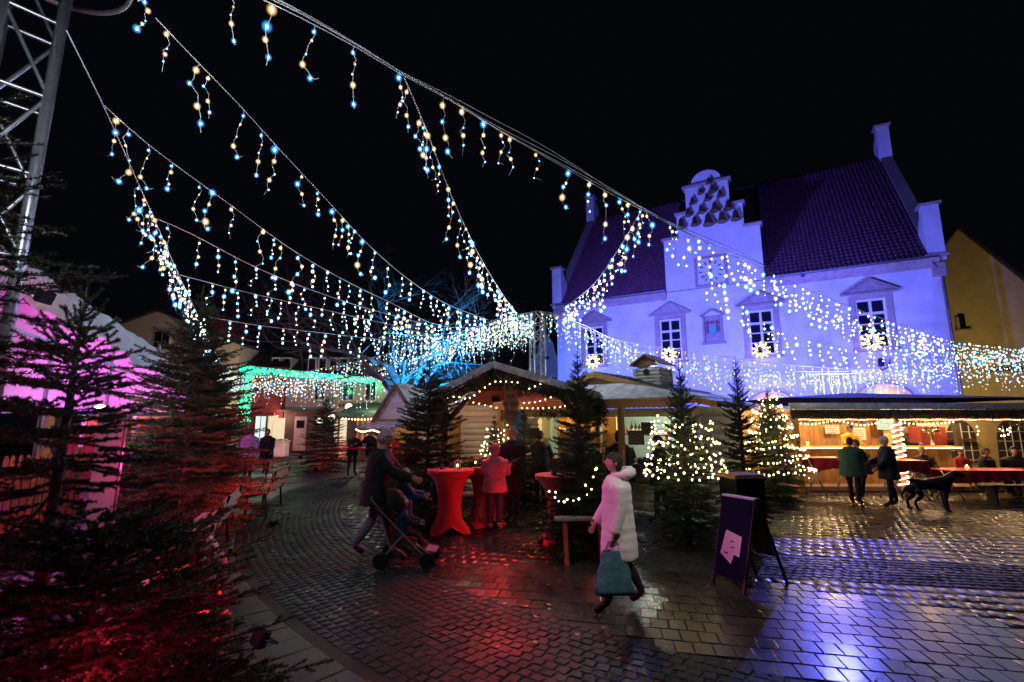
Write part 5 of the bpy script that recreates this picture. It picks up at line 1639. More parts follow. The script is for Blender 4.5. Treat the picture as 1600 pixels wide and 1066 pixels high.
# fittings inside the stall
for (px, py, Y, w_, h_, nm, lb, mt) in ((1300, 671, 16.9, .5, .3, 'notice', 'pale notice on the plank wall behind the yellow jacket', 'paper'), (1343, 678, 16.8, .42, .42, 'menu_sheet', 'framed menu sheet between the two sellers', 'paper'),
                                        (1382, 663, 16.7, .55, .35, 'price_board', 'pale price board over the dark clothed seller', 'paper')):
    q = P(px, py, Y); t = thing(nm, lb, 'notice', q); mb = MB(); mb.box((0, 0, 0), (w_, .02, h_)); mb.build('sheet', MATS[mt], t); mb = MB(); [mb.box((-.05 * (j % 2), -.013, h_ * .3 - j * .07), (w_ * .7, .004, .015)) for j in range(4)]; mb.build('line', M_dwood, t)
t = thing('beer_tap', 'chrome beer tap column on the counter right of the sellers', 'beer tap', (12.9 + .0, 14.85, 1.225)); mb = MB(); mb.lathe([(.09, 0), (.06, .03), (.04, .08), (.04, .42), (.06, .46)], 14); mb.tube([(-.24, 0, .46), (.24, 0, .46)], .05, 10); [mb.tube([(x, 0, .44), (x, -.12, .4), (x, -.13, .32)], .014, 6) for x in (-.18, 0, .18)]; mb.build('column', mat('chrome', (.7, .6, .45), .2, .95, var=.05), t, smooth=True); mb = MB(); [mb.tube([(x, -.05, .48), (x, -.08, .6)], .016, 6) for x in (-.18, 0, .18)]; mb.build('tap_lever', M_black, t)
t = thing('pot_plant', 'small potted fir sprig at the left end of the lit counter', 'plant', (8.6, 14.75, 1.225)); mb = MB(); mb.lathe([(.06, 0), (.09, .14), (.08, .14)], 12); mb.build('pot', M_white, t); mb = garland(MB(), [(0, 0, .2), (0, 0, .34)], .16, 420, .1, 31); mb.build('sprig', mat('pale_sprig', (.14, .22, .1), .5, var=.3), t, fix=False)
t = thing('candle_jar', 'glowing jar candle next to the potted sprig', 'candle', (8.98, 14.7, 1.225)); mb = MB(); mb.lathe([(.04, 0), (.045, .14), (.03, .16)], 10); mb.build('jar', emis('candle_glow', (1, .55, .12), 2.0), t); mb = MB(); mb.lathe([(.034, .155), (.034, .175)], 10); mb.build('lid', M_black, t)
# timber step in front of the stall
t = thing('stall_step', 'pale timber floor edge along the foot of the stall', 'step', (7.7, 14.2, 0)); 
for k in range(6):
    mb = MB(); mb.box((.9 + k * 1.75, 0, .09), (1.72, .6, .14), bev=.01); mb.build('plank', mat('pale_timber', (.3, .2, .16), .6, var=.2), t)

# ================================================================== white tent at the left
wt = thing('marquee', 'white marquee at the left edge lit magenta inside, with a wavy frosted valance', 'marquee', (-7.9, 7.5, 0), math.atan2(5.5, -1.3))
# local x runs away from the viewer along the wall, +y is outwards-left (into the tent)
LT = 6.6
M_fab = mat('tent_fabric', (.78, .76, .78), .55, var=.05, scale=2, bump=.25, bscale=5)
M_fabt = bpy.data.materials.new('lit_tent_wall'); M_fabt.use_nodes = True
_n = M_fabt.node_tree; _b = _n.nodes['Principled BSDF']; _b.inputs['Base Color'].default_value = (.8, .78, .8, 1); _b.inputs['Roughness'].default_value = .7
_t = _n.nodes.new('ShaderNodeBsdfTranslucent'); _t.inputs[0].default_value = (.85, .8, .85, 1); _m = _n.nodes.new('ShaderNodeMixShader'); _m.inputs[0].default_value = .55
_n.links.new(_b.outputs[0], _m.inputs[1]); _n.links.new(_t.outputs[0], _m.inputs[2]); _n.links.new(_m.outputs[0], _n.nodes['Material Output'].inputs[0])


def eave(x): return 4.42 - .95 * (x / 5.65)


nx = 60
mb = MB()     # upper wall cloth
for (x0, x1) in ((-1.6, .7), (.74, 2.5), (2.54, 4.4), (4.44, LT)):
    mb.add([(x0, 0, 2.15), (x1, 0, 2.15), (x1, 0, eave(x1) - .1), (x0, 0, eave(x0) - .1)], [(0, 1, 2, 3)])
mb.build('wall_cloth', M_fabt, wt, fix=False)
mb = MB()
for x in (.72, 2.52, 4.42): mb.box((x, -.02, 2.6), (.05, .05, 2.6))
mb.bar((-1.6, -.03, 3.55), (LT, -.03, 2.75), .04, .05); mb.bar((-1.6, -.03, 2.15), (LT, -.03, 2.12), .05, .07)
mb.build('wall_frame', M_alu, wt)
mb = MB(); V = []; F = []
rows = 9
for i in range(nx + 1):
    x = -1.8 + (LT + 1.8) * i / nx
    for j in range(rows):
        f = j / (rows - 1)
        if f < .5: g_ = f / .5; y = 1.4 * (1 - g_) - .12 * g_; z = eave(x) + .75 * (1 - g_) ** 1.2
        else: g_ = (f - .5) / .5; y = -.12 - .06 * g_ + .03 * math.sin(i * .9); z = eave(x) - g_ * (.62 + .07 * math.sin(i * 1.15) + .05 * math.sin(i * .37 + 1))
        V.append((x, y + .02 * math.sin(i * 1.7 + j), z + .03 * math.sin(i * .8 + j * .9)))
for i in range(nx):
    for j in range(rows - 1):
        a = i * rows + j; F.append((a, a + 1, a + rows + 1, a + rows))
mb.add(V, F); mb.build('frosted_valance', M_fab, wt, smooth=True)
mb = MB(); mb.add([(-1.8, 1.4, eave(-1.8) + .74), (LT, 1.4, eave(LT) + .74), (LT, 8, eave(LT) + 2.6), (-1.8, 8, eave(-1.8) + 2.6)], [(0, 1, 2, 3)]); mb.build('roof_cloth', M_fab, wt)
mb = MB(); mb.box((2.5, 6.5, 1.6), (9, .05, 3.2)); mb.build('back_cloth', M_fab, wt)
for x in (-.6, 1.05, 3.6, 5.6):
    mb = MB(); mb.box((x, .1, 1.1), (.16, .16, 2.2)); mb.build('timber_post', M_pine, wt)
mb = MB(); mb.box((2.5, 3.2, .3), (8.6, 6.2, .06)); mb.build('deck', M_dwood, wt)
# interior benches and blue tables
for (x, y, lb) in ((.2, 1.6, 'blue topped table nearest the picket fence inside the marquee'), (1.9, 2.6, 'blue topped table farther inside the marquee')):
    w_ = Vector((-7.9, 7.5, 0)) + Matrix.Rotation(wt.rotation_euler.z, 3, 'Z') @ Vector((x, y, .33))
    t = thing('tent_table', lb, 'table', w_, wt.rotation_euler.z); mb = MB(); mb.box((0, 0, .74), (1.6, .7, .05), bev=.01); mb.build('top', mat('blue_top', (.08, .1, .5), .4, var=.1), t)
    for a in (-.7, .7): mb = MB(); mb.box((a, 0, .36), (.06, .6, .72)); mb.build('leg', M_white, t)
# white support post
q = (-6.62, 7.95); t = thing('tent_post', 'wide pale grey post standing before the marquee opening', 'post', (*q, 0), R(30)); mb = MB(); mb.box((0, 0, 1.08), (.34, .16, 2.16), bev=.02); mb.build('panel', mat('grey_post', (.5, .47, .52), .5, var=.05), t); mb = MB(); mb.tube([(.2, -.06, 0), (.2, -.06, 2.15)], .022, 8); mb.build('pipe', M_alu, t)
t = thing('porch_light', 'small bright white lamp at the top of the pale post', 'lamp', (-6.8, 7.9, 2.2)); mb = MB(); mb.ball((0, 0, 0), .07, 12, 8, (1.3, .8, .8)); mb.build('bulb', emis('porch_bulb', (1, .95, .9), 12), t); mb = MB(); mb.box((0, .08, .0), (.1, .08, .1)); mb.build('socket', M_black, t)
# picket fence
pf = thing('picket_fence', 'red brown picket fence closing off the marquee', 'fence', (-7.72, 6.55, .3), math.atan2(2.3, -.1))
M_pick = mat('picket_wood', (.3, .085, .06), .55, var=.25, scale=6, stretch=(4, 4, 1))
mb = MB(); mb.prism([(-.04, 0), (.04, 0), (.04, 1.08), (.028, 1.13), (0, 1.16), (-.028, 1.13), (-.04, 1.08)], -.01, .01); pk_me = mb.mesh('picket', M_pick)
for k in range(26): link('picket', pk_me, pf, (-.9 + k * .128, rnd.uniform(-.004, .004), rnd.uniform(-.01, .01)), (0, rnd.gauss(0, .012), 0))
for z in (.25, .85): mb = MB(); mb.box((.75, .03, z), (3.4, .03, .07)); mb.build('rail', M_pick, pf)
for x in (-.9, .8, 2.3): mb = MB(); mb.box((x, .09, .6), (.09, .09, 1.25)); mb.build('post', M_pick, pf)
# lit shelves and glasses glimpsed past the post
t = thing('tent_bar', 'amber lit bar shelf seen through the marquee opening', 'bar', (-9.9, 12.4, 0), R(20)); mb = MB(); mb.box((0, .3, 1.8), (1.9, .05, 1.0)); mb.build('back_board', mat('amber_back', (.5, .3, .08), .5, var=.2), t); mb = MB(); mb.box((0, 0, 1.1), (2.2, .5, 1.1)); mb.build('counter', M_rwood, t)
mb = MB(); [mb.box((x, -.3, 1.7), (.07, .07, 1.4)) for x in (-.8, .25)]; mb.build('post', M_white, t)
point('bar_lamp', (-9.7, 11.9, 2.3), 12, WARM, .06)
# ================================================================== bistro tables, lanterns, sign, bin, benches
M_red = mat('red_stretch', (.62, .012, .03), .6, var=.06, scale=3, sheen=.3)
M_redt = mat('red_table_sheet', (.62, .03, .05), .5, var=.12, scale=4)


def bistro(label, x, y, rz=0, group='red covered bistro tables', s=1.0):
    t = thing('bistro_table', label, 'bistro table', (x, y, 0), rz, group)
    n = 48; rows = 22; V = []; F = []
    for j in range(rows):
        f = j / (rows - 1); z = 1.08 * (1 - f)
        for k in range(n):
            a = 2 * PI * k / n
            waist = .215 + .20 * (abs(f - .52) / .52) ** 2.3
            if f < .05: waist = .43
            foot = max(0, f - .55) / .45
            lobe = math.cos(2 * a) ** 2                     # four corners to the feet
            r = waist * (1 + foot ** 1.6 * (.34 * lobe - .16))
            zz = z
            if j >= rows - 3: zz = z + (1 - lobe ** .6) * .13 * (j - rows + 4) / 3
            V.append((r * math.cos(a + PI / 4), r * math.sin(a + PI / 4), max(zz, .0)))
    for j in range(rows - 1):
        for k in range(n):
            k2 = (k + 1) % n; F.append((j * n + k, (j + 1) * n + k, (j + 1) * n + k2, j * n + k2))
    mb = MB(); mb.add(V, F); mb.build('stretch_cover', M_red, t, smooth=True)
    mb = MB(); mb.lathe([(.43, 1.07), (.436, 1.085), (.43, 1.1), (.02, 1.103)], 40); mb.build('table_top', M_red, t)
    mb = MB(); mb.tube([(0, 0, .02), (0, 0, 1.05)], .03, 8); [mb.tube([(0, 0, .25), (.36 * math.cos(a), .36 * math.sin(a), .02)], .015, 6) for a in (PI / 4, 3 * PI / 4, 5 * PI / 4, 7 * PI / 4)]; mb.build('frame', M_alu, t)
    return t


bistro('red stretch covered bistro table left of the pink coated woman', -1.15, 9.12, .25)
bistro('red covered bistro table half hidden behind the pink coated woman', -.55, 9.75, .6)
bistro('red covered bistro table mostly hidden by the low fir with the looping lights', .82, 8.25, .2)


def lantern(label, x, y, z, m):
    t = thing('candle_lantern', label, 'lantern', (x, y, z)); w = .05
    mb = MB(); mb.box((0, 0, .008), (.1, .1, .016)); mb.box((0, 0, .15), (.1, .1, .012)); [mb.box((a, b_, .08), (.01, .01, .14)) for a in (-.045, .045) for b_ in (-.045, .045)]
    mb.add([(-.05, -.05, .156), (.05, -.05, .156), (.05, .05, .156), (-.05, .05, .156), (0, 0, .2)], [(0, 1, 4), (1, 2, 4), (2, 3, 4), (3, 0, 4)]); mb.build('housing', m, t)
    mb = MB(); mb.lathe([(.02, .016), (.02, .06)], 8); c = mb.build('candle', mat('wax', (.7, .6, .4), .5, var=0), t); mb = MB(); mb.ball((0, 0, .08), .016, 8, 6, (1, 1, 1.7)); mb.build('flame', emis('flame', (1, .6, .2), 14), c)


lantern('pink lit candle lantern at the right of the first bistro table', -1.0, 8.95, 1.104, mat('lantern_pink', (.6, .3, .3), .5, var=.05)); lantern('candle lantern with a warm flame on the second bistro table', -.72, 9.6, 1.104, mat('lantern_wood', (.4, .25, .12), .5, var=.05))
t = thing('ash_tray', 'small white dish between the lanterns', 'dish', (-.86, 9.0, 1.104)); mb = MB(); mb.lathe([(.02, 0), (.05, .004), (.055, .025), (.045, .022), (.02, .01)], 14); mb.build('bowl', M_white, t)
mb = garland(MB(), [(-.95, 9.4, 1.15), (-.6, 9.75, 1.17), (-.4, 9.8, 1.15)], .08, 500, .09, 41); o = mb.build('fir_sprig', M_garl, None, fix=False); setp(o, 'fir sprig lying across the second bistro table', 'sprig')
m0 = None
for (x, y, z, lb) in ((-1.3, 9.05, 1.104, 'dark mug at the left of the first bistro table'), (-1.16, 9.3, 1.104, 'dark mug standing behind the white dish'), (-.45, 9.6, 1.104, 'dark mug before the rose jacket'), (.7, 8.1, 1.104, 'dark mug on the table behind the low fir')):
    if m0 is None:
        m0 = thing('mug', lb, 'mug', (x, y, z), .4, 'mugs on the bistro tables'); mb = MB(); mb.lathe([(.034, 0), (.04, .02), (.042, .09), (.038, .09), (.034, .03)], 14); mb.build('cup', mat('mug_glaze', (.03, .05, .16), .25, var=.1), m0, smooth=True); mb = MB(); mb.tube([(.04, 0, .075), (.065, 0, .065), (.065, 0, .035), (.04, 0, .025)], .006, 6); mb.build('handle', MATS['mug_glaze'], m0)
    else: copy_tree(m0, None, (x, y, z), rnd.uniform(0, 6), lb)
# wooden bench table beside the right bistro cover, low fence rail
t = thing('side_trestle', 'low wooden trestle half hidden right of the low fir', 'trestle', (1.05, 6.95, 0)); mb = MB(); mb.box((0, .12, .62), (.9, .16, .05), bev=.01); mb.build('plank', mat('weathered_plank', (.35, .28, .26), .6, var=.2), t)
for x in (-.3, .2): mb = MB(); mb.bar((x, .12, .6), (x + .02, .12, 0), .06); mb.build('leg', M_redsh, t)

# A-frame sign
TL, TR = Vector((2.8, 6.45, 0)), Vector((3.0, 6.08, 0))
dx = (TR - TL); wdt = dx.length; ang = math.atan2(dx.y, dx.x)
af = thing('sandwich_board', 'dark blue sandwich board with a pink lit torn paper stuck on it', 'sign board', (TL + TR) / 2, ang)
M_navy = mat('navy_board', (.006, .007, .035), .75, var=.15, spec=.12); M_back = mat('board_back', (.13, .1, .07), .7, var=.15)
sp = .46; ht = 1.03
mb = MB(); mb.bar((0, -sp * .12, ht), (0, -sp * .7, .12), wdt, .012, up=(0, 1, .3)); mb.build('front_panel', M_navy, af)
mb = MB(); [mb.bar((s_ * wdt / 2, -.03, ht), (s_ * wdt / 2, -sp * .72 - .02, .0), .03) for s_ in (-1, 1)]; mb.build('front_leg', M_black, af)
mb = MB(); mb.bar((0, .03, ht - .02), (0, sp * .68, .33), wdt - .03, .01, up=(0, -1, .3)); mb.build('rear_panel', M_back, af)
mb = MB(); [mb.bar((s_ * wdt / 2, .03, ht), (s_ * wdt / 2, sp + .02, .0), .028) for s_ in (-1, 1)]; mb.build('rear_leg', M_black, af)
mb = MB(); mb.bar((-wdt / 2 - .02, -.01, ht + .012), (wdt / 2 + .02, -.01, ht + .012), .09, .02); mb.build('top_rail', M_white, af)
fx = lambda u, v: (u * .8, -sp * .12 + (-sp * .58) * v - .016, ht + (.12 - ht) * v)
mb = MB(); pp = [(-.12, .42), (.16, .47), (.15, .72), (.06, .70), (.02, .82), (-.18, .72)]
mb.add([fx(u, v) for u, v in pp], [(0, 1, 2, 3), (0, 3, 4, 5)]); pa = mb.build('paper_sheet', mat('white_paper', (.8, .78, .8), .6, var=.04), af, fix=False)
mb = MB()
for (u, v) in ((-.02, .55), (.0, .62), (-.1, .7)):
    for k in range(4): a = fx(u + k * .016, v); mb.box((a[0], a[1] - .004, a[2]), (.006, .004, .018))
mb.build('scribble', M_dwood, pa)

# waste bin
p = (3.62, 7.75); wb = thing('waste_bin', 'tall dark waste bin with a brown lid behind the sandwich board', 'bin', (*p, 0), .15)
mb = MB(); mb.add([(-.2, -.2, .05), (.2, -.2, .05), (.2, .2, .05), (-.2, .2, .05), (-.24, -.24, 1.1), (.24, -.24, 1.1), (.24, .24, 1.1), (-.24, .24, 1.1)], [(3, 2, 1, 0), (0, 1, 5, 4), (1, 2, 6, 5), (2, 3, 7, 6), (3, 0, 4, 7), (4, 5, 6, 7)]); mb.build('body', mat('dark_plastic', (.015, .015, .016), .6, var=.2, spec=.2), wb)
mb = MB(); mb.box((0, 0, 1.125), (.56, .56, .05), bev=.02); mb.box((0, 0, 1.16), (.48, .48, .025), bev=.01); mb.build('lid', mat('brown_lid', (.3, .14, .05), .5, var=.2), wb)
mb = MB(); mb.tube([(.3, 0, 0), (.3, 0, 1.1)], .02, 6); mb.build('handle_pole', M_alu, wb)
for s_ in (-1, 1): mb = MB(); mb.lathe([(.07, -.02), (.07, .02)], 12); mb.xf((s_ * .2, .2, .07), (0, PI / 2, 0)); mb.build('wheel', M_black, wb)

# beer tables with red sheets before the stall
def beer_table(label, x, y, w, d, h, rz=0, drop=.34, group='red covered tables by the drinks stall', legs=True):
    t = thing('beer_table', label, 'table', (x, y, 0), rz, group)
    mb = MB(); mb.box((0, 0, h - .015), (w, d, .03), bev=.008); mb.build('table_top', M_redt, t)
    mb = MB(); n = int(w / .07)
    for sy in (-1, 1):
        V = []; F = []
        for i in range(n + 1):
            xx = -w / 2 - .01 + (w + .02) * i / n; dr = drop * (1 - .25 * math.sin(PI * (i / n)) ** 2 + .04 * math.sin(i * 1.7))
            V += [(xx, sy * (d / 2 + .012), h + .004), (xx, sy * (d / 2 + .02 + .012 * math.sin(i * 1.3)), h - dr * .5), (xx, sy * (d / 2 + .02 + .022 * math.sin(i * 1.3)), h - dr)]
            if i: b_ = (i - 1) * 3; F += [(b_, b_ + 1, b_ + 4, b_ + 3), (b_ + 1, b_ + 2, b_ + 5, b_ + 4)]
        mb.add(V, F)
    mb.add([(-w / 2 - .01, -d / 2 - .012, h + .004), (w / 2 + .01, -d / 2 - .012, h + .004), (w / 2 + .01, d / 2 + .012, h + .004), (-w / 2 - .01, d / 2 + .012, h + .004)], [(0, 1, 2, 3)])
    mb.build('cloth', M_redt, t, fix=False)
    for s_ in (-1, 1):
        mb = MB(); xx = s_ * (w / 2 - .18); mb.tube([(xx - .2, -d * .1, h - .03), (xx + .16, -d * .3, 0)], .018, 6); mb.tube([(xx + .2, d * .1, h - .03), (xx - .16, d * .3, 0)], .018, 6); mb.build('leg', M_alu, t, smooth=True)
    return t


beer_table('small red covered standing table left of the green jacket, purple glow on its cloth', 8.5, 13.1, 1.1, .6, 1.02)
beer_table('red covered standing table between the green jacket and the white haired person', 10.15, 12.75, 1.0, .6, .98)
beer_table('long red covered table running out of view at the right', 13.3, 12.75, 4.3, .75, .74, drop=.3)
spot('purple_spot', (8.75, 12.4, 1.9), (8.65, 13.0, 1.05), 5, (.5, .1, 1), 50)
for (x, y, lb) in ((11.75, 12.6, 'round glass candle on the left part of the long red table'), (13.6, 12.6, 'glass candle farther right on the long red table')):
    t = thing('table_candle', lb, 'candle', (x, y, .745)); mb = MB(); mb.lathe([(.03, 0), (.05, .03), (.05, .08), (.035, .1)], 12); mb.build('glass', emis('candle_glow2', (1, .5, .15), 1.2), t); mb = MB(); mb.ball((0, 0, .11), .013, 6, 5, (1, 1, 1.6)); mb.build('flame', MATS['flame'], t)
t = thing('bench', 'dark wooden bench in front of the long red table', 'bench', (13.0, 11.9, 0)); mb = MB(); mb.box((0, 0, .44), (3.4, .26, .04), bev=.01); mb.build('seat', M_dwood, t)
for x in (-1.4, 1.4): mb = MB(); mb.box((x, 0, .21), (.05, .24, .42)); mb.build('leg', M_black, t)
# dark trestle leg table near the gap (far left path)
t = thing('far_table', 'red topped folding table beside the round fir on the far side', 'table', (-5.6, 17.6, 0)); mb = MB(); mb.box((0, 0, 1.0), (1.7, .6, .04), bev=.01); mb.build('top', M_redt, t); mb = MB(); mb.tube([(.55, 0, 1.0), (.1, -.1, 0)], .02, 6); mb.tube([(.1, .1, 1.0), (.55, .1, 0)], .02, 6); mb.build('leg', M_alu, t)

# benches with backs along the left kerb, lit red
M_bench = mat('bench_wood', (.5, .26, .16), .5, var=.18, scale=5)
M_bw = mat('bench_pale', (.55, .47, .38), .5, var=.15, scale=5)
def bench(label, x, y, rz, m):
    t = thing('park_bench', label, 'bench', (x, y, 0), rz, 'benches along the left kerb')
    for k in range(3): mb = MB(); mb.box((0, -.16 + k * .15, .46), (1.45, .13, .035), bev=.008); mb.build('seat_slat', m, t)
    for k in range(2): mb = MB(); mb.box((0, .26 + k * .04, .62 + k * .17), (1.45, .03, .14), (.22, 0, 0), bev=.008); mb.build('back_slat', m, t)
    for s_ in (-1, 1):
        mb = MB(); mb.bar((s_ * .62, -.2, .44), (s_ * .62, -.22, 0), .035); mb.bar((s_ * .62, .15, .44), (s_ * .62, .2, 0), .035); mb.bar((s_ * .62, .18, .42), (s_ * .62, .34, .9), .035); mb.bar((s_ * .62, -.2, .43), (s_ * .62, .2, .43), .03); mb.build('leg', M_black, t)
bench('bench showing its flat red lit back behind the near fir', -3.75, 5.65, R(-62), M_bench)
bench('pale bench partly under the near fir boughs', -3.1, 4.65, R(-52), M_bw)
bench('bench standing in front of the tall red lit fir', -4.7, 7.7, R(-68), M_bw)
bench('farthest bench at the end of the kerb', -5.6, 11.2, R(-78), M_bench)
# lamp fixtures for the floods
for i, (p, q) in enumerate(FLOODS):
    where = ['facing the town hall from the middle mast', 'on the stall roof facing the town hall', 'on the town hall cornice shining over the paving', 'low on the middle mast with a cyan beam', 'at the foot of the bare tree', 'before the green arch houses', 'under the tall fir by the benches', 'under the large near fir', 'standing behind the nearest red lit bench', 'under the round far fir',
             'on the ground by the bistro tables', 'under the open hut gable', 'on the ground behind the low fir', 'before the ochre house', 'added at the near mast, pink fill for the white coat', 'before the gabled white house', 'before the curved gable house'][i]
    t = thing('floodlight', 'small black floodlight ' + where, 'floodlight', p)
    d = (Vector(q) - Vector(p)).normalized(); t.rotation_euler = d.to_track_quat('-Z', 'Y').to_euler()
    mb = MB(); mb.box((0, 0, .02), (.18, .14, .05), bev=.01); [mb.box((-.07 + .035 * k, 0, .055), (.008, .12, .03)) for k in range(5)]; mb.build('housing', M_black, t)
    mb = MB(); mb.tube([(-.11, 0, .02), (-.11, 0, .14), (.11, 0, .14), (.11, 0, .02)], .01, 4); mb.build('yoke', M_black, t)
# ================================================================== people
M_skin = mat('skin', (.48, .29, .21), .5, var=.05)
M_eye = mat('eye_dark', (.02, .015, .012), .2, var=0)
M_lip = mat('lip', (.38, .14, .12), .45, var=0)


def cl(name, c, rough=.75, sheen=.04): return mat('cloth_' + name, c, rough, var=.2, scale=9, bump=.55, bscale=13, sheen=sheen)


def skin_mesh(verts, edges, radii, sub=2):
    me = bpy.data.meshes.new('skin_tmp'); me.from_pydata(verts, edges, [])
    o = bpy.data.objects.new('skin_tmp', me); col.objects.link(o)
    m = o.modifiers.new('s', 'SKIN'); m.branch_smoothing = .6; m.use_smooth_shade = True
    lay_ = me.skin_vertices[0].data
    for i, r in enumerate(radii): lay_[i].radius = r if hasattr(r, '__len__') else (r, r)
    lay_[0].use_root = True
    s_ = o.modifiers.new('d', 'SUBSURF'); s_.levels = sub; s_.render_levels = sub
    bpy.context.view_layer.update()
    out = bpy.data.meshes.new_from_object(o.evaluated_get(bpy.context.evaluated_depsgraph_get()))
    V = [v.co.copy() for v in out.vertices]; F = [tuple(p.vertices) for p in out.polygons]
    bpy.data.objects.remove(o); bpy.data.meshes.remove(me); bpy.data.meshes.remove(out)
    return V, F


def seg_d(p, a, b):
    d = b - a; t = max(0, min(1, (p - a).dot(d) / max(d.length_squared, 1e-9))); return (p - a - d * t).length


def person(label, x, y, face, h=1.75, legs=((8, 4), (-6, 6)), arms=((10, 8, 25), (10, 8, 25)), lean=0, head=(0, 0), top=None, pants=None, shoes=None,
           hair=('short', (.05, .03, .02)), hat=None, coat=None, quilt=0, hood=None, sit=0.0, z0=0.0, female=False, gloves=None, sub=2, broad=1.0, loose=1.0):
    """legs: (thigh forward deg, knee bend deg) left, right; arms: (forward, outward, elbow bend); face: heading in degrees, 0 = away from the viewer, 90 = towards the left"""
    k = h / 1.75
    t = thing('person', label, 'person', (x, y, z0), R(face))
    top = top or cl('black', (.012, .012, .014)); pants = pants or cl('dark', (.02, .022, .03)); shoes = shoes or cl('shoe', (.02, .018, .016), .4)
    V = []; E = []; RD = []; lab = []
    def add(p, r, par=None, l=None):
        V.append(Vector(p)); RD.append(r); i = len(V) - 1
        if par is not None: E.append((par, i)); lab.append((par, i, l))
        return i
    ly = math.sin(R(lean)); lz = math.cos(R(lean))
    def sp(s_): return Vector((0, ly * s_, .95 + lz * s_))
    feet = []
    legj = []
    for (th, kn), sx in zip(legs, (-1, 1)):
        a = R(th); b = R(th - kn)
        hip = Vector((sx * .095, 0, .90)); knee = hip + Vector((sx * .01, math.sin(a), -math.cos(a))) * .43; ank = knee + Vector((0, math.sin(b), -math.cos(b))) * .42
        tp = R(-12 if kn < 35 or sit else -50)
        if sit: tp = 0
        toe = ank + Vector((sx * .03, math.cos(tp) * .17, math.sin(tp) * .17 - .03)); legj.append((hip, knee, ank, toe)); feet.append(min(ank.z - .05, toe.z - .03))
    dz = -min(feet); dzv = Vector((0, 0, dz))
    P_ = lambda v: (Vector(v) + dzv)
    root = add(P_((0, 0, .95)), (.135, .105)); s1 = add(P_(sp(.2)), (.125, .10), root, 'top'); s2 = add(P_(sp(.38)), (.15 * broad, .105), s1, 'top')
    nb = add(P_(sp(.50)), (.065, .06), s2, 'top'); nt = add(P_(sp(.58) + Vector((0, .01, 0))), (.052, .052), nb, 'skin')
    hc = sp(.67) + Vector((0, .02, 0)); hq = add(P_(hc), (.05, .06), nt, 'skin')
    aj = []
    for (fw, out, el), sx in zip(arms, (-1, 1)):
        sh = sp(.43) + Vector((sx * .185 * broad, 0, 0)); fwr, ou, e = R(fw), R(out), R(fw + el)
        du = Vector((sx * math.sin(ou), math.sin(fwr) * math.cos(ou), -math.cos(fwr) * math.cos(ou))); elb = sh + du * .28
        io = ou * .2 if el < 60 else -R(18)
        df = Vector((sx * math.sin(io), math.sin(e) * math.cos(io), -math.cos(e) * math.cos(io))); wr = elb + df * .25
        i0 = add(P_(sh), (.068, .068), s2, 'top'); i1 = add(P_(elb), (.048, .048), i0, 'top'); i2 = add(P_(wr), (.03, .034), i1, 'top')
        palm = wr + df * .075; i3 = add(P_(palm), (.034, .02), i2, 'hand')
        side = df.cross(Vector((sx, 0, 0))).normalized() if abs(df.x) < .9 else Vector((0, 1, 0))
        curl = Vector((-sx, 0, 0)) * .5
        for q in range(4):
            o_ = side * (-.027 + .018 * q); L = (.062, .072, .068, .05)[q]
            f1 = palm + df * .03 + o_; f2 = f1 + (df + curl * .5).normalized() * L * .5; f3 = f2 + (df * .5 + curl * 1.4).normalized() * L * .5
            j = add(P_(f1), .0095, i3, 'hand'); j = add(P_(f2), .0085, j, 'hand'); add(P_(f3), .007, j, 'hand')
        th_ = wr + df * .03 - side * .035; j = add(P_(th_), .011, i3, 'hand'); add(P_(th_ - side * .02 + df * .035 + curl * .03), .009, j, 'hand')
        aj.append((sh + dzv, elb + dzv, wr + dzv, palm + dzv))
    for (hip, knee, ank, toe), sx in zip(legj, (-1, 1)):
        i0 = add(P_(hip), (.095, .098), root, 'pants'); i1 = add(P_(knee), (.066 * loose, .068 * loose), i0, 'pants'); i2 = add(P_(ank + (knee - ank) * .12), (.05 * loose, .052 * loose), i1, 'pants'); add(P_(toe), (.052, .045), i2, 'shoe')
    SV, SF = skin_mesh([tuple(v) for v in V], E, RD, sub)
    mats = [top, M_skin, pants, shoes, M_eye, M_lip] + ([gloves] if gloves else [])
    mm = {'top': 0, 'skin': 1, 'hand': 6 if gloves else 1, 'pants': 2, 'shoe': 3}
    mb = MB()
    segs = [(V[a], V[b], l) for a, b, l in lab]
    for f in SF:
        c = sum((SV[i] for i in f), Vector()) / len(f)
        best = min(segs, key=lambda s_: seg_d(c, s_[0], s_[1])); mb.m.append(mm[best[2]])
    mb.v = [tuple(v) for v in SV]; mb.f = list(SF)
    # head with face
    HC = P_(hc); yaw, pit = R(head[0]), R(head[1]); HM = Matrix.Rotation(yaw, 3, 'Z') @ Matrix.Rotation(-pit, 3, 'X')
    hv = []; nu, nv = 22, 16; hs = .97
    for j in range(nv + 1):
        ph = -PI / 2 + PI * j / nv
        for q in range(nu):
            a = 2 * PI * q / nu; px_, py_, pz_ = math.cos(ph) * math.sin(a), math.cos(ph) * math.cos(a), math.sin(ph)
            w = 1 - .22 * max(0, -pz_) ** 1.3                         # narrower jaw
            X, Yy, Z = px_ * .078 * w, py_ * .098 * (1 - .06 * max(0, -pz_)), pz_ * .118
            fr = max(0, py_)
            Yy += .022 * math.exp(-((px_ / .16) ** 2)) * math.exp(-((pz_ + .12) / .17) ** 2) * fr      # nose
            Yy -= .010 * math.exp(-((abs(px_) - .38) / .17) ** 2) * math.exp(-((pz_ - .08) / .12) ** 2) * fr   # eye sockets
            Yy += .008 * math.exp(-((px_ / .3) ** 2)) * math.exp(-((pz_ + .8) / .2) ** 2) * fr          # chin
            hv.append(Vector((X, Yy, Z)) * hs)
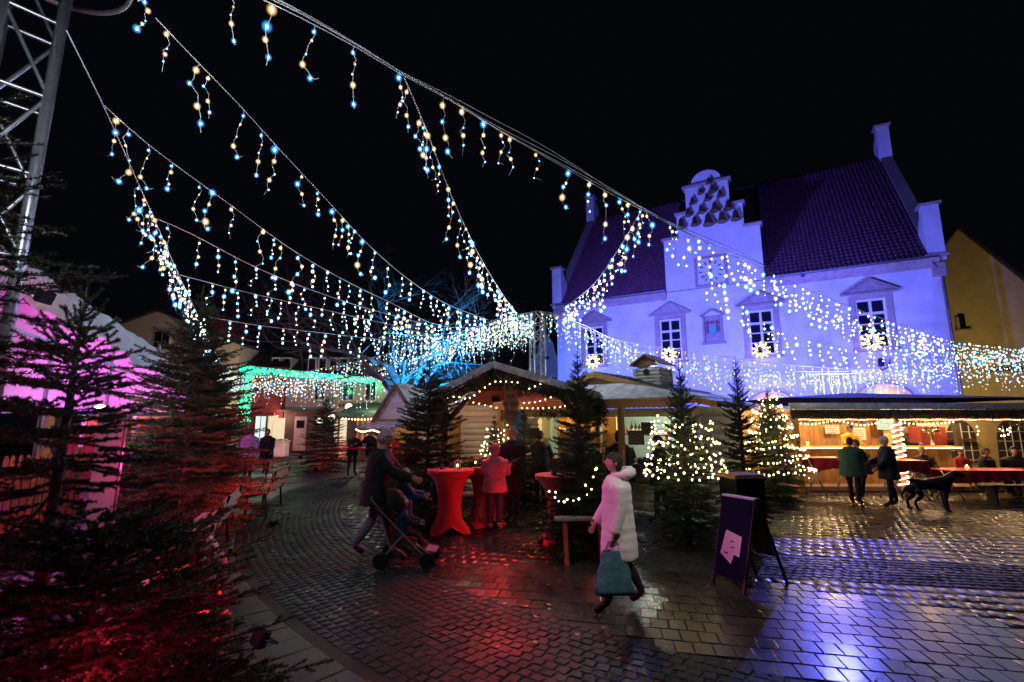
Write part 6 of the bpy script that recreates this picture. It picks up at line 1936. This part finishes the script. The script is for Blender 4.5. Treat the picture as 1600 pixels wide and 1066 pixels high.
    hf = [(j * nu + q, j * nu + (q + 1) % nu, (j + 1) * nu + (q + 1) % nu, (j + 1) * nu + q) for j in range(nv) for q in range(nu)]
    T_ = lambda p: HC + HM @ Vector(p)
    mb.mi(1).add([T_(p) for p in hv], hf)
    for s_ in (-1, 1):
        e = MB(); e.ball((s_ * .031, .083, .01), .011, 8, 6, (1.2, .6, .8)); mb.mi(4).add([T_(p) for p in e.v], e.f)
        e = MB(); e.ball((s_ * .076, -.005, -.005), .026, 8, 6, (.4, .7, 1.1)); mb.mi(1).add([T_(p) for p in e.v], e.f)
    e = MB(); e.ball((0, .088, -.055), .02, 8, 4, (1.1, .35, .3)); mb.mi(5).add([T_(p) for p in e.v], e.f)
    mb.mi(0)
    mb.v = [tuple(Vector(v) * k) for v in mb.v]
    mb.build('body', mats, t, smooth=True, fix=False)
    def cap_mesh(name, m, z_cut, sc, back=0., thick=0., y_cut=None, off=(0, 0, 0), extra=None):
        c = MB(); nu, nv = 20, 12; vs = []
        for j in range(nv + 1):
            ph = PI / 2 - (PI / 2 + .9) * j / nv
            for q in range(nu):
                a = 2 * PI * q / nu; n_ = Vector((math.cos(ph) * math.sin(a), math.cos(ph) * math.cos(a), math.sin(ph)))
                lim = z_cut + (back * max(0, -n_.y))
                zz = n_.z
                fr = z_cut if n_.y > .25 else (z_cut - back * min(1, (.25 - n_.y) * 1.6))
                if zz < fr:
                    s_ = math.sqrt(max(0, 1 - fr * fr)) / max(1e-6, math.hypot(n_.x, n_.y)); n_ = Vector((n_.x * s_, n_.y * s_, fr))
                vs.append(T_(Vector((n_.x * .078, n_.y * .098, n_.z * .118)) * sc + Vector(off)))
        c.add(vs, [(j * nu + q, (j + 1) * nu + q, (j + 1) * nu + (q + 1) % nu, j * nu + (q + 1) % nu) for j in range(nv) for q in range(nu)])
        if extra: extra(c)
        c.v = [tuple(Vector(v) * k) for v in c.v]
        return c.build(name, m, t, smooth=True)
    if hair:
        hm = mat('hair_%d_%d' % (int(hair[1][0] * 999), int(hair[1][2] * 999)), hair[1], .6, var=.3, scale=30, bump=.5, bscale=80)
        cap_mesh('hair', hm, .32, 1.09, .32 if hair[0] == 'bald' else (.95 if hair[0] == 'short' else 1.5))
    if hat:
        hm = cl(hat[2], hat[1])
        def ex(c):
            if hat[0] == 'cap':
                vv = []; 
                for i in range(9):
                    a = R(-60 + 15 * i)
                    vv += [T_((math.sin(a) * .082, math.cos(a) * .1, .05)), T_((math.sin(a) * .085, math.cos(a) * .1 + .075 * math.cos(a), .035))]
                c.add(vv, [(2 * i, 2 * i + 1, 2 * i + 3, 2 * i + 2) for i in range(8)])
            if hat[0] == 'bobble': b = MB(); b.ball((0, -.02, .165), .042, 10, 8); c.add([T_(p) for p in b.v], b.f)
            if hat[0] in ('beanie', 'bobble'):
                b = MB(); b.tube([(.088 * math.sin(a), .108 * math.cos(a), .035 - .02 * (math.cos(a) < 0)) for a in [2 * PI * i / 20 for i in range(20)]], .016, 6, closed=True); c.add([T_(p) for p in b.v], b.f)
        cap_mesh('cap' if hat[0] == 'cap' else 'knit_hat', hm, .3, 1.17, .45, extra=ex, off=(0, 0, .006))
    if hood:
        hm = hood
        if coat and coat.get('hood_down'): 
            c = MB(); pts = [(.13 * math.sin(a), -.07 + .10 * math.cos(a), 0 - .02 * math.cos(a)) for a in [2 * PI * i / 16 for i in range(16)]]
            c.tube([P_(sp(.545)) + Vector(p) for p in pts], [.035 + .03 * (math.cos(2 * PI * i / 16) < .3) for i in range(16)], 8, closed=True); c.v = [tuple(Vector(v) * k) for v in c.v]; c.build('hood', hm, t, smooth=True)
        else: cap_mesh('hood', hm, .45, 1.3, 1.6, off=(0, -.02, 0))
    if coat:
        m_ = coat['m']; hem = coat.get('hem', .80); w = coat.get('w', 1.0); c = MB(); rows = 30; n = 28; vs = []
        top_s = .53
        for j in range(rows + 1):
            f = j / rows
            z = .95 + .53 - f * (.95 + .53 - hem)
            s_ = z - .95
            if s_ > 0: ctr = sp(s_); 
            else: ctr = Vector((0, ly * s_ * .2, .95 + s_))
            if s_ > .43: g = (s_ - .43) / .10; rx, ry = .205 * (1 - g) + .085 * g, .135 * (1 - g) + .085 * g
            elif s_ > .1: g = (.43 - s_) / .33; rx, ry = .205 - .015 * g, .145 + .012 * g
            else: g = min(1, (.1 - s_) / .35); rx, ry = .19 + .035 * g, .157 + .03 * g
            qb = (abs(math.sin(f * quilt * PI)) ** .5 - .6) * .011 if quilt else 0
            belt = coat.get('belt'); 
            if belt and abs(s_ - .1) < .05: rx -= .012; ry -= .012
            for q in range(n):
                a = 2 * PI * q / n; fold = .006 * math.sin(5 * a + j * .15) * (1 if s_ < .2 else .3)
                vs.append(P_(ctr + Vector((math.sin(a) * (rx * w * broad + qb + fold), math.cos(a) * (ry * w + qb + fold), 0))))
        c.add(vs, [(j * n + q, (j + 1) * n + q, (j + 1) * n + (q + 1) % n, j * n + (q + 1) % n) for j in range(rows) for q in range(n)] + [tuple(rows * n + q for q in range(n))])
        for (sh, elb, wr, palm) in aj:
            pts = []; rs = []; N = 14
            for i in range(N + 1):
                f = i / N; p = sh.lerp(elb, f * 2) if f < .5 else elb.lerp(wr, (f - .5) * 2 * 1.02)
                pts.append(p); rs.append((.083 - .022 * f) * (.5 + .5 * w) + (((abs(math.sin(f * quilt * .6 * PI)) ** .5) - .6) * .009 if quilt else .003 * math.sin(i * 1.9)))
            for _ in range(2): pts = [pts[0]] + [(pts[i - 1] + pts[i] * 2 + pts[i + 1]) / 4 for i in range(1, N)] + [pts[-1]]
            c.tube(pts, rs, 12)
        c.v = [tuple(Vector(v) * k) for v in c.v]
        c.build(coat.get('name', 'coat'), m_, t, smooth=True)
    t['_j'] = [list((p * k)) for a in aj for p in a]
    return t


def hand_pos(t, side):
    j = list(t['_j'][side * 4 + 3]); v = Vector([float(q) for q in j])
    return t.location + Matrix.Rotation(t.rotation_euler.z, 3, 'Z') @ v


def bag(label, p, w, h, d, m, rz=0, cat='bag'):
    t = thing('carrier_bag', label, cat, (p[0], p[1], p[2]), rz)
    mb = MB(); n = 20; V = []
    for j in range(9):
        f = j / 8; ww = w * (.55 + .45 * f ** .8) / 2; dd = d * (.35 + .65 * f) / 2
        for k in range(n):
            a = 2 * PI * k / n; V.append((ww * math.copysign(abs(math.cos(a)) ** .6, math.cos(a)) + .008 * math.sin(j * 2 + k), dd * math.copysign(abs(math.sin(a)) ** .6, math.sin(a)), -.1 - (h - .1) * f))
    mb.add(V, [(j * n + k, (j + 1) * n + k, (j + 1) * n + (k + 1) % n, j * n + (k + 1) % n) for j in range(8) for k in range(n)] + [tuple(8 * n + k for k in range(n))])
    mb.build('bag_body', m, t, smooth=True)
    mb = MB(); [mb.tube([(-w * .2, s_ * .02, -.11), (-w * .1, s_ * .02, -.02), (0, 0, .0), (w * .1, s_ * .02, -.02), (w * .2, s_ * .02, -.11)], .006, 5) for s_ in (-1, 1)]; mb.build('handle', m, t)
    return t


C_black = cl('black', (.01, .01, .012)); C_navy = cl('navy', (.012, .018, .05)); C_white = mat('cloth_white_down', (.66, .63, .6), .6, var=.1, scale=5, bump=.25, bscale=7)
C_pink = cl('rose', (.5, .09, .17), .6, .2); C_jean = cl('jeans', (.022, .028, .055)); C_green = cl('green', (.03, .09, .075)); C_yellow = cl('yellow', (.75, .45, .03), .55)
C_brown = cl('brown', (.07, .05, .035)); C_pale = cl('pale', (.42, .36, .4)); C_lilac = cl('lilac_jean', (.22, .16, .26)); C_wool = cl('pale_wool', (.5, .45, .4)); C_teal = cl('teal_bag', (.06, .16, .2), .5)

w1 = person('person in a long white down coat with dark hair walking left past the low fir', 1.16, 5.45, 90, 1.63, legs=((16, 10), (-14, 14)), arms=((4, 6, 12), (14, 8, 20)), head=(0, -6),
            pants=C_black, hair=('long', (.012, .009, .008)), coat=dict(m=C_white, hem=.55, w=1.12, hood_down=1), quilt=9, hood=C_white)
hp_ = hand_pos(w1, 0); bag('blue grey carrier bag hanging from the hand of the person in white', (hp_.x - .0, hp_.y, hp_.z), .42, .52, .16, C_teal, .1)
person('tall person in a dark jacket and pale cap striding right with the pushchair', -2.0, 7.3, -84, 1.88, legs=((-10, 26), (22, 6)), arms=((38, 6, 30), (42, 6, 30)), lean=6, pants=C_lilac, shoes=cl('red_shoe', (.14, .03, .03), .5),
       hair=('short', (.2, .15, .12)), hat=('cap', (.5, .36, .38), 'pinkcap'), coat=dict(m=C_black, hem=.74, w=1.22), broad=1.08)
person('child in a bright blue jacket with a pale knit hat beside the pushchair', -1.66, 7.55, -70, 1.24, legs=((5, 3), (-5, 5)), arms=((50, 8, 30), (40, 10, 40)), pants=C_black, hair=None,
       hat=('beanie', (.5, .35, .32), 'kidhat'), coat=dict(m=cl('kid_blue', (.03, .12, .36)), hem=.75, w=1.15))
# pushchair
pc = thing('pushchair', 'dark pushchair with thin wheels pushed by the tall striding person', 'pushchair', (-1.42, 7.1, 0), R(0)); pc.scale = (.88, .88, .88)
mb = MB(); mb.add([(-.3, -.2, .42), (.12, -.2, .36), (.12, .2, .36), (-.3, .2, .42), (-.42, -.2, .92), (-.42, .2, .92), (-.3, -.22, .36), (.12, -.22, .3), (.12, .22, .3), (-.3, .22, .36), (-.5, -.22, .92), (-.5, .22, .92)],
                  [(0, 1, 2, 3), (0, 3, 5, 4), (6, 9, 8, 7), (6, 10, 11, 9), (0, 4, 10, 6), (3, 9, 11, 5), (0, 6, 7, 1), (3, 2, 8, 9), (1, 7, 8, 2), (4, 5, 11, 10)]); mb.build('seat', C_black, pc)
mb = MB(); V = []; n = 12
for i in range(7):
    a = R(-10 + 22 * i)
    for k in range(n + 1): b_ = PI * k / n; V.append((-.42 + .3 * math.sin(a) * math.sin(b_) * .9 + .05, .24 * math.cos(b_), .92 + .26 * math.cos(a) * math.sin(b_)))
mb.add(V, [(i * (n + 1) + k, (i + 1) * (n + 1) + k, (i + 1) * (n + 1) + k + 1, i * (n + 1) + k + 1) for i in range(6) for k in range(n)]); mb.build('canopy', C_black, pc, smooth=True)
mb = MB()
for s_ in (-1, 1): mb.tube([(-.62, s_ * .24, 1.04), (-.45, s_ * .25, .85), (.3, s_ * .26, .14)], .014, 6); mb.tube([(-.1, s_ * .25, .5), (-.42, s_ * .27, .13)], .014, 6); mb.tube([(.1, s_ * .2, .36), (.34, s_ * .2, .2)], .013, 6)
mb.tube([(-.62, -.24, 1.04), (-.66, 0, 1.06), (-.62, .24, 1.04)], .018, 8); mb.tube([(-.42, -.27, .13), (-.42, .27, .13)], .012, 6); mb.build('frame', mat('pram_frame', (.4, .3, .4), .35, .6, var=.1), pc)
mb = MB(); mb.lathe([(.1, -.018), (.125, -.01), (.125, .01), (.1, .018)], 18); [mb.bar((0, 0, 0), (.11 * math.cos(a), .11 * math.sin(a), 0), .01) for a in [PI * q / 3 for q in range(6)]]; whm = mb.mesh('wheel', M_black)
for (x_, y_) in ((-.42, .29), (-.42, -.29), (.3, .27), (.3, -.27)): link('wheel', whm, pc, (x_, y_, .125), (PI / 2, 0, 0))
mb = MB(); mb.box((.33, 0, .24), (.18, .34, .03), (0, .2, 0), bev=.01); mb.build('footrest', mat('lilac_plastic', (.4, .2, .4), .4, var=.1), pc)
person('small child with a white bobble hat seated in the pushchair', -1.55, 7.08, -80, .92, legs=((78, 60), (78, 60)), arms=((40, 8, 40), (40, 8, 40)), pants=C_black, hair=None, hat=('bobble', (.6, .56, .5), 'wool'), coat=dict(m=C_navy, hem=.85, w=1.2), sit=1, z0=.16)

person('short person in a rose hooded jacket seen from behind at the bistro table', -.32, 9.25, -4, 1.52, legs=((2, 2), (-2, 4)), arms=((22, 14, 70), (22, 14, 70)), lean=3, pants=C_jean, shoes=cl('pale_shoe', (.6, .5, .5), .5), hair=None, coat=dict(m=C_pink, hem=.74, w=1.18, belt=1), hood=C_pink, broad=1.05, loose=1.5)
person('grey haired person in a long black coat facing left beside the rose jacket', .02, 9.85, 150, 1.84, legs=((3, 3), (-3, 4)), arms=((15, 8, 60), (15, 8, 60)), head=(0, -10), hair=('short', (.3, .28, .27)), coat=dict(m=C_black, hem=.5, w=1.15))
person('person in black with dark hair waiting at the amber lit hatch', .68, 11.7, -28, 1.72, legs=((3, 3), (-3, 4)), arms=((30, 8, 60), (30, 8, 60)), hair=('short', (.03, .02, .018)), coat=dict(m=C_black, hem=.66, w=1.15))
person('broad person in a black hooded jacket seen from behind at the mint hatch', 2.32, 10.45, -14, 1.74, legs=((3, 3), (-3, 4)), arms=((18, 12, 70), (18, 12, 70)), lean=4, hair=None, hood=C_black, coat=dict(m=C_black, hem=.7, w=1.25), broad=1.12)
person('dark haired person half hidden left of the black hooded jacket', 1.72, 10.9, -30, 1.66, hair=('long', (.015, .012, .01)), coat=dict(m=C_black, hem=.7, w=1.1), arms=((20, 8, 60), (20, 8, 60)))
person('person in a dark flat cap facing left at the side shelf by the bright fir', 2.98, 9.85, 60, 1.66, hair=('short', (.06, .05, .04)), hat=('cap', (.02, .02, .022), 'black'), coat=dict(m=C_black, hem=.7, w=1.15), arms=((35, 8, 70), (35, 8, 70)))
# far left walkers
person('person in a puffy pink lit jacket walking on the far left path', -9.15, 16.9, 200, 1.72, legs=((14, 8), (-12, 14)), coat=dict(m=C_pale, hem=.7, w=1.25), quilt=7, hair=('short', (.05, .03, .03)), pants=C_black)
person('dark clothed person just behind the pink lit jacket on the far path', -9.1, 18.0, 190, 1.66, legs=((10, 8), (-12, 14)), coat=dict(m=C_black, hem=.6, w=1.15), hair=('short', (.02, .02, .02)))
person('person leaning at the far red topped table, left one of the pair', -5.9, 17.95, 215, 1.6, lean=14, coat=dict(m=C_brown, hem=.75, w=1.1), arms=((40, 10, 50), (40, 10, 50)), hair=('short', (.05, .03, .02)))
person('person leaning at the far red topped table, right one of the pair', -5.2, 17.95, 150, 1.68, lean=12, coat=dict(m=C_black, hem=.75, w=1.15), arms=((40, 10, 50), (40, 10, 50)), hair=('short', (.1, .07, .05)))
# right side
person('stout person in a dark green jacket standing with hand held forward', 8.3, 11.9, -50, 1.56, legs=((2, 2), (-4, 6)), arms=((20, 8, 30), (48, 10, 50)), hair=('short', (.05, .035, .025)), coat=dict(m=C_green, hem=.7, w=1.3), pants=C_black, broad=1.12)
person('person in brown sitting between the green and the navy jackets', 9.05, 12.55, 60, 1.5, legs=((10, 4), (30, 30)), arms=((40, 8, 50), (40, 8, 50)), lean=10, hair=('short', (.12, .09, .05)), coat=dict(m=C_brown, hem=.72, w=1.15), pants=C_navy)
person('white haired person in a navy coat facing left with the black dog', 8.9, 11.55, 64, 1.6, legs=((4, 3), (-6, 6)), arms=((18, 8, 30), (24, 8, 40)), head=(0, -14), hair=('short', (.95, .92, .95)), coat=dict(m=C_navy, hem=.66, w=1.25), pants=C_navy, broad=1.08)
person('seller in a yellow jacket and dark cap leaning over the counter', 10.95, 15.75, 180, 1.7, z0=.14, lean=12, arms=((25, 12, 60), (25, 12, 60)), hair=('short', (.03, .02, .02)), hat=('beanie', (.02, .02, .022), 'black'), coat=dict(m=C_yellow, hem=.7, w=1.2))
person('seller in dark clothes bending to the right behind the counter', 12.5, 15.75, 235, 1.66, z0=.14, lean=22, arms=((35, 12, 60), (35, 12, 60)), hair=('short', (.4, .35, .3)), coat=dict(m=C_black, hem=.7, w=1.2))
person('fair haired person in a black jacket with pale collar sitting at the long red table', 11.35, 13.45, 160, 1.65, legs=((85, 85), (85, 85)), sit=1, arms=((30, 10, 60), (30, 10, 60)), hair=('short', (.5, .36, .16)), coat=dict(m=C_black, hem=.85, w=1.2), hood=C_wool if False else None, z0=.02)
person('small child in a red top at the long red table', 12.55, 13.6, 170, 1.25, legs=((80, 80), (80, 80)), sit=1, z0=.2, coat=dict(m=cl('red_top', (.4, .03, .03)), hem=.85, w=1.1), hair=('short', (.04, .03, .02)))
person('person in black with long dark hair sitting right of the child', 13.15, 13.5, 200, 1.62, legs=((85, 85), (85, 85)), sit=1, hair=('long', (.03, .02, .015)), coat=dict(m=C_black, hem=.85, w=1.25))
person('person in a black hood hunched over the long red table', 13.85, 13.45, 150, 1.68, legs=((85, 85), (85, 85)), sit=1, lean=16, hair=None, hood=C_black, coat=dict(m=C_black, hem=.85, w=1.4), broad=1.15)

# ------------------------------------------------------------------ black dog
M_fur = mat('black_fur', (.012, .011, .01), .5, var=.3, scale=20, bump=.6, bscale=60)
dg = thing('dog', 'large black dog standing beside the white haired person, facing right', 'dog', (9.25, 11.1, 0), R(-8))
DV = [(0, 0, .58), (.22, 0, .6), (.42, 0, .6), (.56, 0, .68), (.66, 0, .78), (.74, 0, .83), (.86, 0, .79), (.93, 0, .775),    # spine, neck, head, muzzle
      (-.16, 0, .57), (-.26, 0, .54), (-.36, 0, .44), (-.42, 0, .34), (-.42, 0, .26)]
DE = [(0, 1), (1, 2), (2, 3), (3, 4), (4, 5), (5, 6), (6, 7), (0, 8), (8, 9), (9, 10), (10, 11), (11, 12)]
DR = [(.145, .15), (.155, .175), (.15, .185), (.12, .13), (.09, .095), (.095, .09), (.058, .052), (.042, .038), (.13, .145), (.04, .04), (.028, .028), (.022, .022), (.012, .012)]
def dleg(par, pts, rs):
    last = par
    for p, r in zip(pts, rs): DV.append(p); DR.append((r, r)); DE.append((last, len(DV) - 1)); last = len(DV) - 1
for s_, o in ((-1, 0), (1, .06)):
    dleg(2, [(.44 + o, s_ * .09, .46), (.40 + o, s_ * .09, .30), (.42 + o, s_ * .09, .10), (.43 + o, s_ * .09, .035), (.50 + o, s_ * .09, .022)], (.07, .042, .03, .032, .025))
    dleg(8, [(-.14 - o, s_ * .09, .46), (-.06 - o, s_ * .09, .33), (-.22 - o, s_ * .09, .21), (-.19 - o, s_ * .09, .04), (-.12 - o, s_ * .09, .024)], (.085, .055, .032, .03, .026))
SV, SF = skin_mesh(DV, DE, DR, 2); mb = MB(); mb.v = [tuple(v) for v in SV]; mb.f = SF; mb.m = [0] * len(SF)
for s_ in (-1, 1):
    mb.add([(.70, s_ * .055, .89), (.64, s_ * .07, .87), (.66, s_ * .115, .78), (.70, s_ * .095, .80)], [(0, 1, 2, 3), (3, 2, 1, 0)])
    mb.ball((.80, s_ * .042, .845), .012, 8, 6)
mb.ball((.955, 0, .785), .018, 8, 6); mb.build('body', [M_fur], dg, smooth=True, fix=False)
mb = MB(); mb.tube([(.60 + .03 * math.cos(a), .085 * math.sin(a), .745 + .08 * math.cos(a)) for a in [2 * PI * i / 16 for i in range(16)]], .012, 6, closed=True); mb.build('collar', M_redsh, dg)
if 0:
    tot = {}
    for m in bpy.data.meshes: tot[m.name] = sum(len(p.vertices) - 2 for p in m.polygons)
    print('TRIS', sum(tot.values()), sorted(tot.items(), key=lambda x: -x[1])[:14])
